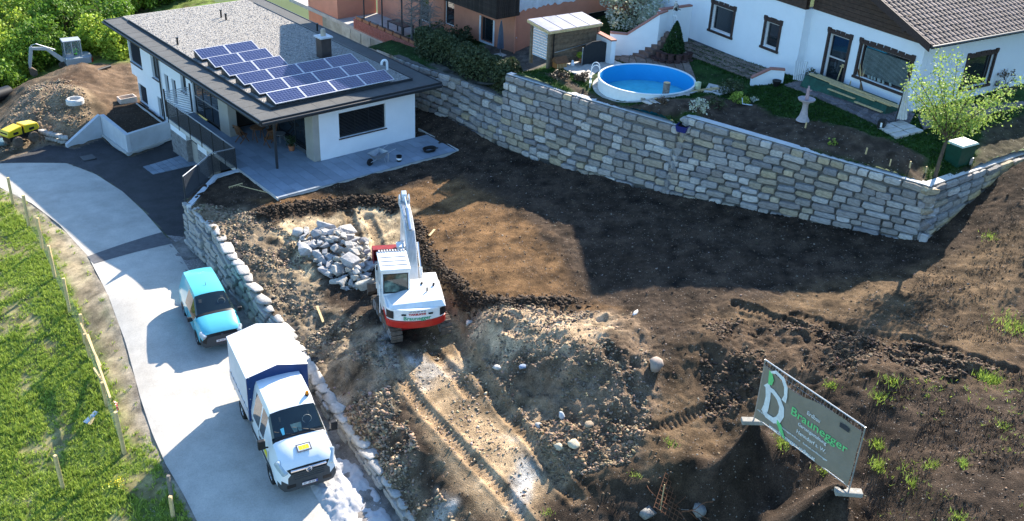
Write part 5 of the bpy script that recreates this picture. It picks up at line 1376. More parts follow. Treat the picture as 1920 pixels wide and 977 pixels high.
b = B(); b.box(-.12, .12, -.1, .1, .4, .75); b.build('housing', mat('cream_plastic', (.6, .6, .38), .5), sk, bevel=.015); b = B(); b.tube([(0, 0, .4), (.05, -.1, .1), (.4, -.2, .04), (.8, -.1, .04)], .03, 6); b.build('hose', M_black, sk, smooth=True)
rk = mat('pale_rock', (.38, .35, .31), .9, var=.3, scale=5, bump=1)
for k, (u, v, s) in enumerate([(1205, 187, .3), (1225, 192, .22), (1238, 186, .25), (1262, 184, .2), (1180, 185, .26), (1290, 180, .2), (1251, 190, .18)]):
    p = PG(u, v); V, F = rock_template(90+k, .6, 2); o = link('rock', np_mesh('rock', V, F, rk, True), None, (p[0], p[1], p[2]+s*.2), (0, 0, k), (s, s*1.2, s)); tag(o, ['large pale rock left of the log by the pool', 'flat pale rock just left of the log by the pool', 'pale rock touching the left side of the upright log', 'pale rock between the upright log and the boards', 'leftmost pale rock in front of the pool ladder side', 'rightmost small rock in front of the pool by the skimmer', 'small rock directly in front of the upright log'][k], 'rock', 'loose rocks in front of the pool')
for k, (a, c, lab) in enumerate([((1228, 187), (1350, 168), 'long pale timber board lying on the lawn edge in front of the pool'), ((1262, 178), (1345, 166), 'shorter pale board lying between the pool and the long board')]):
    p, q_ = PG(*a), PG(*c); b = B(); b.beam((p[0], p[1], p[2]+.05), (q_[0], q_[1], q_[2]+.05), .12, .03); tag(b.build('timber_board', M_lath), lab, 'board')

# stairs up to the house, conifer, planter stones
stair = thing('garden_steps', 'brown stone steps rising from the pool patio towards the white house', 'steps', tuple(P(1195, 108, 4.1)))
B0, B1 = P(1178, 102, 4.1), P(1208, 114, 4.1); T0, T1 = P(1237, 56, 5.35), P(1262, 64, 5.35)
M_step = mat('step_stone', (.17, .115, .095), .85, var=.25, scale=5, bump=.5, objrand=.15)
for k in range(7):
    a, c = k/7, (k+1)/7+.12; p0, p1 = B0*(1-a)+T0*a, B1*(1-a)+T1*a; p2, p3 = B1*(1-c)+T1*c, B0*(1-c)+T0*c; z = 4.1+.178*(k+1)
    b = B(); b.add([(p[0], p[1], z-.178) for p in (p0, p1, p2, p3)]+[(p[0], p[1], z) for p in (p0, p1, p2, p3)], [(0, 3, 2, 1), (4, 5, 6, 7), (0, 1, 5, 4), (1, 2, 6, 5), (2, 3, 7, 6), (3, 0, 4, 7)])
    b.build('step', M_step, stair, world=True)
def ypara(nm, label, pts, th, capm, top):
    w_ = thing(nm, label, 'garden wall', tuple(pts[0])); n = len(pts)
    b = B(); c = B()
    for p, q_ in zip(pts[:-1], pts[1:]):
        d = Vector((q_[0]-p[0], q_[1]-p[1], 0)).normalized(); nn = Vector((-d.y, d.x, 0))*th
        for bb_, za, zc_, ex in ((b, -1.9, 0, 0), (c, .001, .08, .03)):
            P0 = Vector((p[0], p[1], 0))-nn.normalized()*ex; P1 = Vector((q_[0], q_[1], 0))-nn.normalized()*ex; P2 = P1+nn+nn.normalized()*2*ex; P3 = P0+nn+nn.normalized()*2*ex
            bb_.add([(P0.x, P0.y, p[2]+za), (P1.x, P1.y, q_[2]+za), (P2.x, P2.y, q_[2]+za), (P3.x, P3.y, p[2]+za), (P0.x, P0.y, p[2]+zc_), (P1.x, P1.y, q_[2]+zc_), (P2.x, P2.y, q_[2]+zc_), (P3.x, P3.y, p[2]+zc_)], [(0, 3, 2, 1), (4, 5, 6, 7), (0, 1, 5, 4), (1, 2, 6, 5), (2, 3, 7, 6), (3, 0, 4, 7)])
    b.build('render', M_wr, w_, world=True); c.build('coping', capm, w_, world=True); return w_
M_pcap = mat('pink_cap', (.38, .17, .13), .75, var=.15)
ypara('stair_wall', 'white sloping stair wall with a pink coping left of the garden steps', [P(1145, 63, 5.25), P(1176, 66, 5.2), P(1238, 27, 6.4), P(1252, 22, 6.45)], .2, M_pcap, 0)
ypara('landing_wall', 'white landing wall with pink coping joining the white house above the steps', [P(1240, 20, 6.5), P(1298, 12, 6.5)], .2, M_pcap, 0)
ypara('pier_wall', 'short white wall with pink coping between the wooden hut and the steps', [P(1117, 62, 5.3), P(1144, 76, 5.3), P(1147, 78, 5.3)], .25, M_pcap, 0)
ypara('stair_cheek', 'low white cheek wall with a pink coping on the lawn below the narrow window', [P(1409, 148, 4.75), P(1446, 131, 5.25), P(1472, 133, 5.25)], .2, M_pcap, 0)
g_ = thing('picket_gate', 'white picket gate at the top of the garden steps', 'gate', tuple(P(1240, 56, 5.35)))
for k in range(9):
    p = P(1240, 52, 5.35)*(1-k/8)+P(1266, 60, 5.35)*(k/8); b = B(); b.box(p[0]-.03, p[0]+.03, p[1]-.015, p[1]+.015, 5.4, 6.35); b.build('picket', M_wr, g_, world=True)
p, q_ = P(1240, 52, 5.35), P(1266, 60, 5.35); b = B(); b.beam((p[0], p[1]+.03, 5.6), (q_[0], q_[1]+.03, 5.6), .03, .06); b.beam((p[0], p[1]+.03, 6.2), (q_[0], q_[1]+.03, 6.2), .03, .06); b.build('gate_rail', M_wr, g_, world=True)
g_ = thing('picket_fence', 'short white picket fence leaning in the corner beside the carved terrace door', 'fence', tuple(P(1500, 148, 4.95)))
for k in range(6):
    p = P(1487, 150, 4.9)*(1-k/5)+P(1506, 153, 4.9)*(k/5); b = B(); b.cbox((p[0], p[1], 5.4), (.09, .025, .95), 0, .0, .03*(k-3)); b.build('picket', M_wr, g_, world=True)
# conifer
cn = P(1263, 98, 4.6); t = thing('dwarf_conifer', 'dense dark green cone-shaped conifer beside the garden steps', 'conifer', (cn[0], cn[1], 4.35))
r = np.random.default_rng(5); n = 5200; h = r.uniform(0, 1, n)**1.3; a = r.uniform(0, 6.28, n); rad = (.62*(1-h)**.7*np.minimum(1, .6+h*3))*r.uniform(.75, 1.04, n)
link('crown', leaf_mesh('crown', np.stack([rad*np.cos(a), rad*np.sin(a), .12+1.75*h], 1), .055, LF['yew'], seed=4), t)
b = B(); b.tube([(0, 0, -.2), (0, 0, 1.2)], [.07, .03], 6); b.build('trunk', M_bark, t)
rm = mat('planter_ring', (.10, .055, .05), .85, var=.25, scale=6, bump=.5)
k = 0
for row, (z, cnt, rad_) in enumerate([(4.1, 8, 1.0), (4.38, 6, .8)]):
    for i in range(cnt):
        a = R_(150+row*8+i*(170/cnt)); x, y = cn[0]+.15+rad_*math.cos(a)*1.1, cn[1]+.1+rad_*math.sin(a)
        b = B(); b.lathe([(.15, 0), (.17, .26), (.19, .28), (.15, .28), (.13, .1)], 12, cap=False); t = tag(b.build('planter_stone', rm, loc=(x, y, z), smooth=True), 'reddish brown round concrete planter ring, ' + ('lower' if row == 0 else 'upper') + ' row, ' + ['first', 'second', 'third', 'fourth', 'fifth', 'sixth', 'seventh', 'eighth'][i] + ' round the conifer', 'planter', 'planter rings round the conifer')
# cat on the landing coping
ct = P(1264, 20, 6.55); t = thing('cat', 'black and white cat sitting on the pink coping of the landing wall', 'cat', (ct[0], ct[1]-.12, 6.58), R_(200), scale=1.25)
bm = bmesh.new(); vs = [bm.verts.new(p) for p in [(0, 0, .10), (.02, 0, .20), (.06, 0, .28), (.10, 0, .35), (.15, 0, .36), (-.06, .02, .05), (-.16, .08, .03), (-.10, .17, .03), (.11, .045, .13), (.13, .045, .01), (.11, -.045, .13), (.13, -.045, .01), (.02, .07, .05), (.10, .08, .02), (.02, -.07, .05), (.10, -.08, .02), (.09, .035, .42), (.09, -.035, .42)]]
for i, j in ((0, 1), (1, 2), (2, 3), (3, 4), (0, 5), (5, 6), (6, 7), (2, 8), (8, 9), (2, 10), (10, 11), (0, 12), (12, 13), (0, 14), (14, 15), (3, 16), (3, 17)): bm.edges.new((vs[i], vs[j]))
me = bpy.data.meshes.new('body'); bm.to_mesh(me); bm.free(); o = link('body', me, t); me.materials.append(mat('cat_fur', (.02, .018, .018), .9, var=.4, scale=7, col2=(.6, .57, .53)))
md = o.modifiers.new('s', 'SKIN'); rr = [.085, .085, .07, .055, .035, .05, .02, .012, .03, .022, .03, .022, .05, .025, .05, .025, .012, .012]
for v, x in zip(me.skin_vertices[0].data, rr): v.radius = (x, x)
me.skin_vertices[0].data[0].use_root = True; o.modifiers.new('u', 'SUBSURF').levels = 1

# ================================================================ HUT with glass roof
hz = 3.95; H0, H1 = P(1027, 128, hz), P(1117, 108, hz+.05)
hut = thing('garden_hut', 'wooden board hut with a pale glass lean-to roof beside the pool', 'hut', tuple(H0))
rc_ = [P(1030, 60, 6.05), P(1130, 44, 6.05), P(1092, 23, 6.35), P(989, 37, 6.35)]
M_oldw = mat('weathered_wood', (.17, .125, .085), .85, var=.35, scale=6, bump=.8, bscale=25, objrand=.15)
Hd = (H1-H0)[:2]; Hl = np.hypot(*Hd); Hd = Hd/Hl; Hn = np.array([-Hd[1], Hd[0]])
for k in range(13):
    b = B(); z = hz+.05+k*.15; b.beam((H0[0]+Hd[0]*.1, H0[1]+Hd[1]*.1, z+.07), (H1[0], H1[1], z+.07), .03, .14); b.build('board', M_oldw, hut, world=True)
for k in range(11):
    b = B(); z = hz+.45+k*.14; q_ = H0[:2]+Hn*1.3; b.beam((H0[0], H0[1], z), (q_[0], q_[1], z), .02, .11); b.build('slat', mat('white_slat', (.5, .52, .55), .8), hut, world=True)
for p in (H0[:2], H1[:2], H0[:2]+Hn*1.4): b = B(); b.box(p[0]-.07, p[0]+.07, p[1]-.07, p[1]+.07, hz-.1, 6.0); b.build('post', M_oldw, hut, world=True)
b = B(); b.beam((H0[0]+.2, H0[1]-.12, hz), (H0[0]+.2, H0[1]-.12, 5.8), .05, .05, up=(1, 0, 0)); b.build('drainpipe', M_black, hut, world=True)
b = B(); b.beam((H0[0]+.3, H0[1]-.12, 4.75), (H1[0], H1[1]-.1, 4.95), .04, .04); b.build('pipe', M_alu, hut, world=True)
V4 = [Vector(p) for p in rc_]
M_plex = mat('frosted_sheet', (.26, .245, .28), .3, var=.25, scale=2, spec=.5)
for k in range(4):
    a0, a1 = k/4+.008, (k+1)/4-.008; ps = [V4[0].lerp(V4[1], a0), V4[0].lerp(V4[1], a1), V4[3].lerp(V4[2], a1), V4[3].lerp(V4[2], a0)]
    b = B(); b.add([p for p in ps]+[p+Vector((0, 0, .03)) for p in ps], [(0, 3, 2, 1), (4, 5, 6, 7), (0, 1, 5, 4), (1, 2, 6, 5), (2, 3, 7, 6), (3, 0, 4, 7)]); b.build('roof_sheet', M_plex, hut, world=True)
b = B()
for i in range(4): p, q_ = V4[i], V4[(i+1) % 4]; b.beam(p-Vector((0, 0, .06)), q_-Vector((0, 0, .06)), .06, .12)
b.build('roof_frame', M_lath, hut, world=True)
p = P(1049, 128, 4.0); t = thing('small_kennel', 'little orange-brown wooden animal house in front of the hut', 'kennel', tuple(p), R_(-12))
b = B(); b.box(-.3, .3, -.22, .22, .04, .35); b.build('walls', mat('orange_wood', (.34, .13, .035), .7, var=.2), t); b = B(); b.prism([(-.3, .35), (.3, .35), (0, .62)], -.36, .36, 'x'); b.build('roof', M_wood, t)
b = B()
for k in range(7): b.box(-.27+k*.085, -.24+k*.085, -.235, -.221, .06, .3)
b.build('bars', M_lath, t, kind='stuff')
p = P(1050, 104, 4.1); t = thing('hose_reel', 'blue wall-mounted hose reel on the wooden hut', 'hose reel', (p[0], p[1]-.1, 4.3)); b = B(); b.lathe([(.1, -.08), (.22, -.08), (.22, .08), (.1, .08)], 14, (0, 0, .4), 'y'); b.build('drum', mat('blue_plastic', (.04, .12, .3), .5), t, smooth=True); b = B(); b.box(-.05, .05, -.05, .05, 0, .4); b.build('bracket', M_black, t)
p = P(1090, 118, 4.1); t = thing('flower_pot', 'terracotta pot with a small green plant in front of the hut boards', 'plant', tuple(p)); b = B(); b.lathe([(.1, 0), (.15, .25), (.13, .25)], 12); b.build('pot', mat('terracotta', (.35, .14, .07), .8), t, smooth=True)
r = np.random.default_rng(2); link('foliage', leaf_mesh('foliage', clumps(120, 6, (.2, .2, .2), .1, r)+np.array([0, 0, .42]), .06, LF['bright'], seed=1), t)
p = P(1114, 118, 4.1); t = thing('covered_frame', 'dark cloth stretched over an arched frame beside the wooden hut', 'cover', tuple(p), R_(-10)); b = B(); pr = [(-.75, 0), (-.75, .7), (-.6, 1.0), (-.2, 1.15), (.3, 1.15), (.65, 1.0), (.8, .6), (.8, 0)]; b.prism(pr, -.04, .04, 'y'); b.build('cloth', mat('dark_cloth', (.03, .032, .035), .9, bump=.4), t)
for s in (-.76, .8): b = B(); b.tube([(s, 0, 0), (s, 0, .9)], .03, 6); b.build('leg', M_steel, t)
p = P(1073, 124, 4.05); t = thing('gnome_ball', 'small white garden ornament on the slabs in front of the hut', 'ornament', tuple(p)); b = B(); b.lathe([(.02, 0), (.1, .05), (.12, .14), (.06, .22), (.07, .27), (.0, .33)], 10); b.build('figure', M_white, t, smooth=True)

# ================================================================ PINK HOUSE
PXF = 16.25
ph = thing('pink_house', 'salmon pink rendered house with white peeling patch and dark wooden balcony', 'house', (17, 6, 2.7))
M_pink = mat('salmon_render', (.56, .235, .15), .9, var=.10, scale=1.3, bump=.3, bscale=60, detail=8)
def fx(u, v): return Q(u, v, (PXF, 0, 0), (1, 0, 0))
def fy(u, v, y=1.6): return Q(u, v, (0, y, 0), (0, 1, 0))
wa, wb_ = fx(903, 30), fx(926, 82)
y0w, y1w = fx(925, 60)[1], fx(902, 50)[1]; z0w, z1w = fx(912, 78)[2], fx(912, 33)[2]
print('pink window', y0w, y1w, z0w, z1w, 'corner', P(955, 112, 2.7), 'south win', fy(1105, 25), fy(1138, 55))
b = B(); wall(b, (PXF, 1.6), (0, 1), (-1, 0), 14, 1.0, 7.6, .35, [(y0w-1.6, y1w-1.6, z0w, z1w), (5.6, 6.6, 3.2, 5.2), (8.2, 9.2, 2.8, 5.1)])
ps0 = fy(1103, 40); ps1 = fy(1140, 40); wall(b, (PXF+.355, 1.6), (1, 0), (0, -1), 12, 2.2, 7.9, .35, [(ps0[0]-PXF-.355, ps1[0]-PXF-.355, fy(1120, 58)[2], fy(1120, 22)[2])])
b.build('wall', M_pink, ph, world=True)
gx = mat('white_trim', (.75, .75, .75), .7)
fr = win(ph, (PXF, 1.6), (0, 1), (-1, 0), y0w-1.6, y1w-1.6, z0w, z1w, rec=.12, fm=M_anth, sill=False); b = B(); 
for (a0, a1, c0_, c1_) in ((y0w-.12, y0w, z0w-.12, z1w), (y1w, y1w+.12, z0w-.12, z1w), (y0w, y1w, z0w-.12, z0w-.002)): b.box(PXF-.04, PXF-.001, a0, a1, c0_, c1_)
b.build('window_surround', gx, ph, world=True)
for h in ((5.6, 6.6, 3.2, 5.2), (8.2, 9.2, 2.8, 5.1)):
    win(ph, (PXF, 1.6), (0, 1), (-1, 0), *h, rec=.12, fm=gx, sill=False)
win(ph, (PXF+.355, 1.6), (1, 0), (0, -1), ps0[0]-PXF-.355, ps1[0]-PXF-.355, fy(1120, 58)[2], fy(1120, 22)[2], rec=.12, fm=gx, sill=False)
# peeling white patch: separate thin render skin with ragged edge
zt = [fy(u, v) for u, v in [(958, -20), (1100, -40), (1075, 2), (1040, 6), (1010, 14), (985, 18), (962, 26)]]
rg = []; rr_ = random.Random(3)
for (p, q_) in zip(zt[2:-1], zt[3:]):
    for k in range(7): s = k/7; rg.append((p[0]*(1-s)+q_[0]*s, p[2]*(1-s)+q_[2]*s+rr_.uniform(-.10, .10)))
poly_ = [(PXF+.04, zt[0][2]+1), (zt[1][0]+.5, zt[0][2]+1), (zt[1][0]+.5, zt[2][2]+.8)]+rg+[(PXF+.04, zt[-1][2])]
b = B(); b.prism(poly_, 1.575, 1.597, 'y'); b.build('old_white_render', mat('old_white', (.62, .63, .66), .9, var=.15, scale=3), ph, world=True)
for k in range(22):
    u = rr_.uniform(965, 1120); p = fy(u, rr_.choice([rr_.uniform(25, 110), rr_.uniform(95, 108)])); s = rr_.uniform(.02, .09)
    b = B() if k == 0 else b; n = 6
    b.prism([(p[0]+s*rr_.uniform(.6, 1.3)*math.cos(a), p[2]+s*.7*rr_.uniform(.6, 1.3)*math.sin(a)) for a in np.linspace(0, 5.3, n)], 1.58, 1.598, 'y')
b.build('render_flakes', mat('old_white', (.62, .63, .66), .9), ph, kind='stuff', world=True)
b = B(); b.tube([(PXF-.02, 1.52, 7.7), (PXF-.02, 1.52, 2.5)], .06, 8); b.build('drainpipe', M_pink, ph, world=True, smooth=True)
# roof, out of view, sloped to cast the matching shade
b = B(); YR, ZR = 8.5, 11.35
for s0, s1, z_ in ((.9, YR, 7.75), (16.1, YR, 7.75)):
    b.add([(15.0, s0, z_), (30, s0, z_), (30, s1, ZR), (15.0, s1, ZR), (15.0, s0, z_+.2), (30, s0, z_+.2), (30, s1, ZR+.2), (15, s1, ZR+.2)], [(0, 3, 2, 1), (4, 5, 6, 7), (0, 1, 5, 4), (1, 2, 6, 5), (2, 3, 7, 6), (3, 0, 4, 7)])
b.build('roof', mat('roof_underlay', (.03, .025, .022), .9), ph, world=True)
b = B(); b.prism([(1.6, 7.6), (15.6, 7.6), (15.6, 7.9), (YR, 11.3), (1.6, 7.9)], PXF+.01, PXF+.3, 'x'); b.build('gable', M_pink, ph, world=True)
# balcony
bz = 5.35; pb = P(922, 38, bz); pB = P(955, 34, bz); bl = P(858, 5, bz)
bx0 = float((pb[0]+bl[0])/2); by0 = float(pb[1])
bal = thing('x', 'x', 'x'); bpy.data.objects.remove(bal)
b = B(); b.box(bx0+.05, PXF-.002, by0+.05, by0+7.5, bz, bz+.15); bo = b.build('balcony', M_carve, ph, world=True)
M_bb = mat('black_brown_board', (.035, .026, .022), .8, var=.4, scale=8, bump=.8, objrand=.3)
bmh = B(); bmh.box(0, .03, .006, .124, 0, 1.15); me_ = bmh.mesh('balcony_board', M_bb)
for k in range(56): link('balcony_board', me_, bo, (bx0, by0+k*.13, bz+.0))
bmh = B(); bmh.box(.006, .124, 0, .03, 0, 1.15); me_ = bmh.mesh('balcony_board', M_bb)
for k in range(int((PXF-bx0)/.13)): link('balcony_board', me_, bo, (bx0+.02+k*.13, by0-.03, bz+.0))
b = B(); b.box(bx0-.05, bx0+.08, by0-.08, by0+7.4, bz+1.15, bz+1.22); b.box(bx0+.081, PXF, by0-.08, by0+.05, bz+1.15, bz+1.22); b.build('balcony_rail', M_bb, bo)
b = B(); b.box(bx0+.9, bx0+1.0, by0+1, by0+3.5, bz-.05, bz-.005); b.build('soffit_strip', gx, bo)
# house terrace with brick parapet
TZ = 2.15
px_ = 13.2
def par(u, v): return Q(u, v, (px_, 0, 0), (1, 0, 0))
ya, yb_ = par(662, 30)[1], par(780, 82)[1]; zt_ = 2.68; zb_ = 2.02
print('parapet', ya, yb_, zt_, zb_, par(662, 48), par(640, 65), par(765, 104))
tr = thing('house_terrace', 'raised garden terrace of the pink house with red brick parapet and concrete garage front', 'terrace', (14.5, 9, 0))
b = B(); b.box(px_+.01, PXF-.01, yb_-2.2, 22, TZ-.25, TZ-.02); b.build('terrace_slab', mat('terrace_tile', (.42, .40, .37), .8, var=.15, scale=2), tr, world=True)
b = B(); b.box(px_+.05, px_+.3, yb_, 17.6, -1.5, TZ-.26); b.build('stained_wall', mat('stained_concrete', (.36, .35, .31), .9, var=.3, scale=1.2, bump=.5, col2=(.26, .26, .22)), tr, world=True)
for (y, z0_, z1_, w_, nm, m_) in ((14.6, -.6, 1.6, 1.0, 'garage_panel', M_conc), (13.4, -.6, 1.6, 1.0, 'garage_panel', M_conc), (12.25, -.6, 1.6, 1.0, 'garage_panel', M_conc)):
    b = B(); b.box(px_+.02, px_+.049, y-w_/2, y+w_/2, z0_, z1_+.3); b.build(nm, mat('grey_panel', (.40, .40, .36), .8, var=.3, scale=1.5, bump=.4), tr, world=True)
gp_ = B()
for i in range(7):
    for j in range(9): gp_.box(px_+.0, px_+.045, 9.6+i*.2+.01, 9.8+i*.2-.01, .1+j*.19+.01, .29+j*.19-.01)
gb_ = None
gm = B(); gm.box(0, .045, .01, .19, .01, .18); gme = gm.mesh('glass_block', mat('glass_block', (.55, .60, .62), .2, var=.15))
for i in range(7):
    for j in range(8): link('glass_block', gme, tr, (px_-14.5, 9.6+i*.2-9, .2+j*.19))
M_brick = mat('red_brick', (.36, .11, .075), .85, var=.25, scale=6, bump=.5, objrand=.2)
b = B(); b.box(px_+.03, px_+.23, yb_, ya, TZ-.24, zt_-.01); b.build('parapet_core', mat('brick_mortar', (.55, .45, .40), .9), tr, world=True)
hcr = (zt_-zb_)/9; b = B()
for j in range(9):
    y = yb_+(.12 if j % 2 else 0)
    while y < ya-.05: b.box(px_, px_+.10, y+.008, min(y+.24, ya)-.008, zb_+j*hcr+.012, zb_+(j+1)*hcr-.008); y += .25
b.build('bricks', M_brick, tr, kind='stuff', world=True)
M_pot = mat('terracotta', (.35, .14, .07), .8)
for k in range(8):
    y = yb_+.35+k*.85
    t = thing('window_box', 'terracotta flower box on the brick parapet, ' + ['nearest', 'second', 'third', 'fourth', 'fifth', 'sixth', 'seventh', 'farthest'][k] + ' from the hedge', 'flower box', (px_+.12, y, zt_+.01), 0, 'flower boxes along the brick parapet')
    b = B(); b.box(-.1, .1, -.35, .35, 0, .18); b.build('trough', M_pot, t, bevel=.01); b = B(); b.box(-.085, .085, -.33, .33, .181, .2); b.build('earth', M_black, t)
# pergola posts
for k, (u, v, h) in enumerate([(680, 30, 2.4), (714, 42, 2.5), (751, 58, 2.4), (784, 84, 1.6)]):
    p = par(u, v); b = B(); b.tube([(px_+.1, p[1], zt_), (px_+.1, p[1], zt_+h)], .045, 8); tag(b.build('pergola_post', M_anth), ['dark slender post at the far end of the brick parapet', 'second dark slender post from the far end of the brick parapet', 'third dark slender post along the brick parapet', 'short dark post at the near end of the brick parapet, in the twigs'][k], 'post')
# bench on terrace
t = thing('garden_table', 'dark garden table standing on the pale terrace behind the brick parapet', 'table', (14.7, 10.6, TZ)); b = B(); b.box(-.4, .4, -.9, .9, .70, .75); b.build('tabletop', M_anth, t)
for sx in (-.35, .35):
    for sy in (-.85, .85): b = B(); b.box(sx-.03, sx+.03, sy-.03, sy+.03, 0, .7); b.build('leg', M_anth, t)
# side wing at far left: pink wall above lawn
wg = thing('pink_side_wing', 'low pink garden wing with pale doors at the far end of the parapet', 'annexe', (13.6, 17, 0))
w0 = par(625, 0); b = B(); b.box(px_+.1, px_+3, 15.7, 19.5, .9, 3.6); b.build('wall', M_pink, wg, world=True)
b = B(); b.box(px_-.0, px_+.4, 15.6, 19.6, 3.602, 3.75); b.build('coping', gx, wg, world=True)
b = B(); b.box(px_+.12, px_+2.9, 15.75, 19.4, -1.6, .898); b.build('base_wall', M_wr, wg, world=True)
for y in (16.2, 17.1): b = B(); b.box(px_+.08, px_+.118, y, y+.7, -1.0, .7); b.build('door_leaf', gx if y > 17 else M_conc, wg, world=True)
# parasols
def parasol(label, x, y, z, h, r0, m_, leanv=(0, 0), n=10, base=True):
    t = thing('folded_parasol', label, 'parasol', (x, y, z)); lx, ly = leanv
    b = B(); b.tube([(0, 0, 0), (lx, ly, h)], .022, 8); b.build('pole', M_steel, t)
    vs = []; fs = []; prof = [(.03, h-.02), (r0*.55, h*.78), (r0*.8, h*.5), (r0, h*.22)]
    for (r_, zz) in prof:
        for k in range(2*n):
            a = math.pi*k/n; q_ = r_*(1 if k % 2 else .55); vs.append((q_*math.cos(a)+lx*zz/h, q_*math.sin(a)+ly*zz/h, zz))
    for i in range(3):
        for k in range(2*n): fs.append((i*2*n+k, i*2*n+(k+1) % (2*n), (i+1)*2*n+(k+1) % (2*n), (i+1)*2*n+k))
    b = B(); b.add(vs, fs); b.build('canopy', m_, t); b = B(); b.box(-.25, .25, -.25, .25, 0, .08); b.build('foot', M_conc, t); return t
p = P(938, 112, 2.75); parasol('folded grey parasol standing against the pink house corner', p[0]-.1, p[1]-.1, hG(p[0], p[1]), 2.0, .2, mat('grey_canvas', (.13, .15, .19), .9))
um = P(1677, 232, 4.95); t = thing('white_parasol', 'closed white cantilever parasol hanging from a dark tilted pole', 'parasol', (um[0], um[1], 4.95))
b = B(); top = Vector(P(1703, 145, 7.0))-Vector((um[0], um[1], 4.95)); b.tube([(0, 0, 0), tuple(top*.5+Vector((0, 0, .2))), tuple(top)], .03, 8); b.build('pole', M_anth, t)
b = B(); n = 10; vs = []; fs = []
bt = Vector(P(1690, 222, 5.2))-Vector((um[0], um[1], 4.95))
for i, (r_, s) in enumerate([(.03, 0), (.10, .25), (.15, .6), (.24, 1.0)]):
    c_ = top.lerp(bt, s)
    for k in range(2*n): a = math.pi*k/n; q_ = r_*(1 if k % 2 else .6); vs.append((c_.x+q_*math.cos(a), c_.y+q_*math.sin(a), c_.z))
for i in range(3):
    for k in range(2*n): fs.append((i*2*n+k, i*2*n+(k+1) % (2*n), (i+1)*2*n+(k+1) % (2*n), (i+1)*2*n+k))
b.add(vs, fs); b.build('canopy', mat('white_canvas', (.62, .60, .56), .9), t); b = B(); b.cbox((0, 0, .04), (.9, .08, .06), .5); b.cbox((0, 0, .041), (.08, .9, .06), .5); b.build('cross_foot', M_anth, t)

# timber pile under green sheet
A_, B_2 = PG(1515, 160), PG(1668, 212)
t = thing('timber_stack', 'stack of long pale boards lying on a green tarpaulin in front of the big window', 'timber stack', tuple(A_))
d = Vector(B_2-A_); L_ = math.hypot(d.x, d.y); aa = math.atan2(d.y, d.x); t.rotation_euler = (0, 0, aa); rt = random.Random(4)
b = B(); b.add([(-.1, -.45, .02), (L_+.1, -.45, .02), (L_, -.3, .55), (0, -.3, .55), (-.1, .45, .02), (L_+.1, .45, .02), (L_, .4, .58), (0, .4, .58)], [(0, 1, 2, 3), (3, 2, 6, 7), (5, 4, 7, 6), (1, 5, 6, 2), (4, 0, 3, 7)]); b.build('tarpaulin', mat('green_tarp', (.015, .07, .05), .6, var=.4, scale=3, bump=1.2, bscale=8), t)
for k, (y, s, l, z) in enumerate([(-.32, 1.5, 2.6, .60), (-.18, .1, 4.8, .60), (-.02, .0, 4.9, .605), (.15, .3, 3.4, .6), (.0, 1.8, 3.6, .65), (-.2, 3.0, 2.9, .645), (-.47, 1.6, 1.5, .40), (-.5, 3.2, 1.5, .3)]):
    b = B(); b.cbox((s+l/2, y, z), (min(l, L_-s+.2), .13, .035), rt.uniform(-.02, .02)); b.build('board', M_lath, t)
p = PG(1618, 165)-e1*.25; t = thing('leaning_laths', 'bundle of thin timber laths leaning on the wall under the big window', 'laths', tuple(p))
for k in range(6):
    b = B(); b.beam((-.35+k*.05, -.45+k*.13, 0), (.0+k*.02, .55-k*.22, 1.35+.05*k), .05, .03); b.build('lath', M_lath if k % 2 else M_wood, t)
p = PG(1590, 158)-e1*.1; t = thing('saw_horse', 'wooden trestle with white legs beside the terrace door', 'trestle', tuple(p), R_(-98)); b = B(); b.cbox((0, 0, .85), (.9, .12, .06)); b.cbox((0, .0, .80), (.9, .4, .03)); b.build('top', M_lath, t)
for sx in (-.38, .38):
    for sy in (-.28, .28): b = B(); b.beam((sx, sy*.3, .85), (sx, sy, 0), .05, .03); b.build('leg', M_lath, t)
p = PG(1588, 138); b = B(); b.tube([(p[0]+.3, p[1], p[2]), (p[0]+.55, p[1], p[2]+1.4)], .02, 6); tag(b.build('broomstick', M_wood), 'reddish broomstick leaning on the white wall between the door and the big window', 'stick')
# bird bath with figure
p = PG(1505, 226); t = thing('bird_bath', 'pale stone bird bath on a flared pedestal with a small figure on top', 'bird bath', tuple(p))
M_bs = mat('bath_stone', (.42, .36, .36), .85, var=.2, scale=8, bump=.6)
b = B(); b.lathe([(.30, 0), (.28, .05), (.19, .2), (.13, .5), (.12, .75), (.18, .86)], 16); b.build('pedestal', M_bs, t, smooth=True)
b = B(); b.lathe([(.15, .861), (.34, .92), (.38, 1.0), (.34, 1.0), (.1, .93)], 20); b.build('bowl', M_bs, t, smooth=True)
bm = bmesh.new(); pv = [(0, 0, .93), (0, 0, 1.1), (.02, 0, 1.25), (0, 0, 1.42), (0, 0, 1.48), (0, 0, 1.58), (.06, .08, 1.36), (.14, .1, 1.26), (-.02, -.08, 1.36), (.08, -.13, 1.42), (.05, .03, 1.02), (-.04, -.04, 1.0)]
vs = [bm.verts.new(q_) for q_ in pv]
for i, j in ((0, 1), (1, 2), (2, 3), (3, 4), (4, 5), (3, 6), (6, 7), (3, 8), (8, 9), (1, 10), (1, 11)): bm.edges.new((vs[i], vs[j]))
me = bpy.data.meshes.new('figure'); bm.to_mesh(me); bm.free(); o = link('figure', me, t); me.materials.append(mat('pink_stone', (.42, .28, .28), .85, var=.2)); md = o.modifiers.new('s', 'SKIN')
for v, x in zip(me.skin_vertices[0].data, [.09, .08, .07, .07, .035, .06, .03, .02, .03, .02, .05, .05]): v.radius = (x, x)
me.skin_vertices[0].data[0].use_root = True; o.modifiers.new('u', 'SUBSURF').levels = 1
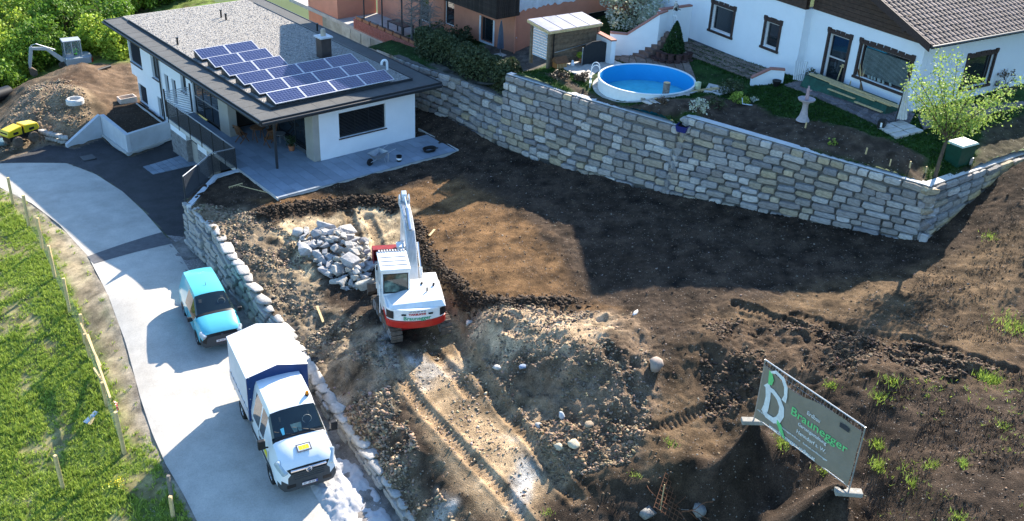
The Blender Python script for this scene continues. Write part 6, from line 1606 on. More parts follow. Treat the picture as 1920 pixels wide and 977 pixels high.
# green garden cabinet
p = PG(1790, 315); t = thing('green_garden_box', 'large dark green plastic garden box with a pale sunlit lid behind the young tree', 'garden box', (p[0]+.55, p[1]+.2, p[2]-.05), R_(-8), scale=.8)
b = B(); b.add([(-.55, -.4, 0), (.55, -.4, 0), (.55, .4, 0), (-.55, .4, 0), (-.62, -.46, 1.15), (.62, -.46, 1.15), (.62, .46, 1.15), (-.62, .46, 1.15)], [(0, 3, 2, 1), (4, 5, 6, 7), (0, 1, 5, 4), (1, 2, 6, 5), (2, 3, 7, 6), (3, 0, 4, 7)]); b.build('body', mat('dark_green_plastic', (.01, .055, .035), .5, var=.2), t, bevel=.03, seg=2)
b = B(); b.add([(-.68, -.52, 1.17), (.68, -.52, 1.17), (.68, .52, 1.17), (-.68, .52, 1.17), (-.6, -.44, 1.26), (.6, -.44, 1.26), (.6, .44, 1.26), (-.6, .44, 1.26)], [(0, 3, 2, 1), (4, 5, 6, 7), (0, 1, 5, 4), (1, 2, 6, 5), (2, 3, 7, 6), (3, 0, 4, 7)]); b.build('lid', mat('pale_green_lid', (.42, .50, .42), .5), t, bevel=.02)
b = B(); b.box(.28, .52, -.50, -.47, .1, .45); b.build('handle_plate', M_steel, t)
# survey pegs
for k, (u, v) in enumerate([(1510, 240), (1625, 281), (1671, 298), (1706, 312), (1735, 324)]):
    p = PG(u, v); b = B(); b.cbox((0, 0, .1), (.05, .05, .34), k, .05, 0); tag(b.build('wooden_peg', M_lath, loc=tuple(p)), ['wooden marker peg below the stone bird bath', 'wooden marker peg in the middle of the dug bed', 'wooden marker peg between the middle one and the tree', 'wooden marker peg second from the young tree', 'wooden marker peg nearest the young tree trunk'][k], 'peg', 'marker pegs in the garden bed')
# blue box, black box, bent pipe, foil
p = PG(1285, 214, 4.1); t = thing('blue_tub', 'dark blue tub with a shrub beside the step in the wall head', 'tub', tuple(p), .4); b = B(); b.add([(-.35, -.2, 0), (.35, -.2, 0), (.35, .2, 0), (-.35, .2, 0), (-.42, -.26, .3), (.42, -.26, .3), (.42, .26, .3), (-.42, .26, .3)], [(0, 3, 2, 1), (0, 1, 5, 4), (1, 2, 6, 5), (2, 3, 7, 6), (3, 0, 4, 7)]); b.build('body', mat('blue_tub', (.02, .03, .16), .5), t); b = B(); b.box(-.36, .36, -.2, .2, .2, .24); b.build('earth', M_soil, t)
p = PG(1652, 240); t = thing('black_crate', 'small black box with a white label on the patio beside the white parasol', 'box', tuple(p), .3); b = B(); b.box(-.2, .2, -.15, .15, 0.03, .36); b.build('body', M_black, t, bevel=.01); b = B(); b.box(-.203, -.201, -.06, .02, .1, .3); b.build('paper_tag', M_white, t)
p = PG(1390, 195); b = B(); b.tube([(0, 0, .3), (-.05, -.1, .05), (.25, -.55, .04)], .025, 6); tag(b.build('bent_pipe', M_alu, loc=tuple(p), smooth=True), 'bent pale pipe lying on the lawn behind the wall', 'pipe')
# ================================================================ VEHICLES
M_tyre = mat('tyre', (.018, .018, .018), .85, var=.2); M_rim = mat('wheel_rim', (.35, .36, .38), .35, metal=.7)
M_bump = mat('grey_bumper', (.055, .06, .065), .6, var=.08)
M_lens = mat('headlight_lens', (.40, .46, .50), .12, spec=.8, coat=.5, var=.2, scale=9)
M_scr = mat('windscreen_glass', (.010, .018, .020), .03, spec=.7, coat=.3, var=.3, scale=2)
M_dash = mat('dashboard', (.10, .13, .12), .8)
M_txtw = mat('white_lettering', (.75, .75, .75), .6); M_txtk = mat('black_lettering', (.02, .02, .02), .6)
M_chr = mat('chrome', (.7, .7, .72), .15, metal=1)


def loft(secs, half=True):
    """secs: list of (x, [(y,z),...]) half sections from bottom centre up to top centre; mirrored; returns verts grid and index"""
    n = len(secs[0][1]); rows = []
    for x, pts in secs:
        row = []
        for p in pts: row.append((p[2] if len(p) > 2 else x, p[0], p[1]))
        mir = [(p[0], -p[1], p[2]) for p in row[::-1] if abs(p[1]) > 1e-6]
        rows.append(row+mir)
    return rows


def loft_parts(root, rows, sel, mats, nhalf, loc_cell=None):
    """sel(i,j,side)->part name ; builds one mesh per part"""
    m = len(rows[0]); parts = {}
    for i in range(len(rows)-1):
        for j in range(m):
            j2 = (j+1) % m; side = 1 if j < nhalf-1 else -1; jj = j if j < nhalf-1 else (m-1-j if j >= nhalf-1 else j)
            nm = sel(i, jj, side)
            if nm is None: continue
            parts.setdefault(nm, B()).add([rows[i][j], rows[i][j2], rows[i+1][j2], rows[i+1][j]], [(0, 1, 2, 3)])
    for row, flip in ((rows[0], 0), (rows[-1], 1)):
        nm = sel(-1 if not flip else -2, 0, 1); parts.setdefault(nm, B()).add(row, [tuple(range(m))])
    out = {}
    for nm, b in parts.items():
        key = nm.split(':')[0]; me = b.mesh(key, mats[key]); bm = bmesh.new(); bm.from_mesh(me); bmesh.ops.remove_doubles(bm, verts=bm.verts, dist=1e-4); bmesh.ops.recalc_face_normals(bm, faces=bm.faces)
        for f in bm.faces: f.smooth = True
        bm.to_mesh(me); bm.free(); me.set_sharp_from_angle(angle=R_(32)); out[nm] = link(key, me, root)
    return out


def wheel(root, x, y, r, w_, side, arch=True):
    b = B(); b.lathe([(r*.62, -w_/2), (r*.95, -w_/2), (r, -w_*.3), (r, w_*.3), (r*.95, w_/2), (r*.62, w_/2)], 24, (x, y, r), 'y', cap=False); ty = b.build('wheel', M_tyre, root, smooth=35)
    b = B(); b.lathe([(r*.63, side*w_*.42), (r*.55, side*w_*.28), (r*.25, side*w_*.40), (.0, side*w_*.42)], 24, (x, y, r), 'y', cap=False)
    b.build('rim', M_rim, ty, smooth=30)
    b = B()
    for k in range(6): a = k*math.pi/3; b.cbox((x+r*.42*math.cos(a), y+side*w_*.36, r+r*.42*math.sin(a)), (.05, .015, .05), 0, 0, -a)
    b.build('rim_holes', M_black, ty)


def arch(root, x, y, r, side, dep=.05):
    b = B(); n = 14; vs = []; ro = r*1.22; ri = r*.2
    for k in range(n+1):
        a = math.pi*k/n; vs += [(x+ro*math.cos(a), y, r*.98+ro*math.sin(a)), (x+ri*math.cos(a), y, r*.98)]
    b.add(vs, [(2*k, 2*k+2, 2*k+3, 2*k+1) for k in range(n)]); b.build('wheel_arch', M_black, root)


def plate(root, txt, x, z, w_=.52):
    b = B(); b.box(x-.01, x, -w_/2, w_/2, z-.055, z+.055); p = b.build('number_plate', mat('plate_white', (.7, .7, .7), .5), root)
    b = B(); b.box(x, x+.003, w_/2-.05, w_/2-.003, z-.05, z+.05); b.build('blue_strip', mat('plate_blue', (.02, .06, .3), .5), p)
    for zz in (-.0535, .0475): b = B(); b.box(x, x+.002, -w_/2, w_/2, z+zz, z+zz+.006); b.build('red_line', mat('plate_red', (.5, .02, .02), .5), p)
    text_part(txt, .085, M_txtk, p, frame((x+.004, -.01, z), (0, 1, 0), (0, 0, 1)), depth=.002, sx=1.0)


# -------- small blue van
Cf, Cr = P(377, 645, -2.5), P(347, 590.5, -2.45)
hd = R_(-101.0)
fx_, fy_ = np.array([math.cos(hd), math.sin(hd), 0]), np.array([-math.sin(hd), math.cos(hd), 0])
mid = (Cf+Cr)/2
van = thing('delivery_van', 'small turquoise blue delivery van parked by the boulder wall behind the truck', 'van')
oc = mid+fy_*.80*.95
van.location = (oc[0], oc[1], float(hL(oc[0], oc[1]))+.012); van.rotation_euler = (0, 0, hd); van.scale = (.88, .95, .95)
M_blue = mat('turquoise_paint', (.09, .43, .52), .28, spec=.5, coat=.6, var=.02, scale=1)
# sections: x, half pts (y,z)
def vs_(x, zb, w_, zsill, zbelt, zt, wt, wroof, zroof, crown=.03):
    return (x, [(0, zb), (w_*.9, zb), (w_, zsill), (w_, (zsill+zbelt)/2), (w_*.985, zbelt), (wt, zt), (wroof, zroof), (wroof*.55, zroof+crown*.8), (0, zroof+crown)])
secs = [vs_(2.17, .22, .66, .32, .46, .60, .62, .55, .68, .01), vs_(2.12, .2, .80, .36, .55, .72, .72, .66, .80, .02), vs_(1.95, .2, .87, .40, .66, .86, .76, .68, .93, .03), vs_(1.45, .2, .895, .42, .80, 1.0, .76, .66, 1.06, .04), vs_(1.10, .2, .895, .42, .92, 1.08, .78, .70, 1.13, .04),
        vs_(.98, .2, .895, .42, .97, 1.12, .77, .70, 1.18, .04), vs_(.28, .2, .895, .42, 1.02, 1.58, .66, .60, 1.70, .05), vs_(.15, .2, .895, .42, 1.02, 1.62, .66, .60, 1.75, .05), vs_(-.6, .2, .895, .42, 1.03, 1.65, .66, .60, 1.78, .05), vs_(-1.3, .2, .895, .42, 1.03, 1.65, .66, .60, 1.78, .05), vs_(-2.0, .22, .885, .42, 1.03, 1.62, .655, .59, 1.76, .05), vs_(-2.12, .24, .85, .42, 1.0, 1.58, .64, .58, 1.70, .05)]
rows = loft(secs)
def sel(i, j, s):
    if i in (-1,): return 'front_bumper'
    if i == -2: return 'tailgate'
    if j <= 2 and i <= 1: return 'front_bumper'
    if j == 1 and i >= 2: return 'sill:%d' % s
    if i == 0: return 'grille' if j >= 3 else 'front_bumper'
    if i == 1 and j == 3: return 'front_bumper'
    if i in (1, 2, 3) and j >= 5: return 'bonnet'
    if i == 4 and j >= 5: return 'scuttle'
    if i == 5 and j >= 5: return 'windscreen'
    if j == 4 and i in (6, 7): return 'side_window:%d' % s
    if j == 4 and i == 5: return 'quarter_window:%d' % s
    if j == 4 and i == 10: return 'body'
    if j >= 5 and i >= 6: return 'roof'
    return 'body'
MV = {'front_bumper': M_bump, 'tailgate': M_blue, 'sill': M_bump, 'grille': M_black, 'bonnet': M_blue, 'scuttle': M_black, 'windscreen': M_scr, 'side_window': M_glass, 'quarter_window': M_glass, 'body': M_blue, 'roof': M_blue}
vp = loft_parts(van, rows, sel, MV, 9)
for s in (-1, 1):
    for x in (1.34, -1.34): arch(van, x, s*.897, .31, s); wheel(van, x, s*.80, .31, .20, s)
    b = B(); b.cbox((1.99, s*.705, .745), (.34, .27, .20), s*-.45, 0, .40); b.build('headlight', M_lens, van, bevel=.05, seg=2)
    b = B(); b.cbox((1.02, s*1.02, 1.08), (.12, .20, .20)); b.build('wing_mirror', M_black, van, bevel=.03, seg=2)
    b = B(); b.tube([(2.09, s*.62, .33), (2.13, s*.62, .33)], .055, 10); b.build('fog_lamp', M_lens, van)
    b = B(); b.box(.95, .965, s*.898-.004, s*.898+.004, .45, 1.0); b.box(-.25, -.235, s*.898-.004, s*.898+.004, .45, 1.0); b.build('door_seam', M_black, van)
    b = B(); b.box(-.1, .05, s*.90-.01, s*.90+.015, .88, .91); b.build('door_handle', M_blue, van)
b = B()
for k in range(3): b.box(2.08-.02*k, 2.15-.012*k, -.45, .45, .52+k*.055, .545+k*.055)
b.build('grille_bar', M_bump, van)
b = B(); b.lathe([(.075, 0), (.075, .02), (.06, .025), (.06, 0)], 20, (2.14, 0, .66), 'x', cap=False); lg = b.build('badge', M_chr, van)
b = B(); X_ = 2.16
for p, q_ in (((-.045, .70), (-.012, .655)), ((.045, .70), (.012, .655)), ((-.012, .655), (0, .675)), ((.012, .655), (0, .675)), ((-.05, .675), (-.022, .615)), ((-.022, .615), (0, .65)), ((0, .65), (.022, .615)), ((.022, .615), (.05, .675))): b.beam((X_, p[0], p[1]), (X_, q_[0], q_[1]), .012, .01)
b.build('badge_sign', M_chr, lg)
plate(van, 'VB 104 CA', 2.185, .45)
text_part('KOMMUNAL', .075, M_txtw, van, frame((.335, 0, 1.675), (0, 1, 0), (-.7, 0, .6)), depth=.003, name='windscreen_lettering')
b = B(); b.tube([(-.3, 0, 1.82), (-.42, 0, 1.92)], .012, 5); b.build('aerial', M_black, van)
b = B(); b.cbox((.9, 0, 1.08), (.35, 1.2, .06)); 
# wipers, paper on dash as thin relief over the glass
b = B(); b.beam((1.0, .5, 1.165), (.86, -.1, 1.27), .02, .015); b.beam((1.0, -.05, 1.18), (.87, -.62, 1.24), .02, .015); b.build('wiper', M_black, van)

def dash(root, base, top, hw0, hw1, out, m_, f0=.06, f1=.34, wheel_y=.38):
    bx, bz = base; tx, tz_ = top; nx, nz = (tz_-bz), -(tx-bx); l = math.hypot(nx, nz); nx, nz = nx/l*out, nz/l*out
    b = B(); n = 9; vs = []
    for k in range(n+1):
        s = -1+2*k/n; c_ = -.0+.05*(1-s*s)
        for f in (f0, f1+.05*(1-s*s)): hw = hw0+(hw1-hw0)*f; vs.append((bx+(tx-bx)*f+nx-.05*s*s, s*hw*.93, bz+(tz_-bz)*f+nz-.055*s*s))
    b.add(vs, [(2*k, 2*k+2, 2*k+3, 2*k+1) for k in range(n)]); b.build('dashboard', m_, root)
    f = f1+.10; b = B(); cx_, cz_ = bx+(tx-bx)*f+nx, bz+(tz_-bz)*f+nz; b.tube([(cx_-.09*math.sin(a)*.9, wheel_y+.15*math.cos(a), cz_+.10*math.sin(a)) for a in np.linspace(0, 6.28, 18)], .012, 5, cap=False); b.build('steering_wheel', mat('wheel_grey', (.14, .16, .16), .5), root)
    for yy in (-.38, .38): f = .66; b = B(); b.cbox((bx+(tx-bx)*f+nx*.6-.01, yy, bz+(tz_-bz)*f+nz*.6-.01), (.16, .26, .012), 0, 0, math.atan2(tz_-bz, bx-tx)); b.build('headrest', mat('seat_dark', (.04, .05, .055), .6), root)
M_dsh = mat('dash_green', (.10, .15, .135), .5, var=.3, scale=6, spec=.5)
dash(van, (.98, 1.20), (.28, 1.74), .78, .66, .012, M_dsh)
# -------- white crew-cab truck with tilt
Tf, Tr = P(520.4, 904.7, -3.07), P(453, 788, -2.87)
ht = R_(-101.5)
fx_, fy_ = np.array([math.cos(ht), math.sin(ht), 0]), np.array([-math.sin(ht), math.cos(ht), 0])
ot = Tf+fy_*.95
tru = thing('tilt_truck', 'white crew-cab truck with white and blue tarpaulin body parked on the lane', 'truck')
mt = (Tf+Tr)/2+fy_*.95
tru.rotation_euler = (0, R_(3.2), ht)
wbT = 3.56
tru.location = (mt[0]+fx_[0]*wbT/2, mt[1]+fx_[1]*wbT/2, float(hL(*mt[:2]))-.055*wbT/2+.02)
M_wp = mat('white_paint', (.78, .79, .80), .3, spec=.5, coat=.5, var=.02, scale=1)
def ts(x, zb, w_, zs, zbelt, zt, wt, wr, zr, cr=.03): return vs_(x, zb, w_, zs, zbelt, zt, wt, wr, zr, cr)
secs = [ts(.95, .28, .72, .40, .62, .86, .70, .60, .98, .02), ts(.88, .26, .92, .44, .78, 1.06, .84, .72, 1.16, .03), ts(.72, .26, 1.0, .46, .92, 1.26, .88, .76, 1.36, .04), ts(.30, .28, 1.03, .5, 1.12, 1.5, .88, .76, 1.58, .05), ts(.02, .3, 1.03, .5, 1.22, 1.62, .89, .80, 1.68, .05),
        ts(-.05, .3, 1.03, .5, 1.26, 1.66, .88, .80, 1.73, .05), ts(-.70, .3, 1.03, .5, 1.32, 2.16, .80, .74, 2.30, .06), ts(-.85, .3, 1.03, .5, 1.34, 2.2, .80, .74, 2.36, .07), ts(-1.15, .3, 1.03, .5, 1.34, 2.26, .82, .75, 2.46, .07), ts(-1.25, .3, 1.03, .5, 1.34, 2.27, .82, .75, 2.47, .07), ts(-1.95, .3, 1.03, .5, 1.34, 2.3, .82, .75, 2.52, .06), ts(-2.3, .32, 1.0, .5, 1.34, 2.3, .81, .74, 2.50, .05)]
rows = loft(secs)
def sel(i, j, s):
    if i == -1: return 'front_bumper'
    if i == -2: return 'body'
    if i == 0: return 'front_bumper' if j <= 3 else 'grille' if j >= 6 else 'body'
    if i == 1 and j <= 2: return 'front_bumper'
    if i == 2 and j <= 1: return 'front_bumper'
    if j == 1 and i >= 3: return 'sill:%d' % s
    if i in (1, 2, 3) and j >= 5: return 'bonnet'
    if i == 4 and j >= 5: return 'scuttle'
    if i == 5 and j >= 5: return 'windscreen'
    if j == 4 and i in (6, 7): return 'front_side_window:%d' % s
    if j == 4 and i == 9: return 'rear_side_window:%d' % s
    if j >= 5 and i >= 6: return 'roof'
    return 'body'
MV = {'front_bumper': M_bump, 'sill': M_bump, 'grille': M_black, 'bonnet': M_wp, 'scuttle': M_black, 'windscreen': M_scr, 'front_side_window': M_glass, 'rear_side_window': M_glass, 'body': M_wp, 'roof': M_wp}
loft_parts(tru, rows, sel, MV, 9)
for s in (-1, 1):
    for x in (0, -wbT): arch(tru, x, s*1.035 if x == 0 else s*1.0, .36, s); wheel(tru, x, s*.93, .36, .23, s)
    b = B(); b.add([(.80, s*.52, 1.14), (.86, s*.86, .88), (.60, s*.97, 1.14), (.40, s*.93, 1.52), (.52, s*.80, 1.46), (.84, s*.55, .92)], [(0, 1, 2, 3, 4), (0, 5, 1)]); 
    b = B(); b.cbox((.70, s*.84, 1.13), (.54, .20, .28), s*-.42, 0, .72); b.build('headlight', M_lens, tru, bevel=.06, seg=2)
    b = B(); b.cbox((-.12, s*1.22, 1.62), (.14, .24, .36)); b.beam((-.1, s*1.0, 1.45), (-.1, s*1.2, 1.5), .06, .06); b.build('wing_mirror', M_black, tru, bevel=.03, seg=2)
    b = B()
    for x in (-.08, -1.20, -2.1): b.box(x, x+.014, s*1.034-.004, s*1.034+.004, .5, 1.32)
    b.build('door_seam', M_black, tru)
    b = B(); b.box(-2.2, .0, s*1.035, s*1.05, .62, .76); b.build('side_moulding', M_bump, tru)
    b = B(); b.box(-1.05, -.9, s*1.035, s*1.055, 1.12, 1.16); b.box(-2.05, -1.9, s*1.035, s*1.055, 1.12, 1.16); b.build('door_handle', M_black, tru)
    b = B(); b.box(-.62, -.25, s*1.036, s*1.040, .85, 1.12); b.build('door_sign', mat('yellow_sticker', (.75, .62, .03), .5), tru)
b = B()
for k in range(4): b.box(.90, .965, -.52, .52, .72+k*.085, .745+k*.085)
b.build('grille_bar', M_bump, tru)
b = B(); b.beam((.93, -.60, 1.10), (.93, .60, 1.10), .06, .07); b.build('chrome_strip', M_chr, tru, bevel=.01)
b = B(); b.lathe([(.10, 0), (.10, .03), (.075, .035), (.075, 0)], 22, (.955, 0, 1.06), 'x', cap=False); lg = b.build('badge', M_chr, tru); b = B(); b.beam((.985, -.10, 1.045), (.985, .06, 1.065), .03, .012); b.beam((.985, -.06, 1.055), (.985, .10, 1.075), .03, .012); b.build('badge_sign', M_chr, lg)
b = B(); b.box(.9, .955, -.75, -.45, .42, .56); b.box(.9, .955, .45, .75, .42, .56); b.build('bumper_inlet', M_black, tru)
plate(tru, 'SV 195 GK', 1.0, .50)
fm_ = frame((.46, 0, 1.545), (0, 1, 0), (-1, 0, .42))
b = B(); b.T = fm_; b.box(-.24, .24, -.14, .14, .02, .035); o = b.build('bonnet_sign', mat('sign_grey', (.08, .08, .10), .5), tru); b = B(); b.T = fm_; b.box(-.20, .20, -.10, .10, .036, .042); b.build('sign_field', M_wp, o)
b = B(); b.T = fm_; b.box(-.17, -.05, -.075, .075, .043, .048); b.box(-.04, .07, -.075, .075, .043, .048); b.box(.08, .17, -.075, .075, .043, .048); b.build('yellow_mark', mat('yellow_sticker', (.75, .62, .03), .5), o)
b = B(); b.tube([(-1.0, .62, 2.44), (-1.0, .62, 2.50)], .07, 12); b.build('beacon_base', M_black, tru); b = B(); b.lathe([(.055, 2.501), (.06, 2.56), (.04, 2.61), (.0, 2.62)], 14, (-1.0, .62, 0)); b.build('beacon', mat('amber_lens', (.75, .22, .01), .25), tru, smooth=True)
b = B(); b.beam((-.02, .55, 1.735), (-.22, -.15, 1.92), .025, .02); b.beam((-.02, -.1, 1.74), (-.24, -.75, 1.90), .025, .02); b.build('wiper', M_black, tru)
b = B(); b.cbox((-.20, -.35, 1.88), (.22, .38, .012), .2, 0, .75); b.build('papers', mat('blue_paper', (.05, .30, .45), .6), tru); b = B(); b.cbox((-.22, .05, 1.90), (.14, .5, .012), -.05, 0, .75); b.build('dash_shelf', M_dash, tru)
dash(tru, (-.05, 1.76), (-.70, 2.345), .88, .80, .015, M_dsh)
b = B(); b.tube([(-.05, -.86, 1.80), (-.05, .86, 1.80)], .012, 4); b.build('wiper_trough', M_black, tru)
# tilt body
M_tarpw = mat('white_tarpaulin', (.76, .76, .77), .6, var=.05, scale=2, bump=.3, bscale=6); M_tarpb = mat('blue_tarpaulin', (.018, .045, .14), .55, var=.12, scale=3, bump=.4, bscale=6); M_tarps = mat('grey_tarpaulin', (.56, .57, .62), .6, var=.08, scale=2, bump=.5, bscale=5)
x0, x1, wy, zl_, zs_, zr_ = -4.85, -2.34, 1.06, .86, 2.72, 2.98
b = B(); b.box(x0-.05, x1, -1.062, 1.062, zl_-.06, zl_+.01); b.build('load_bed', M_bump, tru)
b = B(); b.box(x0-.03, x0-.002, -wy, wy, zl_+.011, zs_); b.build('rear_sheet', M_tarpb, tru)
b = B(); b.box(x0, -2.3, -.38, -.28, .5, .8); b.box(x0, -2.3, .28, .38, .5, .8); b.box(x0+.1, x0+.2, -1.0, 1.0, .45, .6); b.build('chassis', M_black, tru)
for s in (-1, 1): b = B(); b.add([(x0, s*wy, zl_+.35), (x1, s*wy, zl_+.35), (x1, s*wy, zs_), (x0, s*wy, zs_), (x0, s*(wy-.02), zl_+.35), (x1, s*(wy-.02), zl_+.35), (x1, s*(wy-.02), zs_), (x0, s*(wy-.02), zs_)], [(0, 1, 2, 3), (4, 7, 6, 5), (0, 4, 5, 1), (0, 3, 7, 4), (1, 5, 6, 2)]); b.build('side_sheet', M_tarps, tru)
for s in (-1, 1):
    b = B(); b.box(x0, x1, s*(wy+.003) if s > 0 else -(wy+.025), s*(wy+.025) if s > 0 else -(wy+.003), zl_, zl_+.38)
    b.build('dropside', mat('dropside_grey', (.50, .51, .55), .5, metal=.2), tru)
b = B(); b.add([(x1+.06, -wy, zl_), (x1+.06, wy, zl_), (x1+.06, wy, zs_), (x1+.06, 0, zr_), (x1+.06, -wy, zs_), (x1-.03, -wy, zl_), (x1-.03, wy, zl_), (x1-.03, wy, zs_), (x1-.03, 0, zr_), (x1-.03, -wy, zs_)], [(0, 1, 2, 3, 4), (9, 8, 7, 6, 5)]+[(k, (k+1) % 5, 5+(k+1) % 5, 5+k) for k in range(5)]); b.build('front_sheet', M_tarpb, tru)
b = B(); vs = []; n = 9
for i in range(n+1):
    x = x0-.01+(x1+.09-x0)*i/n; sag = -.018*abs(math.sin(math.pi*i/n*3))
    for y, z in ((-wy-.012, zs_-.05), (-wy-.012, zs_+.01), (-.5, (zs_+zr_)/2+.02+sag), (0, zr_+.02), (.5, (zs_+zr_)/2+.02+sag), (wy+.012, zs_+.01), (wy+.012, zs_-.05)): vs.append((x, y, z))
b.add(vs, [(7*i+k, 7*i+k+1, 7*i+8+k, 7*i+7+k) for i in range(n) for k in range(6)]); b.build('roof_sheet', M_tarpw, tru, smooth=50)
b = B()
for k in range(7):
    x = x0+.2+k*.36
    for s in (-1, 1): b.cbox((x, s*(wy+.022), zl_+.42), (.04, .02, .08))
for k in range(4): b.cbox((x1+.068, -wy+.08, zl_+.5+k*.45), (.02, .04, .04))
b.build('buckle', M_steel, tru)
b = B(); b.box(x0-.25, x0-.05, -1.0, 1.0, .5, .62); b.build('rear_bar', M_bump, tru)

# ================================================================ EXCAVATOR
M_exw = mat('excavator_white', (.70, .71, .70), .4, var=.10, scale=3, bump=.1, coat=.2); M_exr = mat('excavator_red', (.42, .018, .012), .4, var=.12, scale=3, coat=.2)
M_mar = mat('maroon_paint', (.20, .015, .02), .5, var=.3, scale=5); M_mud = mat('muddy_steel', (.13, .10, .075), .85, var=.4, scale=6, bump=1); M_shaft = mat('piston_rod', (.6, .62, .65), .2, metal=.9)
M_bmt = mat('boom_grey_white', (.62, .64, .65), .45, var=.12, scale=4)
UC = np.array([-.45, -12.75]); exz = -1.22
exc = thing('crawler_excavator', 'white and red crawler excavator seen from behind, standing beside the pile of rocks', 'excavator', (UC[0], UC[1], exz))
def track(root, y, L_, w_, h, off, nsh, rz):
    T = Euler((0, 0, rz)).to_matrix().to_4x4(); r = h/2; st = L_/2-r
    b = B(); b.T = T
    n = 10; prof = [(st+(r-.05)*math.cos(a), r+(r-.05)*math.sin(a)) for a in np.linspace(-math.pi/2, math.pi/2, n)]+[(-st+(r-.05)*math.cos(a), r+(r-.05)*math.sin(a)) for a in np.linspace(math.pi/2, 3*math.pi/2, n)]
    b.prism([(p[0]+off, p[1]) for p in prof], y-w_*.36, y+w_*.36, 'y'); tk = b.build('track', M_mud, root)
    per = 4*st+2*math.pi*r; sh = B(); sh.box(-per/nsh*.42, per/nsh*.42, -w_/2, w_/2, -.015, .02); sh.box(-.015, .015, -w_/2, w_/2, .02, .05); sm = sh.mesh('track_shoe', M_mud)
    for k in range(nsh):
        s = per*k/nsh
        if s < 2*st: x, z, a = -st+s, 2*r, 0
        elif s < 2*st+math.pi*r: q_ = (s-2*st)/r; x, z, a = st+r*math.sin(q_), r+r*math.cos(q_), q_
        elif s < 4*st+math.pi*r: x, z, a = st-(s-2*st-math.pi*r), 0, math.pi
        else: q_ = (s-4*st-math.pi*r)/r; x, z, a = -st-r*math.sin(q_), r-r*math.cos(q_), math.pi+q_
        o = bpy.data.objects.new('track_shoe', sm); C.objects.link(o); o.parent = tk; o.matrix_local = T @ Matrix.Translation((x+off, y, z)) @ Euler((0, a, 0)).to_matrix().to_4x4()
    b = B(); b.T = T
    for s in (-1, 1):
        for xx in (-st, st): b.lathe([(r*.7, s*w_*.37), (r*.7, s*w_*.42), (.05, s*w_*.42)], 16, (xx+off, y, r), 'y', cap=False)
        for k in range(4): xx = -st+.35+k*(2*st-.7)/3; b.lathe([(r*.35, s*w_*.365), (r*.35, s*w_*.40), (0.02, s*w_*.40)], 10, (xx+off, y, r*.5), 'y', cap=False)
    b.build('rollers', M_steel, tk, kind='stuff')
tz = R_(72)
for s in (-1, 1): track(exc, s*.98, 2.95, .45, .66, .1, 40, tz)
b = B(); b.T = Euler((0, 0, tz)).to_matrix().to_4x4(); b.box(-.8, .9, -.66, .66, .25, .6); b.lathe([(.6, .6), (.6, .8)], 20); b.build('undercarriage', M_mar, exc)
b = B(); b.T = Euler((0, 0, tz)).to_matrix().to_4x4(); b.beam((1.2, .5, .35), (2.35, .5, .3), .12, .14); b.beam((1.2, -.5, .35), (2.35, -.5, .3), .12, .14); b.build('blade_arm', M_mar, exc)
b = B(); b.T = Euler((0, 0, tz)).to_matrix().to_4x4(); b.add([(2.45, -1.15, .05), (2.3, -1.15, .3), (2.38, -1.15, .6), (2.52, -1.15, .6), (2.45, -1.15, .3), (2.55, -1.15, .05), (2.45, 1.15, .05), (2.3, 1.15, .3), (2.38, 1.15, .6), (2.52, 1.15, .6), (2.45, 1.15, .3), (2.55, 1.15, .05)], [(5, 4, 3, 2, 1, 0), (6, 7, 8, 9, 10, 11)]+[(k, (k+1) % 6, 6+(k+1) % 6, 6+k) for k in range(6)]); b.build('dozer_blade', M_mud, exc)
uz = R_(63); UT = Euler((0, 0, uz)).to_matrix().to_4x4()
def ub(): b = B(); b.T = UT; return b
b = ub(); b.box(-1.1, 1.25, -1.1, 1.1, .80, .98); b.build('turntable_deck', M_anth, exc)
def rear_prof(r, n=14, x_off=0, wy=1.14):
    return [(x_off+.0, -wy)]+[(-1.18-(r-1.18)*math.cos(a)*1.0+x_off, wy*math.sin(a)) for a in np.linspace(-1.35, 1.35, n)]+[(x_off+.0, wy)]
b = ub(); b.prism(rear_prof(1.72), .82, 1.12); b.build('red_counterweight', M_exr, exc, bevel=.03, seg=2)
b = ub(); b.prism(rear_prof(1.70, wy=1.13), 1.121, 1.60); b.build('counterweight', M_exw, exc, bevel=.04, seg=2)
for s in (-1, 1):
    b = ub(); pr = [(-1.18-(1.72-1.18)*math.cos(a), 1.145*math.sin(a)) for a in np.linspace(s*.86, s*1.33, 6)]
    pr = pr+[(p[0]+.1, p[1]*.97) for p in pr[::-1]]; b.prism(pr, 1.2, 1.52); b.build('black_corner_panel', M_black, exc)
b = ub(); b.add([(-1.55, -1.08, 1.601), (.35, -1.12, 1.601), (.35, .15, 1.601), (-.4, 1.05, 1.601), (-1.5, 1.0, 1.601), (-1.40, -.98, 1.80), (.28, -1.02, 1.80), (.28, .05, 1.80), (-.5, .12, 1.80), (-1.38, .9, 1.72)], [(0, 1, 6, 5), (1, 2, 7, 6), (2, 3, 8, 7), (3, 4, 9, 8), (4, 0, 5, 9), (5, 6, 7, 8, 9)]); b.build('engine_hood', M_exw, exc, bevel=.03, seg=2)
b = ub(); b.tube([(-.7, -.5, 1.8), (-.7, -.5, 1.95)], .035, 8); b.tube([(-.3, -.8, 1.8), (-.35, -.8, 1.9)], .05, 8); b.tube([(-.15, -.35, 1.8), (-.15, -.4, 1.87)], .05, 8); b.build('hood_fittings', M_black, exc)
b = ub(); b.box(.3, 1.25, -1.12, -.5, .99, 1.5); b.build('tool_box', M_exw, exc, bevel=.03)
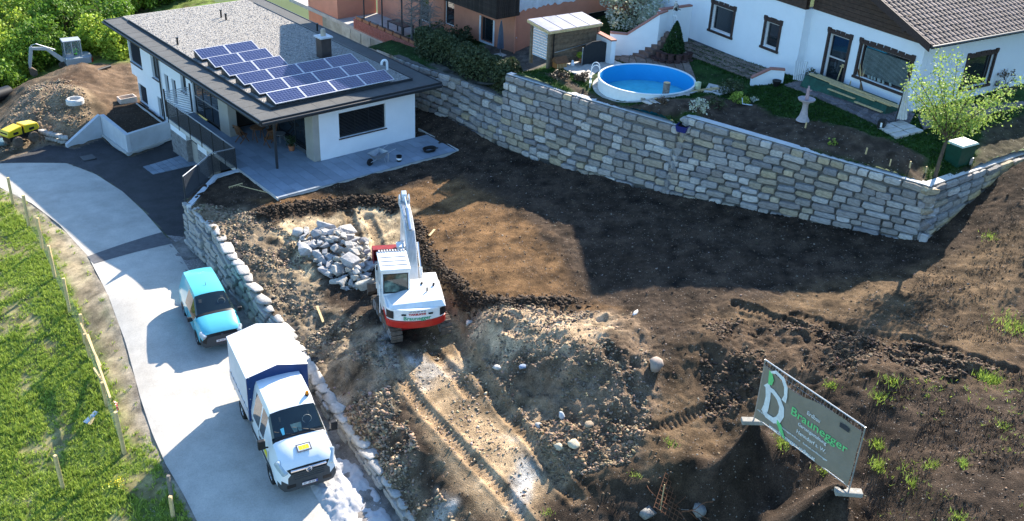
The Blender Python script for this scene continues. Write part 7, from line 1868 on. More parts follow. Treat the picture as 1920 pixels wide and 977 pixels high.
# cab
cx0, cx1, cy0, cy1, cz0, cz1 = -.42, .82, .16, 1.14, .99, 2.72
b = ub()
for (x, y) in ((cx0, cy0), (cx0, cy1), (cx1, cy0), (cx1, cy1), (.2, cy1), (.2, cy0)): b.box(x-.05, x+.05, y-.05, y+.05, cz0, cz1-.1)
b.box(cx0-.05, cx1+.05, cy0-.051, cy0-.03, cz0, cz0+.7); b.box(cx0-.051, cx0-.0, cy0-.05, cy1+.05, cz0, cz0+.70); b.box(cx0-.05, cx1+.05, cy1+.03, cy1+.052, cz0, cz0+.55); b.box(cx0-.052, cx0, cy0-.05, cy1+.05, cz1-.2, cz1-.1)
cf = b.build('cab_frame', M_exw, exc)
b = ub(); b.box(cx0-.1, cx1+.12, cy0-.08, cy1+.08, cz1-.1, cz1); b.build('cab_roof', M_exw, exc, bevel=.03, seg=2)
b = ub()
for k in range(3): b.box(-.2+k*.32, -.16+k*.32, cy0, cy1, cz1, cz1+.025)
for k in range(10): b.box(cx1+.05, cx1+.2, cy0-.02+k*.105, cy0+.04+k*.105, cz1-.02, cz1+.04)
b.build('roof_guard', mat('guard_grey', (.4, .4, .4), .5), exc)
M_cabg = mat('cab_glass', (.13, .19, .15), .05, var=.6, scale=3.5, spec=.8, col2=(.02, .03, .025))
b = ub(); b.box(cx0-.03, cx0-.02, cy0+.06, cy1-.06, cz0+.73, cz1-.22); b.build('rear_window', M_cabg, exc); b = ub(); b.box(cx0-.058, cx0-.053, cy0+.02, cy1-.02, cz0+.69, cz0+.73); b.box(cx0-.058, cx0-.053, cy0+.02, cy1-.02, cz1-.24, cz1-.2); b.box(cx0-.058, cx0-.053, cy0+.02, cy0+.06, cz0+.73, cz1-.24); b.box(cx0-.058, cx0-.053, cy1-.06, cy1-.02, cz0+.73, cz1-.24); b.build('window_seal', M_black, exc)
b = ub(); b.box(cx0+.06, cx1-.06, cy1+.0, cy1+.01, cz0+.56, cz1-.14); b.box(cx1, cx1+.01, cy0+.06, cy1-.06, cz0+.1, cz1-.14); b.box(cx0+.06, cx1-.06, cy0-.01, cy0, cz0+.7, cz1-.14); b.build('side_glass', M_cabg, exc)
for pp_ in ([(cx1, cy1+.12, cz0+.2), (cx1, cy1+.14, cz1-.5), (cx1-.1, cy1+.05, cz1-.4)], [(.45, cy1+.1, cz0+.1), (.45, cy1+.12, cz0+1.2)], [(cx0-.1, cy1+.13, cz0-.1), (cx0-.1, cy1+.13, cz1-.6)]): b = ub(); b.tube(pp_, .02, 6); b.build('grab_rail', M_exw, exc)
b = ub(); b.box(cx0-.058, cx0-.052, .28, .62, 1.28, 1.50); b.build('warning_plate', mat('plate_grey', (.32, .34, .34), .5), exc); b = ub(); b.box(cx0-.059, cx0-.0585, .30, .42, 1.30, 1.48); b.build('plate_grille', M_black, exc)
# boom: monoblock rising, then arm folding down to the bucket
by_ = -.18
_ub = ub
def ub():
    b = _ub(); b.T = UT @ Matrix.Translation((0, 0, .9)) @ Matrix.Diagonal((1.0, 1, .82, 1)) @ Matrix.Translation((0, 0, -.9)); return b
prof = [(.55, .95), (.62, 1.55), (1.25, 3.0), (1.75, 3.62), (2.4, 3.95), (3.75, 4.12), (3.85, 3.86), (2.55, 3.55), (2.1, 3.2), (1.75, 2.7), (1.05, 1.15), (.85, .9)]
b = ub(); b.prism([(p[0], p[1]) for p in prof], by_-.19, by_+.19, 'y'); b.build('boom', M_bmt, exc, bevel=.02)
b = ub(); b.box(.35, .95, by_-.28, by_-.20, .9, 1.35); b.box(.35, .95, by_+.20, by_+.28, .9, 1.35); b.build('boom_bracket', M_mar, exc)
b = ub()
for s in (-1, 1): b.tube([(.75, by_+s*.34, .98), (1.25, by_+s*.33, 1.95)], .075, 8)
b.build('boom_cylinder', M_exw, exc, smooth=True); b = ub()
for s in (-1, 1): b.tube([(1.25, by_+s*.33, 1.95), (1.75, by_+s*.29, 3.0)], .045, 8)
b.build('cylinder_rod', M_shaft, exc, smooth=True)
b = ub(); b.tube([(1.6, by_, 3.75), (2.6, by_, 4.30)], .09, 8); b.tube([(2.6, by_, 4.28), (3.55, by_, 4.42)], .035, 8); b.build('arm_cylinder', M_shaft, exc, smooth=True)
b = ub()
for k in range(6):
    y = by_-.14+k*.055; b.tube([(.72, y, 1.5), (1.15, y, 2.95), (1.68, y, 3.68), (2.35, y, 4.02), (3.6, y, 4.18)], .014, 5)
b.build('hydraulic_hoses', M_steel, exc)
b = ub(); b.prism([(3.5, 4.05), (3.55, 4.5), (3.75, 4.62), (3.95, 4.3), (4.30, 2.2), (4.42, 1.35), (4.28, 1.3), (4.05, 2.1), (3.70, 3.7)], by_-.10, by_+.10, 'y'); b.build('arm', M_exw, exc, bevel=.015)
b = ub()
for s in (-1, 1): b.prism([(3.45, 3.9), (3.4, 4.35), (3.6, 4.5), (3.9, 4.2), (3.85, 3.85)], by_+s*.19-.02, by_+s*.19+.02, 'y')
b.build('elbow_plate', M_exw, exc)
b = ub(); b.tube([(3.95, by_, 4.45), (4.35, by_, 3.1)], .06, 8); b.tube([(4.35, by_, 3.1), (4.55, by_, 2.0)], .035, 8); b.build('bucket_cylinder', M_shaft, exc, smooth=True)
bk = [(4.15, 1.3), (4.6, 1.25), (4.9, .95), (4.85, .55), (4.5, .42), (4.05, .5), (4.05, .56), (4.45, .5), (4.78, .6), (4.82, .92), (4.55, 1.18), (4.15, 1.22)]
bk = [(p[0]-.15, p[1]-.05) for p in bk]
b = ub(); b.prism(bk, by_-.45, by_+1.25, 'y'); bo = b.build('bucket', M_mar, exc)
for y in (by_-.48, by_+1.25): b = ub(); b.prism([bk[0], bk[1], bk[2], bk[3], bk[4], bk[5]], y, y+.03, 'y'); b.build('bucket_cheek', M_mar, bo)
for k in range(2): b = ub(); b.box(3.985, 4.0, by_+.5, by_+1.15, 1.08+.0-k*.14, 1.13-k*.14); b.build('white_stripe', M_txtw, bo)
b = ub(); b.box(3.75, 4.2, by_-.2, by_+.3, 1.32, 1.5); b.build('quick_coupler', M_exw, exc)
ub = _ub
# lettering on the counterweight
RX = -1.18-(1.70-1.18)-.012
def arc_text(txt, size, z, m_, nm, bold=0, sx=1, rad=3.2):
    text = text_part(txt, size, m_, exc, Matrix.Identity(4), nm, .006, bold=bold, sx=sx)
    me = text.data
    for v in me.vertices:
        s = v.co.x; y = -s; t = y/1.14; xx = -1.18-.52*math.sqrt(max(0, 1-min(.98, abs(t))**2)) ; p = UT @ Vector((xx-.012-v.co.z, y, z+v.co.y)); v.co = p
arc_text('Braunegger', .215, 1.245, mat('green_lettering', (.05, .30, .16), .6), 'green_lettering', .004, 1.05)
arc_text('TAKEUCHI', .115, 1.415, mat('red_lettering', (.45, .02, .02), .6), 'red_lettering', .005, 1.15)
arc_text('+43 676 680 44 66', .075, 1.53, M_txtk, 'phone_lettering', 0, 1.1)
for s in (-1, 1):
    b = B(); y0, y1 = s*.42, s*.58
    for y in (y0, (y0+y1)/2): xx = -1.18-.52*math.sqrt(1-(y/1.14)**2)-.014; b.cbox(tuple(UT @ Vector((xx, y+s*.04, 1.41))), (.01, .09, .07), uz+math.atan(-.52*y/1.14/1.14*-1)*0)
    b.build('brand_bar', M_txtk, exc)
# ================================================================ ROCK PILE
M_rock = mat('quarry_rock', (.42, .41, .39), .92, var=.28, scale=5, bump=2.2, bscale=12, rand_ramp=[(.34, .335, .33), (.46, .44, .40), (.38, .37, .37), (.50, .46, .38), (.30, .30, .31), (.47, .46, .45)])
rr = random.Random(12); rms = []
for k in range(14):
    V, F = hull_rock(200+k, (1, rr.uniform(.65, .9), rr.uniform(.5, .75)), 15); bm = bmesh.new(); vs = [bm.verts.new(v) for v in V]; [bm.faces.new([vs[i] for i in f]) for f in F]
    bmesh.ops.bevel(bm, geom=list(bm.edges), offset=.035, segments=1, affect='EDGES', clamp_overlap=True); me = bpy.data.meshes.new('rock'); bm.to_mesh(me); bm.free(); me.materials.append(M_rock); rms.append(me)
PILE = wp([(558, 436, -.6), (600, 426, -.6), (650, 430, -.6), (690, 455, -.75), (700, 500, -.95), (690, 540, -1.15), (648, 545, -1.25), (620, 525, -1.2), (585, 490, -1.0), (560, 460, -.8)])
px0, px1 = min(p[0] for p in PILE), max(p[0] for p in PILE); py0, py1 = min(p[1] for p in PILE), max(p[1] for p in PILE)
pc = np.mean(np.array(PILE), 0); placed = []; tries = 0
while len(placed) < 135 and tries < 6000:
    tries += 1; x, y = rr.uniform(px0, px1), rr.uniform(py0, py1)
    if not inpoly([x], [y], PILE)[0]: continue
    s = rr.uniform(.22, .46) if rr.random() < .86 else rr.uniform(.5, .75)
    d = float(dline(np.array([x]), np.array([y]), PILE+[PILE[0]])[0][0]); lay = rr.uniform(0, min(.6, d*.6))
    if any(math.hypot(x-a, y-b_) < (s+c)*.30 and abs(lay-l) < .22 for a, b_, c, l in placed): continue
    placed.append((x, y, s, lay))
placed.sort(key=lambda q: q[3])
for k, (x, y, s, lay) in enumerate(placed):
    o = bpy.data.objects.new('rock', rms[k % 14]); C.objects.link(o); o.location = (x, y, hH(x, y)+.16*s+lay*.9); o.rotation_euler = (rr.uniform(-.5, .5), rr.uniform(-.5, .5), rr.uniform(0, 6.28)); o.scale = (s*1.15, s*1.1, s)
    tag(o, 'pale grey angular quarry rock in the heap left of the crawler excavator', 'rock', 'quarry rocks heaped beside the excavator')
for (u, v, z, s, lab, sc_, mcol) in [(1229, 692, .35, .62, 'large rounded pinkish boulder on the right flank of the gravel heap', (1, .75, .95), (.34, .27, .22)), (1053, 785, -.6, .42, 'upright white squared block at the toe of the gravel heap', (.5, .45, 1), (.48, .5, .52)),
        (1075, 836, -.8, .42, 'rounded cream boulder in the ditch below the white block', (1, .9, .7), (.55, .47, .33)), (1048, 840, -.9, .3, 'smaller cream stone left of the rounded boulder in the ditch', (1, .9, .7), (.50, .42, .3)), (932, 692, -.6, .3, 'pale flat stone on the left flank of the gravel heap', (1, .8, .7), (.5, .47, .43)),
        (980, 690, -.4, .3, 'bluish grey stone lying on the gravel heap', (1.1, .7, .6), (.26, .32, .42)), (1106, 798, -.55, .34, 'tan stone half buried below the gravel heap', (1.2, .8, .6), (.33, .25, .17)), (1191, 590, .5, .3, 'white bent stone on the crest behind the gravel heap', (1.3, .5, .5), (.6, .58, .55)),
        (559, 440, -.65, .5, 'single pale rock lying just left of the rock pile', (1, .85, .8), (.42, .41, .39)), (1010, 800, -.85, .26, 'small grey stone at the left toe of the gravel heap', (1, .8, .6), (.4, .38, .35)), (880, 607, -.6, .34, 'pale stone beside the right crawler track rut', (1, .8, .7), (.5, .46, .4))]:
    p = gph(u, v, z); z = hH(p[0], p[1]); V, F = rock_template(int(u), .8, 2); V = V*np.array(sc_)
    o = link('boulder', np_mesh('boulder', V, F, mat('b%d' % u, mcol, .9, var=.2, scale=5, bump=1, bscale=18), True), None, (p[0], p[1], z+.3*s*sc_[2]), (.2, .1, u), (s*1.15,)*3); tag(o, lab, 'rock')

# ---- loose stones and clods over the bare ground
M_peb = mat('loose_stone', (.3, .3, .3), .9, attr=True, var=.15)
def pebbles(name, poly, n, s0, s1, col, lab, hf=hsoil, seed=0, dens=None, kind='stuff', pw=4.0, flat=.7, sd=.25):
    r = np.random.default_rng(seed); A = np.array(poly); lo, hi = A.min(0), A.max(0); x = r.uniform(lo[0], hi[0], n*3); y = r.uniform(lo[1], hi[1], n*3); k = inpoly(x, y, poly) & inpoly(x, y, soil_poly if hf is hsoil else low_poly)
    if dens is not None: k &= r.uniform(0, 1, len(x)) < dens(x, y)
    x, y = x[k][:n], y[k][:n]; s = s0+(s1-s0)*r.uniform(0, 1, len(x))**pw; z = hf(x, y)+s*.15
    c = np.array(col)[None]*np.clip(r.normal(1, sd, (len(x), 1)), .35, 2.0)*(1+r.normal(0, .05, (len(x), 3)))
    return scatter(name, np.stack([x, y, z], 1), s, M_peb, lab, np.clip(c, .01, .9), flat=flat, kind=kind, cat=None)
clump = lambda sc_, th, sd: (lambda x, y: np.clip((fbm(x, y, sc_, 3, sd)-th)*5, 0.03, 1))
clump = lambda sc_, th, sd: (lambda x, y: np.clip((fbm(x, y, sc_, 3, sd)-th)*5, 0.03, 1))
pebbles('gravel_stones', GRAV, 13000, .02, .15, (.21, .165, .115), 'grey and tan stones strewn over the slope beside the boulder wall', seed=1, dens=clump(1.1, -.12, 44), sd=.4)
pebbles('pile_fines', PILE, 2200, .04, .14, (.34, .32, .29), 'pale stone chips and dust between the heaped quarry rocks', seed=33)
pebbles('heap_stones', HEAP, 7000, .02, .14, (.21, .16, .11), 'stones and rubble strewn over the gravel heap', seed=2, dens=clump(1.5, -.15, 5))
pebbles('track_gravel', TAN3, 3500, .02, .12, (.34, .26, .18), 'small tan stones on the excavator track', seed=3, dens=clump(1.2, 0, 6))
allp = [(-5, -52), (42, -52), (42, -24), (16, -24), (11.5, 0), (11, 8), (0, 2), (-8, -20)]
pebbles('field_crumbs', allp, 16000, .025, .09, (.11, .075, .048), 'crumbs of brown earth over the bare soil', seed=14, sd=.5, pw=2.5)
pebbles('field_stones', allp, 7000, .02, .085, (.24, .20, .16), 'small pale stones scattered over the bare soil', seed=4)
pebbles('soil_clods', EAST, 7000, .03, .16, (.08, .055, .036), 'dark clods of earth churned up by tracks', seed=5, dens=clump(1.3, 0, 7), sd=.4)
for i, t in enumerate(CLODW):
    L_ = t; a = np.array(t); d = np.concatenate([[0], np.cumsum(np.hypot(*np.diff(a, axis=0).T))]); n = 4200; s_ = rng.uniform(0, d[-1], n); x = np.interp(s_, d, a[:, 0])+rng.normal(0, .24, n); y = np.interp(s_, d, a[:, 1])+rng.normal(0, .24, n); sz = .03+.15*rng.uniform(0, 1, n)**3.5
    scatter('earth_clods', np.stack([x, y, hsoil(x, y)+sz*.2], 1), sz, M_peb, ['ridge of dark earth clods between the terrace and the rock pile', 'ridge of dark earth clods curving right of the excavator'][i], np.clip(np.array([[.042, .028, .018]])*rng.normal(1, .35, (n, 1)), .008, .2), cat=None)
pebbles('ditch_stones', wp([(990, 800, -1), (1040, 900, -1.3), (1100, 880, -.9), (1180, 860, -.4), (1230, 790, 0), (1120, 790, -.5), (1050, 770, -.7)]), 2600, .02, .17, (.21, .145, .09), 'reddish stones and clods in the ditch below the gravel heap', seed=8)
pebbles('lower_gravel', wp([(735, 730, -1.7), (790, 860, -1.9), (860, 990, -2), (790, 1010, -2.8), (700, 870, -2.65), (640, 780, -2.4)]), 5000, .03, .20, (.25, .18, .12), 'rubble and earth lumps behind the boulder wall beside the truck', seed=9, dens=clump(.9, -.1, 8), sd=.45)
pebbles('yard_gravel', PILEG, 4500, .03, .16, (.25, .19, .13), 'gravel of the heap behind the yellow roller', hf=hlow, seed=10)

def stubble(poly, n, h, lab, seed, leaf):
    r = np.random.default_rng(seed); A = np.array(poly); lo, hi = A.min(0), A.max(0); x = r.uniform(lo[0], hi[0], n*2); y = r.uniform(lo[1], hi[1], n*2); k = inpoly(x, y, poly) & (fbm(x, y, 1.2, 3, seed) > -.05); x, y = x[k][:n], y[k][:n]
    grass_stuff('dry_stubble', np.stack([x, y, hsoil(x, y)], 1), h, LF[leaf], lab, seed, per=3, wd=.012, lean=1.2)
MOUND = wp([(1640, 720, 2.3), (1920, 700, 2.7), (1960, 1000, 2.9), (1640, 990, 1.8), (1660, 850, 2.3)])
stubble(MOUND, 2600, .09, 'dry stubble and roots sticking out of the mound', 61, 'brown'); stubble(MOUND, 260, .10, 'sparse young green blades on the mound', 62, 'grass')
stubble(wp([(1750, 470, 2.4), (1920, 380, 3.6), (1920, 640, 2.8), (1650, 640, 1.9)]), 1500, .08, 'dry stubble below the stone wall return', 63, 'brown')
# ---- weeds on the bare soil
def weed(u, v, z, n, h, lab, seed, rad=.25, leaf='grass'):
    p = gph(u, v, z); z = hH(p[0], p[1]); r = np.random.default_rng(seed); q_ = np.stack([r.normal(0, rad*.5, n), r.normal(0, rad*.5, n), np.zeros(n)], 1)
    hh = h*r.uniform(.4, 1.2, n); a = r.uniform(0, 6.28, n); d = np.stack([np.cos(a), np.sin(a), 0*a], 1)*.014; tip = q_+np.stack([np.cos(a+1.5)*hh*.7, np.sin(a+1.5)*hh*.7, hh], 1)
    V = np.stack([q_-d, q_+d, tip], 1).reshape(-1, 3); c = np.repeat(r.uniform(0, 1, n), 3)
    o = link('grass_tuft', np_mesh('grass_tuft', V, np.arange(3*n).reshape(n, 3), LF[leaf], False, np.stack([c, c, c], 1)), None, (p[0], p[1], z)); tag(o, lab, 'grass tuft', 'grass tufts on the bare soil')
for k, (u, v, z, n, h, rad, lab) in enumerate([(1858, 712, 2.6, 420, .34, .5, 'dense green grass tuft on the crest near the right edge of the picture'), (1672, 715, 2.3, 160, .3, .35, 'green tuft on the crest above the banner'), (1560, 722, 2.1, 120, .25, .3, 'yellowish tuft on the crest behind the banner top'), (1650, 745, 2.3, 160, .25, .35, 'low green tuft just below the crest right of the banner'),
        (1648, 835, 2.3, 200, .28, .3, 'green tuft beside the right upright of the banner'), (1647, 875, 2.2, 220, .28, .35, 'larger green tuft beside the lower right corner of the banner'), (1712, 908, 2.3, 150, .25, .3, 'green tuft right of the banner foot block'), (1752, 875, 2.4, 130, .22, .3, 'small tuft on the mound right of the banner'), (1808, 872, 2.5, 120, .22, .25, 'spiky tuft on the mound, farther right of the banner'),
        (1462, 830, 1.6, 240, .28, .4, 'green weeds in the shade under the banner'), (1545, 885, 1.9, 90, .2, .25, 'small weeds under the middle of the banner'), (1257, 832, .1, 90, .2, .25, 'small bright tuft on the sunny slope left of the banner'), (1192, 890, -.4, 80, .18, .25, 'faint tuft near the shade edge left of the banner'),
        (1905, 610, 2.6, 520, .3, .9, 'patch of bright grass at the right edge of the soil'), (1860, 445, 3.2, 160, .2, .5, 'thin grass patch below the stone wall return'), (1028, 960, -1.6, 60, .18, .2, 'tiny tuft by the track at the lower edge'), (1800, 975, 2.5, 120, .22, .3, 'tuft at the lower edge right of the banner'), (1880, 800, 2.7, 70, .2, .3, 'sparse tuft on the mound near the right edge'), (1700, 880, 2.3, 60, .2, .4, 'sparse blades on the mound between two tufts')]):
    weed(u, v, z, int(n*.75), h*.6, lab, 300+k, rad*.85)

# ================================================================ BANNER on a mesh fence panel
A_, B_ = P(1413, 790, 1.9), P(1592, 918, 2.1); A_[2] = hH(A_[0], A_[1])+.1; B_[2] = hH(B_[0], B_[1])+.1
d = Vector(B_-A_); L_ = d.length; sg = thing('advertising_banner', 'grey mesh banner on a steel fence panel advertising a garden builder', 'banner', tuple(A_))
ex = d.normalized(); up = Vector((0, 0, 1)); ez = ex.cross(up).normalized()      # ez towards the camera side?
if ez.dot(Vector(CAM-A_)) < 0: ez = -ez
H_ = 2.12
for p_ in (Vector(), d): b = B(); b.tube([tuple(p_+Vector((0, 0, -.05))), tuple(p_+Vector((0, 0, H_)))], .022, 8); b.build('upright', M_steel, sg)
b = B(); b.tube([(0, 0, H_-.01), tuple(d+Vector((0, 0, H_-.01)))], .02, 8); b.tube([(0, 0, .12), tuple(d+Vector((0, 0, .12)))], .015, 8); b.build('top_rail', M_steel, sg)
b = B()
for k in range(1, 34): p = d*(k/34); b.tube([tuple(p+Vector((0, 0, .12))), tuple(p+Vector((0, 0, H_)))], .004, 4, cap=False)
for k in range(1, 12): b.tube([(0, 0, .12+k*.165), tuple(d+Vector((0, 0, .12+k*.165)))], .004, 4, cap=False)
b.build('wire_mesh', M_steel, sg, kind='stuff')
def bp_(s, t, o=0.0):      # banner coordinates: s along 0..1, t up 0..1
    return d*(.012+.976*s)+up*(.10+(H_-.2)*t)+ez*(.03+o)
M_ban = mat('grey_mesh_cloth', (.27, .225, .17), .85, var=.08, scale=3, bump=.4, bscale=120); M_ban2 = mat('banner_grey', (.32, .32, .31), .8)
vs = []; fs = []; nx, nz = 40, 12; rg_ = random.Random(2)
for i in range(nx+1):
    for j in range(nz+1):
        s, t = i/nx, j/nz; top = 1-.10*math.exp(-((s-.33)/.2)**2)-.03; bot = .0+.05*abs(math.sin(s*9)); tt = bot+(top-bot)*t
        vs.append(bp_(s, tt, .012*math.sin(s*25)*math.sin(t*5)+.01*math.sin(t*12+s*7)))
for i in range(nx):
    for j in range(nz): k = i*(nz+1)+j; fs.append((k, k+nz+1, k+nz+2, k+1))
b = B(); b.add(vs, fs); b.build('banner_cloth', M_ban, sg, smooth=60)
BM = Matrix(((ex.x, 0, ez.x, 0), (ex.y, 0, ez.y, 0), (ex.z, 1, ez.z, 0), (0, 0, 0, 1)))
def btext(txt, s, t, size, m_, nm, bold=0, align='LEFT', sx=1):
    o = bp_(s, t, .022); M_ = Matrix.Translation(o) @ BM; return text_part(txt, size, m_, sg, M_, nm, .004, bold=bold, align=align, sx=sx)
M_gt = mat('banner_green', (.18, .62, .22), .7); M_gw = mat('banner_white', (.75, .75, .73), .7); M_gg = mat('banner_pale', (.66, .66, .64), .7)
btext('Braunegger', .345, .56, .37, M_gt, 'green_name', .003, sx=1.2)
btext('Erdbau', .50, .70, .17, M_gg, 'pale_word', .003); btext('Gartengestaltung', .44, .43, .15, M_gg, 'pale_word', .003); btext('Henndorf a. W.', .44, .30, .17, M_gw, 'white_place', .002)
btext('www.braunegger-erdbau.at', .165, .065, .16, M_gw, 'white_web_line', .003); btext('+43 676 680 44 66    info@braunegger-erdbau.at    facebook.com/braunegger', .015, .185, .085, M_gg, 'contact_line', .002)
def bpoly(pts_, m_, nm, o=.024):
    b = B(); n = len(pts_); b.add([bp_(s, t, o) for s, t in pts_]+[bp_(s, t, o+.004) for s, t in pts_], [tuple(range(n, 2*n)), tuple(range(n-1, -1, -1))]+[(k, (k+1) % n, n+(k+1) % n, n+k) for k in range(n)]); b.build(nm, m_, sg)
def bstroke(pts_, w_, m_, nm, o=.024):
    b = B(); n = len(pts_); L_s, R_s = [], []
    for i, (s, t) in enumerate(pts_):
        a = pts_[max(i-1, 0)]; c = pts_[min(i+1, n-1)]; dx, dy = (c[0]-a[0])*L_, (c[1]-a[1])*H_; l = math.hypot(dx, dy) or 1; wi = w_[i] if isinstance(w_, list) else w_
        L_s.append((s-dy/l*wi/L_, t+dx/l*wi/H_)); R_s.append((s+dy/l*wi/L_, t-dx/l*wi/H_))
    P_ = L_s+R_s; b.add([bp_(s, t, o) for s, t in P_]+[bp_(s, t, o+.004) for s, t in P_], [(2*n+i, 2*n+i+1, 2*n+n+i+1, 2*n+n+i) for i in range(n-1)]+[(i, n+i, n+i+1, i+1) for i in range(n-1)]); b.build(nm, m_, sg)
bstroke([(.075, .93), (.13, .99), (.21, .96), (.255, .86), (.27, .72), (.262, .62)], [.03, .06, .07, .07, .06, .09], M_gw, 'logo_arc', .026)
bstroke([(.055, .70), (.085, .66), (.10, .50), (.10, .34), (.09, .24)], [.13, .11, .09, .10, .11], M_gw, 'logo_stem')
bstroke([(.075, .655), (.14, .66), (.21, .60), (.255, .50), (.265, .38), (.245, .27), (.20, .20), (.12, .20), (.07, .27)], [.08, .08, .085, .095, .11, .11, .10, .09, .08], M_gw, 'logo_bowl', .027)
bpoly([(.06, .95), (.075, .72), (.115, .74), (.125, .84), (.10, .92)], M_gt, 'logo_green_wedge', .030); bpoly([(.235, .26), (.285, .22), (.33, .10), (.355, .03), (.30, .07), (.24, .19)], M_gt, 'logo_green_tail', .030)
bpoly([(.81, .90), (.90, .90), (.90, .83), (.81, .83)], mat('banner_dark', (.05, .05, .055), .8), 'dark_patch')
b = B()
for k in range(24): s = k/23; b.tube([tuple(bp_(s, .97-.10*math.exp(-((s-.33)/.2)**2), .02)), tuple(d*(.012+.976*s)+up*(H_-.01))], .006, 4)
b.build('cable_ties', M_black, sg, kind='stuff')
for nm, c, a, lab in (('foot_block', A_, 0, 'pale concrete foot block under the left upright of the banner'), ('foot_block', B_, 1, 'pale concrete foot block with holes under the right upright of the banner')):
    t = thing(nm, lab, 'concrete block', (c[0], c[1], c[2]-.12), math.atan2(ex.y, ex.x)+(R_(55) if a else R_(60)))
    b = B(); b.box(-.36, .36, -.12, .12, 0, .14); b.build('block', mat('cast_concrete', (.30, .28, .24), .9, var=.2, bump=.6), t, bevel=.025, seg=2)
    b = B()
    for k in range(4): b.lathe([(.0, .1415), (.035, .1416)], 12, (-.24+k*.16, 0, 0), cap=False)
    b.build('holes', M_black, t, kind='stuff')

# ================================================================ SCRAP of wire and rebar at the lower edge
sc_ = gph(1262, 955); sc_[2] = hH(sc_[0], sc_[1])
t = thing('rebar_scrap', 'tangled rusty reinforcing mesh and wires lying in the shaded hollow', 'scrap steel', tuple(sc_))
rs_ = random.Random(8); T_ = Matrix.Translation((.1, .15, .28)) @ Euler((.6, -.35, .5)).to_matrix().to_4x4(); b = B(); b.T = T_
for k in range(9): b.tube([(-.6+k*.15, -.5, .05*math.sin(k)), (-.6+k*.15, .5, 0)], .010, 5)
b.build('mesh_rods', M_rust, t); b = B(); b.T = T_
for k in range(8): b.tube([(-.65, -.48+k*.14, 0), (.62, -.48+k*.14, .02)], .010, 5)
b.build('cross_rods', M_rust, t)
for k in range(14):
    a = rs_.uniform(0, 6.28); r0 = rs_.uniform(.0, .4); p = Vector((r0*math.cos(a), r0*math.sin(a), .1)); pts_ = [p]
    dr = Vector((math.cos(a+rs_.uniform(-1, 1)), math.sin(a+rs_.uniform(-1, 1)), rs_.uniform(.2, .9)))
    for j in range(6): p = p+dr*.2; dr = (dr+Vector((rs_.uniform(-.5, .5), rs_.uniform(-.5, .5), rs_.uniform(-.6, .25)))).normalized(); p.z = max(p.z, .03); pts_.append(p.copy())
    b = B(); b.tube(pts_, .011, 5); b.build('bent_wire', M_rust if k % 4 else M_barkg, t, smooth=True)
b = B(); b.tube([(-.35, .2, 0), (-.33, .2, 1.0)], .016, 6); b.build('upright_rod', M_lath, t)
for k, (u, v, lab) in enumerate([(1215, 968, 'pale broken lump of concrete left of the wire scrap'), (1312, 962, 'pale lump of concrete right of the wire scrap')]):
    p = gph(u, v); V, F = hull_rock(400+k, (1, .9, .7)); tag(link('concrete_lump', np_mesh('concrete_lump', V, F, mat('dirty_lump', (.24, .23, .21), .9, var=.3, bump=1)), None, (p[0], p[1], hH(p[0], p[1])+.1), (0, .2, k), (.42,)*3), lab, 'rubble')
# laths lying on the rubble slope, stake by the corner
for k, (a, c, z, lab) in enumerate([((590, 695, -1.7), (603, 712, -1.8), 0, 'short grey board sticking out of the rubble slope'), ((594, 570, -1.3), (606, 600, -1.5), 0, 'brown lath half buried in the rubble slope'), ((805, 448, -.3), (815, 438, -.3), 0, 'small bright splinter of wood on the brown field')]):
    p, q_ = P(*a), P(*c); b = B(); b.beam((p[0], p[1], hH(p[0], p[1])+.08), (q_[0], q_[1], hH(q_[0], q_[1])+.08), .09, .03); tag(b.build('lath', M_lath), lab, 'wood')

# ================================================================ POST AND NETTING FENCE in the meadow
posts = [((25, 383), (13, 333)), ((55, 424), (44, 366)), ((81, 467), (66, 409)), ((103, 520), (90, 461)), ((131, 585), (112, 522)), ((160, 643), (144, 590)), ((232, 850), (212, 772))]
ordn = ['farthest', 'second', 'third', 'fourth', 'fifth', 'sixth', 'last']
pw = []
for k, (b0, t0) in enumerate(posts):
    p = P(b0[0], b0[1], -2.6)
    for _ in range(5): p = P(b0[0], b0[1], hLo(p[0], p[1]))
    hs = min(np.arange(.8, 2.2, .02), key=lambda h: (lambda r_: abs(488.5-FPX*(r_ @ CU)/(r_ @ CF)-t0[1]))(p+np.array([0, 0, h])-CAM)); pw.append((p, hs))
    b = B(); b.cbox((0, 0, hs/2-.05), (.115, .115, hs+.1), .3*k, .02*(k % 3-1), .02); tag(b.build('fence_post', M_lath, loc=tuple(p), bevel=.008), '%s pale square timber post of the netting fence along the lane' % ordn[k].capitalize(), 'fence post', 'timber posts of the netting fence')
def gp_px(u, v):
    p = P(u, v, -2.8)
    for _ in range(5): p = P(u, v, hLo(p[0], p[1]))
    return p
for k, (a, c, h0, h1, lab) in enumerate([((160, 648), (196, 725), 1.0, .9, 'slanting timber rail from the sixth post down the fence line'), ((172, 665), (215, 790), .9, 1.0, 'long timber rail leaning along the fence line'), ((178, 700), (205, 760), .2, .9, 'short brace between the leaning rails of the fence')]):
    p, q_ = gp_px(*a), gp_px(*c); b = B(); b.beam((p[0], p[1], p[2]+h0), (q_[0], q_[1], q_[2]+h1), .07, .11); tag(b.build('fence_rail', M_lath), lab, 'rail')
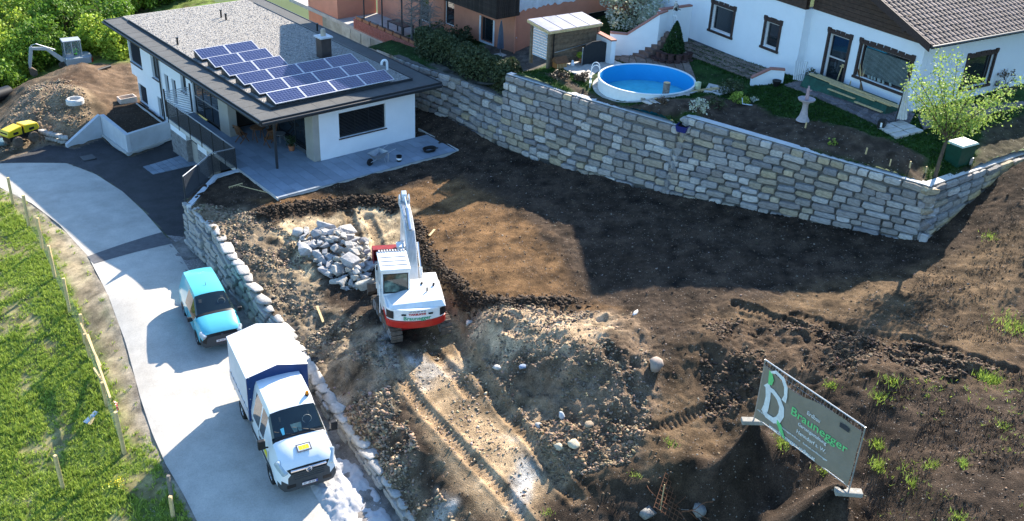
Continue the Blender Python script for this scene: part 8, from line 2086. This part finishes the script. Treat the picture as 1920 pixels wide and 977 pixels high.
for k, (a, h, lab) in enumerate([((168, 672), 1.15, 'upright timber post at the top of the leaning fence rails'), ((200, 762), 1.1, 'upright timber post in the middle of the leaning fence rails'), ((118, 918), 1.5, 'lone round timber post standing in the meadow left of the fence'), ((322, 935), 1.0, 'old grey post beside the lane in front of the truck'), ((325, 970), .9, 'pale post with red and white tape at the lane edge')]):
    p = gp_px(*a); b = B(); b.cbox((0, 0, h/2-.05), (.11, .11, h+.1), .2*k, .03, -.04); tag(b.build('fence_post', M_barkg if k == 3 else M_lath, loc=tuple(p), bevel=.012), lab, 'post')
# netting
b = B(); seq = pw[:6]+[pw[6]]
for (p, h), (q_, g) in zip(seq[:-1], seq[1:]):
    for j in range(9): z = .08+j*.14; b.tube([(p[0], p[1], p[2]+z), (q_[0], q_[1], q_[2]+z)], .0035, 3, cap=False)
    L2 = math.hypot(q_[0]-p[0], q_[1]-p[1]); n = max(2, int(L2/.18))
    for j in range(n): s = j/n; x, y, z = [p[i]*(1-s)+q_[i]*s for i in range(3)]; b.tube([(x, y, z+.08), (x, y, z+1.2)], .0035, 3, cap=False)
tag(b.build('fence_netting', mat('green_wire', (.10, .16, .12), .5)), 'thin green wire netting stretched between the timber posts', 'netting', None, 'stuff')
# debris by the fence: boards and tape
for k, (a, c, w_, m_, lab) in enumerate([((160, 795), (182, 775), .2, M_alu, 'pale metal strip lying in the grass beside the fence'), ((168, 798), (176, 786), .12, M_lath, 'short light board lying in the grass beside the metal strip')]):
    p, q_ = gp_px(*a), gp_px(*c); b = B(); b.beam((p[0], p[1], p[2]+.05), (q_[0], q_[1], q_[2]+.08), w_, .02); tag(b.build('debris_board', m_), lab, 'debris')
p = gp_px(222, 785); b = B()
for k in range(4): b.beam((.02*k, .0, .3+.12*k), (.08-.04*k, .05, .40+.12*k), .06, .004)
tag(b.build('warning_tape', mat('red_tape', (.55, .05, .04), .6, col2=(.7, .7, .7), scale=25), loc=tuple(p)), 'red and white warning tape knotted on the last fence post', 'tape')

# ================================================================ TRENCH ROLLER
p = gp_px(42, 268); rl = thing('trench_roller', 'yellow and black trench roller parked beside the gravel heap', 'roller', (p[0], p[1], p[2]+.02), R_(20))
M_yel = mat('machine_yellow', (.62, .46, .02), .4, var=.08, coat=.3)
for s in (-1, 1):
    b = B(); b.prism([(s*.08, .62), (s*.95, .62), (s*1.02, .75), (s*.92, 1.02), (s*.08, 1.12)] if s > 0 else [(-.08, .62), (-.08, 1.12), (-.92, 1.0), (-1.05, .72), (-.95, .62)], -.36, .36, 'y'); b.build('hood', M_yel, rl, bevel=.05, seg=2)
    b = B(); b.box(*sorted((s*.1, s*.9)), -.33, .33, .36, .619); b.build('chassis', M_black, rl)
    for yy in (-1, 1):
        b = B(); b.lathe([(.05, -.14), (.28, -.14), (.30, -.10), (.30, .10), (.28, .14), (.05, .14)], 18, (s*.5, yy*.34, .30), 'y', cap=False); dr = b.build('drum', M_mud, rl, smooth=30)
        b = B()
        for k in range(12): a = k*math.pi/6; b.cbox((s*.5+.30*math.cos(a), yy*.34+.05*(-1)**k, .30+.30*math.sin(a)), (.05, .10, .04), 0, 0, -a+math.pi/2)
        b.build('drum_pads', M_mud, dr, kind='stuff')
b = B(); b.box(-1.0, -.97, -.28, .28, .66, .9); b.build('grille', M_black, rl); b = B(); b.box(-.07, .07, -.25, .25, .4, 1.0); b.build('joint', M_black, rl)
for s in (-.5, .5): b = B(); b.box(s-.16, s+.16, -.368, -.362, .72, .86); b.build('side_vent', M_black, rl)
# plastic-wrapped bundle by the roller
p = gp_px(12, 272); t = thing('rubble_bag', 'crumpled blue-grey plastic bundle lying at the drive edge left of the roller', 'bundle', tuple(p)); V, F = rock_template(77, .5, 2); V = V*np.array([1.6, 1.0, .9]); link('sheet', np_mesh('sheet', V, F, mat('bag_blue', (.12, .20, .22), .4, var=.6, scale=5, bump=1), False), t, (0, 0, .2))
# black pipes left
for k, (u, v, z, lab) in enumerate([(8, 188, -2.4, 'large black plastic pipe at the left edge behind the gravel heap'), (198, 134, -1.7, 'black pipe lying on the earth right of the small excavator')]):
    p = P(u, v, z) ; p = gp_px(u, v); b = B(); b.tube([(-.7, 0, .3 if k == 0 else .12), (.5, .5, .3 if k == 0 else .12)], .42 if k == 0 else .10, 14); tag(b.build('pipe', M_black, loc=tuple(p), smooth=40), lab, 'pipe')
# concrete ring
p = gp_px(141, 192); t = thing('manhole_ring', 'pale concrete shaft ring on the brown earth mound behind the planter wall', 'shaft ring', tuple(p+np.array([0, 0, -.05]))); b = B(); b.lathe([(.50, 0), (.50, .22), (.42, .30), (.36, .30), (.36, .05)], 24, cap=False); b.build('ring', mat('ring_concrete', (.55, .53, .50), .85), t, smooth=40)
b = B(); b.lathe([(0, .14), (.365, .14)], 20, cap=False); b.build('shaft_floor', M_conc, t)

# ================================================================ SMALL EXCAVATOR with driver
p = gp_px(150, 128); mz = float(p[2])+.35; mx_ = thing('mini_excavator', 'small white excavator with a driver working behind the earth mound', 'excavator', (p[0]-.6+CR[0]*.9, p[1]+1.6+CR[1]*.9, mz-.75), R_(172), scale=.80)
M_mw = mat('dusty_white', (.30, .33, .35), .5, var=.12)
for s in (-1, 1):
    b = B(); n = 8; pr = [(1.0+.28*math.cos(a), .3+.28*math.sin(a)) for a in np.linspace(-1.57, 1.57, n)]+[(-1.0+.28*math.cos(a), .3+.28*math.sin(a)) for a in np.linspace(1.57, 4.71, n)]; b.prism(pr, s*.75-.18, s*.75+.18, 'y'); b.build('track', M_mud, mx_)
b = B(); b.box(-.9, .9, -.5, .5, .3, .6); b.build('undercarriage', M_mud, mx_)
b = B(); b.prism([(-1.1, -.85), (-1.3, -.4), (-1.3, .4), (-1.1, .85), (.85, .85), (.85, -.85)], .62, 1.25); b.build('upper_body', M_mw, mx_, bevel=.06, seg=2)
b = B(); b.prism([(-1.11, -.8), (-1.33, -.4), (-1.33, .4), (-1.11, .8)], .7, 1.0); b.build('red_panel', M_exr, mx_)
b = B()
for (x, y) in ((-.55, -.75), (.75, -.75), (-.55, .25), (.75, .25), (.15, .25), (.15, -.75)):
    b.box(x-.04, x+.04, y-.04, y+.04, 1.25, 2.5)
b.box(.09, .8, -.79, .29, 1.251, 1.5); b.build('cab_frame', M_mw, mx_); b = B(); b.box(-.62, .85, -.82, .32, 2.5, 2.6); b.build('cab_roof', M_mw, mx_, bevel=.03)
M_cg2 = mat('clear_glass', (.5, .6, .58), .05, trans=.85, var=0, ior=1.1)
for (x0_, x1_, y0_, y1_) in ((-.5, .7, .27, .275), (-.5, .7, -.775, -.77), (.77, .775, -.7, .2)): b = B(); b.box(x0_, x1_, y0_, y1_, 1.52, 2.48); b.build('cab_glass', M_cg2, mx_)
b = B(); b.prism([(.85, 1.0), (1.0, 1.35), (2.1, 2.35), (3.3, 2.5), (3.35, 2.28), (2.2, 2.1), (1.2, 1.0)], .4, .6, 'y'); b.build('boom', M_mw, mx_, bevel=.02)
b = B(); b.prism([(3.2, 2.55), (3.42, 2.5), (3.72, 1.2), (3.7, .75), (3.55, .8), (3.2, 2.2)], .42, .58, 'y'); b.build('arm', M_mw, mx_, bevel=.02)
b = B(); b.tube([(1.5, .5, 2.05), (2.9, .5, 2.72)], .05, 8); b.tube([(2.9, .5, 2.72), (3.3, .5, 2.62)], .03, 8); b.build('cylinder', M_steel, mx_)
b = B(); b.prism([(3.75, .8), (3.5, .8), (3.15, .5), (3.2, .15), (3.5, .05), (3.75, .3)], .3, .7, 'y'); b.build('bucket', M_mud, mx_)
# driver, seated
pr_ = thing('person', 'driver in a green high-visibility vest sitting in the small excavator cab', 'person', mx_.location+Vector((0, 0, 1.25)), R_(172), scale=.8); pr_.location = mx_.location+Euler((0, 0, R_(172))).to_matrix() @ Vector((-.1, -.25, 1.0))*.8
def skinned(name, pts_, edges, rad, m_, parent, root=0, sub=2):
    me = bpy.data.meshes.new(name); me.from_pydata(pts_, edges, []); o = link(name, me, parent); me.materials.append(m_); md = o.modifiers.new('skin', 'SKIN')
    for v, r in zip(me.skin_vertices[0].data, rad): v.radius = (r, r)
    me.skin_vertices[0].data[root].use_root = True; s = o.modifiers.new('sub', 'SUBSURF'); s.levels = s.render_levels = sub; return o
pts_ = [(0, 0, .25), (0, 0, .45), (0, 0, .68), (.01, 0, .80), (.03, 0, .88), (.04, 0, 1.0), (0, .17, .72), (.02, .24, .50), (.24, .20, .46), (.33, .19, .47), (0, -.17, .72), (.02, -.24, .50), (.24, -.20, .46), (.33, -.19, .47), (.10, .10, .24), (.42, .13, .26), (.46, .13, -.12), (.58, .13, -.16), (.10, -.10, .24), (.42, -.13, .26), (.46, -.13, -.12), (.58, -.13, -.16)]
ed = [(0, 1), (1, 2), (2, 3), (3, 4), (4, 5), (2, 6), (6, 7), (7, 8), (8, 9), (2, 10), (10, 11), (11, 12), (12, 13), (0, 14), (14, 15), (15, 16), (16, 17), (0, 18), (18, 19), (19, 20), (20, 21)]
skinned('body', pts_, ed, [.15, .14, .15, .06, .085, .095, .065, .05, .035, .03, .065, .05, .035, .03, .085, .065, .05, .04, .085, .065, .05, .04], mat('work_clothes', (.05, .06, .08), .9), pr_)
b = B(); b.lathe([(.17, .28), (.175, .5), (.19, .68), (.12, .78)], 14, cap=False); b.build('vest', mat('hi_vis_green', (.25, .85, .12), .7), pr_, smooth=True)
b = B(); b.lathe([(.115, .98), (.12, 1.03), (.09, 1.10), (0, 1.13)], 14, (.04, 0, 0), cap=False); b.build('cap', M_anth, pr_, smooth=True)
b = B(); b.lathe([(.0, .86), (.07, .87), (.095, .95), (.09, .99)], 14, (.045, 0, 0), cap=False); b.build('face', mat('skin', (.45, .26, .18), .7), pr_, smooth=True)
# ================================================================ TREES, HEDGE, MEADOW GRASS
# young leafing tree in the upper garden
tp = PG(1752, 334, 4.3); t = thing('young_tree', 'young garden tree with bright new leaves in front of the white house corner', 'tree', tuple(tp))
tr_ = np.random.default_rng(3); b = B()
tips = [(1715, 135), (1765, 112), (1795, 118), (1830, 155), (1740, 165), (1860, 195), (1905, 160), (1895, 205), (1720, 190), (1770, 170), (1812, 190), (1835, 225), (1745, 215), (1780, 235), (1710, 165), (1875, 175), (1760, 140), (1800, 155)]
nvec = np.array([CF[0], CF[1], 0]); nvec /= np.linalg.norm(nvec)
trunk_top = Q(1775, 262, tp, nvec)-tp; b.tube([(0, 0, -.2), tuple(trunk_top*.5+np.array([-.03, 0, 0])), tuple(trunk_top)], [.09, .075, .065], 8); ctrs = []
lb = B()
for k, (u, v) in enumerate(tips):
    dep = tr_.uniform(-1.1, 1.1); q_ = Q(u, v, tp+nvec*dep, nvec)-tp; m_ = trunk_top*.55+q_*.45+np.array([0, 0, .12]); lb.tube([tuple(trunk_top), tuple(m_), tuple(q_)], [.04, .022, .008], 5)
    for s in np.linspace(.35, 1.05, 5):
        c_ = (trunk_top*(1-s)**2+2*m_*s*(1-s)+q_*s*s); n = 64; off = tr_.normal(size=(n, 3))*np.array([.19, .19, .15])*(1.1 if s < .9 else .8); ctrs.append(c_+off)
b.build('trunk', M_bark, t, smooth=True); lb.build('branches', M_bark, t)
link('crown', leaf_mesh('crown', np.concatenate(ctrs), .052, LF['apple'], seed=9, aspect=.6), t)
# hedge above the low part of the wall
hg = thing('hedge', 'dark drooping clipped hedge above the lower part of the tall stone wall', 'hedge', (12.8, 2, 2.4))
n = 24000; r = np.random.default_rng(6); s = r.uniform(0, 1, n); y = -2.5+s*8.4; x = 12.85+r.uniform(-.6, .6, n)*(.8+.3*np.sin(y*1.7)); top = 1.85+.12*np.sin(y*2.1)+.12*np.sin(y*5); z = 2.35+top*r.uniform(0, 1, n)**.6
ed_ = np.abs(x-12.85)/.6; z = np.where(z > 2.35+top*(1-.25*ed_**3), 2.35+top*.7, z)
link('foliage', leaf_mesh('foliage', np.stack([x-12.8, y-2, z-2.4], 1), .085, LF['hedge'], seed=2, up=-.1, aspect=.45), hg)
b = B()
for k in range(16): yy = -2.2+k*.52; b.tube([(.1, yy-2, -.1), (.15, yy-1.9, .9)], [.03, .015], 5)
b.build('stems', M_barkg, hg)
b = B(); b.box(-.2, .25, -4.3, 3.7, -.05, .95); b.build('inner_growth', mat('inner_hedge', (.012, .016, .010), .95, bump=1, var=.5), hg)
# bare trees over the pink terrace
def bare(label, x, y, z, H, seed, rad=1.6, nb=26):
    t = thing('bare_tree', label, 'tree', (x, y, z)); r = random.Random(seed); b = B(); b.tube([(0, 0, -.2), (.05, .1, H*.5), (0, 0, H*.9)], [.08, .05, .02], 6); b.build('trunk', M_barkg, t); b = B()
    for k in range(nb):
        a = r.uniform(0, 6.28); z0 = H*r.uniform(.2, .85); l = rad*r.uniform(.5, 1)*(1.1-.5*z0/H); e = Vector((l*math.cos(a), l*math.sin(a), z0+r.uniform(-.1, .5))); st = Vector((0, 0, z0)); b.tube([st, st.lerp(e, .5)+Vector((0, 0, .12)), e], [.022, .014, .005], 4, cap=False)
        for j in range(6):
            f = r.uniform(.3, 1); p = st.lerp(e, f)+Vector((0, 0, .1*(1-f))); d_ = Vector((r.uniform(-1, 1), r.uniform(-1, 1), r.uniform(-.5, .5))).normalized()*r.uniform(.25, .6); b.tube([p, p+d_], [.007, .003], 3, cap=False)
            p2 = p+d_*.6; d2 = Vector((r.uniform(-1, 1), r.uniform(-1, 1), r.uniform(-.4, .4))).normalized()*.25; b.tube([p2, p2+d2], [.004, .002], 3, cap=False)
    b.build('branches', M_barkg, t); return t
bare('bare grey twiggy tree on the pink house terrace, left of the pair', 13.9, 8.2, 2.15, 3.6, 1, 2.0, 34)
bare('bare grey twiggy tree on the pink house terrace, nearest the hedge', 13.8, 6.2, 2.3, 3.2, 2, 1.8, 34)
bare('bare twiggy tree beside the pink facade windows', 15.0, 8.8, 2.2, 3.0, 3, 1.4, 26)
crown_tree('dark_shrub', 'dark bushy shrub against the pink facade left of its white-framed window', 15.5, 5.4, 2.4, 1.5, .8, 'hedge', 1600, .08, 21, 'shrub', cz=.3, nc=24, cr=.35, th=.05)
crown_tree('dark_shrub', 'dark potted evergreen shrub between the bare trees and the pink facade', 14.6, 6.9, 2.3, 1.5, .7, 'hedge', 1400, .08, 22, 'shrub', cz=.3, nc=24, cr=.35, th=.05)
crown_tree('ivy_shrub', 'ivy bush hanging over the near end of the brick parapet', 13.1, 6.3, 1.0, 1.5, .6, 'hedge', 1600, .08, 23, 'shrub', cz=.35, nc=24, cr=.3, th=.05)
t = thing('paddling_pool', 'deflated black paddling pool leaning on the pots under the pink facade', 'paddling pool', (15.3, 4.1, 2.5)); b = B(); b.lathe([(.5, .0), (.62, .05), (.66, .18), (.6, .26), (.5, .2), (.3, .05), (0, .04)], 22, cap=False); b.build('ring', M_anth, t, smooth=True)
t = thing('stacked_pipes', 'bundle of dark pipes lying along the foot of the pink wall', 'pipes', (15.85, 2.9, 2.72), R_(95))
for k in range(4): b = B(); b.tube([(-1.1, .12*(k % 2), .06+.1*(k//2)), (1.1, .12*(k % 2), .06+.1*(k//2))], .055, 8); b.build('pipe', M_anth, t)
# blossom bush behind the stair wall
bp0 = P(1185, 50, 4.6); crown_tree('blossom_tree', 'pale cream blossoming tree between the pink house and the garden steps', bp0[0]+.4, bp0[1]+.4, 4.0, 3.0, 1.75, 'blossom', 5200, .085, 24, 'tree', cz=.55, nc=60, cr=.45, th=.09)
crown_tree('brown_shrub', 'reddish brown shrub behind the landing wall', bp0[0]+3.2, bp0[1]+2.6, 4.6, 2.2, 1.3, 'red', 1500, .09, 25, 'shrub', cz=.4, nc=24, cr=.4, th=.05)
# garden shrubs
for k, (u, v, H, rad, leaf, n, lab) in enumerate([(1372, 180, .75, .55, 'hedge', 1300, 'round dark green shrub on the lawn below the narrow window'), (1385, 192, .5, .35, 'grass', 700, 'yellow-green low shrub in front of the round dark shrub'), (1308, 208, .6, .42, 'blossom', 600, 'pale grey-leaved shrub beside the blue tub'), (1345, 200, .4, .4, 'hedge', 500, 'low dark shrub between the grey shrub and the round one'),
        (1415, 190, .25, .2, 'blossom', 160, 'small pale leafy plant on the lawn right of the shrubs'), (1518, 150, .7, .3, 'hedge', 220, 'thin leggy plant in the corner beside the terrace door'), (1880, 175, 1.2, .45, 'brown', 500, 'bare wiry climber against the white wall at the right'), (1560, 268, .3, .2, 'grass', 120, 'small weed in the dug bed under the bird bath'), (1240, 212, .25, .3, 'brown', 200, 'dry weeds on the soil behind the wall head'),
        (1095, 150, .35, .5, 'brown', 900, 'heap of dry brown cuttings on the bed by the pool'), (1050, 145, .3, .45, 'brown', 800, 'dry brown cuttings at the corner of the wall head')]):
    p = PG(u, v); crown_tree('garden_shrub', lab, p[0], p[1], p[2]-.05, H, rad, leaf, n, .05, 40+k, 'shrub', cz=.35, nc=18, cr=rad*.45, th=.02)
p = PG(1455, 162); t = thing('flower_urn', 'dark pot standing on the lawn beside the pink-capped cheek wall', 'plant pot', tuple(p)); b = B(); b.lathe([(.12, 0), (.2, .22), (.22, .3), (.18, .3)], 14, cap=False); b.build('pot', M_black, t, smooth=True); b = B(); b.lathe([(0, .27), (.19, .27)], 12, cap=False); b.build('earth', M_black, t)
# garden lawn blades
r = np.random.default_rng(14); x = r.uniform(12.5, 26, 26000); y = r.uniform(-25, -3, 26000); k = inpoly(x, y, gp) & (np.hypot(x-16, y+8.75) > 2.6) & (np.maximum(spoly(x, y, BED1, .2), spoly(x, y, BED2, .2)) < r.uniform(.2, .7, len(x)))
gx_ = [[tuple(p[:2]) for p in [PG(1470, 160), PG(1690, 262), WW(-.05, -.3, 5), WW(-.05, 5.6, 5)]], [tuple(p[:2]) for p in sp_], [tuple(p[:2]) for p in [PG(1042, 125), PG(1128, 178), PG(1170, 122), PG(1110, 98)]], [tuple(p[:2]) for p in [PG(1150, 96), PG(1150, 112), PG(1310, 160), PG(1400, 178), PG(1407, 160), PG(1290, 110)]], [tuple(WW(a, b_, 0)[:2]) for a, b_ in ((0, -.3), (13, -.3), (13, 20), (AF, 20), (AF, bc))]]
for g_ in gx_: k &= ~inpoly(x, y, g_)
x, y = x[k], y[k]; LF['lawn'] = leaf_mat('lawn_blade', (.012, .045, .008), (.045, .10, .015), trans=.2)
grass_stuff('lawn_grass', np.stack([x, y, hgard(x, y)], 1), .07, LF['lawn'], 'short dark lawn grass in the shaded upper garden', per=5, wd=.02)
# meadow
r = np.random.default_rng(15); n = 75000; x = r.uniform(-24, -6.5, n); y = r.uniform(-24, 14, n); dR = dline(x, y, [tuple(p[:2]) for p in RL])[0]
k = inpoly(x, y, low_poly) & ~inpoly(x, y, RP) & ~inpoly(x, y, DP) & (dR > .15) & (x < np.interp(y, [p[1] for p in RL[::-1]], [p[0] for p in RL[::-1]]))
dn = np.clip(.95-1.5*spoly(x+.4*fbm(x, y, .8, 2, 3), y, BANK, .3), 0.03, 1)*np.clip(1.0-2.2*np.clip(fbm(x, y, 1.3, 4, 61)-.07, 0, 1)*1.2, .1, 1); k &= r.uniform(0, 1, n) < dn
x, y = x[k], y[k]; hh = .10*(1+1.2*np.clip(fbm(x, y, .9, 3, 99)+.2, 0, 1))
grass_stuff('meadow_grass', np.stack([x, y, hlow(x, y)-.01], 1), hh, LF['grass'], 'lush uneven spring grass of the meadow left of the lane', seed=3, per=7, wd=.018, lean=.7)
p = gp_px(222, 910); r = np.random.default_rng(1)
c_ = np.stack([r.normal(0, .18, 50), r.normal(0, .18, 50), r.uniform(.12, .25, 50)], 1); t = thing('yellow_flowers', 'small group of yellow flowers in the meadow near the lower edge', 'flowers', tuple(p))
LF['yellow'] = leaf_mat('yellow_petal', (.5, .36, .01), (.75, .6, .03)); link('petals', leaf_mesh('petals', c_, .03, LF['yellow'], up=1), t); link('stems', leaf_mesh('stems', c_*np.array([1, 1, .5]), .05, LF['grass'], up=0), t)

# ---- wood behind the yard: every tree a thing
rt = random.Random(31); KD = [('forest', 'dark green', 'broadleaf_tree'), ('bright', 'bright yellow-green', 'leafing_tree'), ('forest', 'mid green', 'broadleaf_tree')]
spots = []
def wtree(u, v, z, H, rad, kd, lab, seed, n=6000, size=.115):
    p = P(u, v, z); leaf = kd; t = crown_tree('woodland_tree', lab, p[0], p[1], z-.3, H, rad, leaf, n, size, seed, 'tree', 'trees of the wood behind the yard', cz=.52, nc=50, cr=rad*.36, hollow=.35, th=.14); return t
TL = [(20, 120, -3.6, 4.5, 2.2, 'bright', 'bright green tree at the left edge behind the gravel heap'), (60, 95, -3.5, 4.8, 2.2, 'forest', 'dark tree left of the small excavator arm'), (5, 60, -3.6, 5.0, 2.4, 'bright', 'yellow-green tree at the far left edge of the wood'), (38, 48, -3.6, 3.6, 1.9, 'forest', 'leafy tree left of the lawn clearing'),
      (85, 130, -3.2, 3.6, 1.8, 'forest', 'dark tree right behind the small excavator bucket'), (100, 75, -3.4, 4.4, 2.0, 'forest', 'green tree above the small excavator arm'), (130, 95, -3.0, 4.2, 2.0, 'forest', 'dense tree directly behind the small excavator cab'), (160, 80, -3.0, 4.2, 2.0, 'forest', 'green tree right of the small excavator cab'),
      (190, 105, -2.6, 3.2, 1.6, 'bright', 'light green sapling between the small excavator and the white house'), (215, 85, -2.6, 4.0, 1.9, 'forest', 'dark tree beside the far corner of the flat roof'), (228, 112, -2.3, 2.6, 1.2, 'bright', 'small bright bush at the far house corner'), (175, 50, -3.0, 4.5, 2.0, 'forest', 'green tree left of the roof corner, second row'), (150, 40, -3.2, 4.2, 1.9, 'bright', 'yellow-green tree below the lawn clearing'), (115, 50, -3.3, 3.0, 1.6, 'forest', 'green tree at the lower edge of the lawn clearing'),
      (200, 35, -2.8, 5.0, 2.2, 'forest', 'tall dark tree behind the roof corner'), (235, 28, -2.4, 4.6, 2.0, 'bright', 'bright tree behind the left roof edge'), (265, 25, -2.4, 5.0, 2.2, 'forest', 'dark green tree behind the gravel roof, leftmost'), (300, 12, -2.2, 5.0, 2.1, 'forest', 'dark green tree behind the gravel roof, second from the left'), (335, 5, -2.2, 5.0, 2.1, 'forest', 'dark green tree behind the gravel roof, third from the left'), (370, -5, -2.2, 5.0, 2.1, 'forest', 'dark green tree behind the gravel roof, fourth from the left'), (410, -15, -2.2, 5.0, 2.2, 'forest', 'dark tree behind the far roof edge'),
      (10, 10, -3.8, 5.5, 2.4, 'forest', 'tree in the upper left corner of the picture'), (205, 5, -2.8, 4.5, 1.9, 'bright', 'bright tree at the upper edge left of the red shrub'), (160, 12, -3.0, 2.4, 1.3, 'forest', 'low bush right of the lawn clearing'), (30, 150, -3.6, 3.4, 1.8, 'bright', 'bright low tree just behind the gravel heap'), (-20, 100, -3.8, 4.8, 2.3, 'bright', 'bright tree cut by the left picture edge'), (0, 175, -3.4, 2.4, 1.4, 'forest', 'dark bush by the black pipe at the left edge'), (72, 66, -3.5, 3.2, 1.7, 'bright', 'light green tree in the middle of the wood')]
for k, a in enumerate(TL): wtree(*a, 100+k)
p = P(262, 8, -2.4); crown_tree('red_shrub', 'dark red leaved tree at the upper edge above the flat roof corner', p[0], p[1]+2, -2.6, 5.2, 1.5, 'red', 2200, .13, 60, 'tree', cz=.5, nc=30, cr=.6)
# clearing lawn, log pile, hut in it
p = P(100, 22, -3.6); t = thing('rubble_mound', 'pile of branches and stones on the sunlit clearing lawn', 'brush pile', tuple(P(105, 12, -3.6)))
r = random.Random(4); b = B()
for k in range(40): a = r.uniform(0, 6.28); b.tube([(r.uniform(-.8, .8), r.uniform(-.5, .5), r.uniform(.1, .6)), (r.uniform(-1.2, 1.2), r.uniform(-.8, .8), r.uniform(.1, .5))], .05, 4)
b.build('branches', M_barkg, t)
t = thing('dark_shed', 'small dark blue-grey shed cut by the upper picture edge above the lawn clearing', 'shed', tuple(P(117, -2, -3.6)), .3); b = B(); b.box(-1, 1, -.8, .8, -.3, 2); b.build('walls', mat('shed_blue', (.05, .06, .12), .8), t); b = B(); b.box(-1.15, 1.15, -1, 1, 2.001, 2.1); b.build('roof', M_steel, t)
t = thing('dead_trunk', 'thin pale dead tree trunk standing beside the far roof corner', 'dead tree', tuple(P(190, 55, -2.6))); b = B(); b.tube([(0, 0, -.3), (.1, 0, 1.6), (0, .1, 3.6)], [.08, .06, .03], 6); b.build('trunk', mat('pale_bark', (.4, .36, .3), .9), t); b = B(); b.tube([(.05, 0, 2.0), (-.5, .1, 2.5)], .03, 5); b.tube([(.02, 0, 2.8), (.35, .1, 3.2)], .025, 5); b.build('branches', mat('pale_bark', (.4, .36, .3), .9), t)
# lawn strip behind the house on the right
def hback(x, y): return -.9+.06*fbm(x, y, 1, 3, 5)+0*x
grid_mesh('back_lawn', 10.3, 16, 8, 32, .25, lambda x, y: -1.5+.10*(y-8)*.5+.04*fbm(x, y, 1, 3, 5), lambda X, Y: (X < 13.3) | (Y > 15), lambda x, y: np.tile([.10, .17, .02], (len(x), 1))*(1+.5*fbm(x, y, .8, 3, 98)[:, None]), M_low, label='bright lawn strip between the flat-roofed house and the pink wing')
r = np.random.default_rng(18); x = r.uniform(10.4, 15.8, 9000); y = r.uniform(9, 31, 9000); k = (x < 13.2) | (y > 15.5); x, y = x[k], y[k]; grass_stuff('back_grass', np.stack([x, y, -1.5+.05*(y-8)+.04*fbm(x, y, 1, 3, 5)], 1), .12, LF['grass'], 'sunlit grass behind the flat-roofed house', seed=4, per=4, wd=.025)
# trees outside the frame to the right, whose shade falls on the soil
for k, (x, y, H, rad) in enumerate([(22.5, -26.5, 5.5, 1.6), (27, -29.5, 6.5, 1.8), (26, -25.8, 5.5, 1.4)]):
    z = float(hsoil(np.array([x]), np.array([y]))[0]) if y < -25 else 5
    crown_tree('orchard_tree', 'sparse orchard tree on the slope beyond the right picture edge', x, y, z-.2, H, rad, 'apple', 1500, .09, 80+k, 'tree', 'orchard trees beyond the right edge', cz=.55, nc=40, cr=.4, hollow=.2, th=.12)
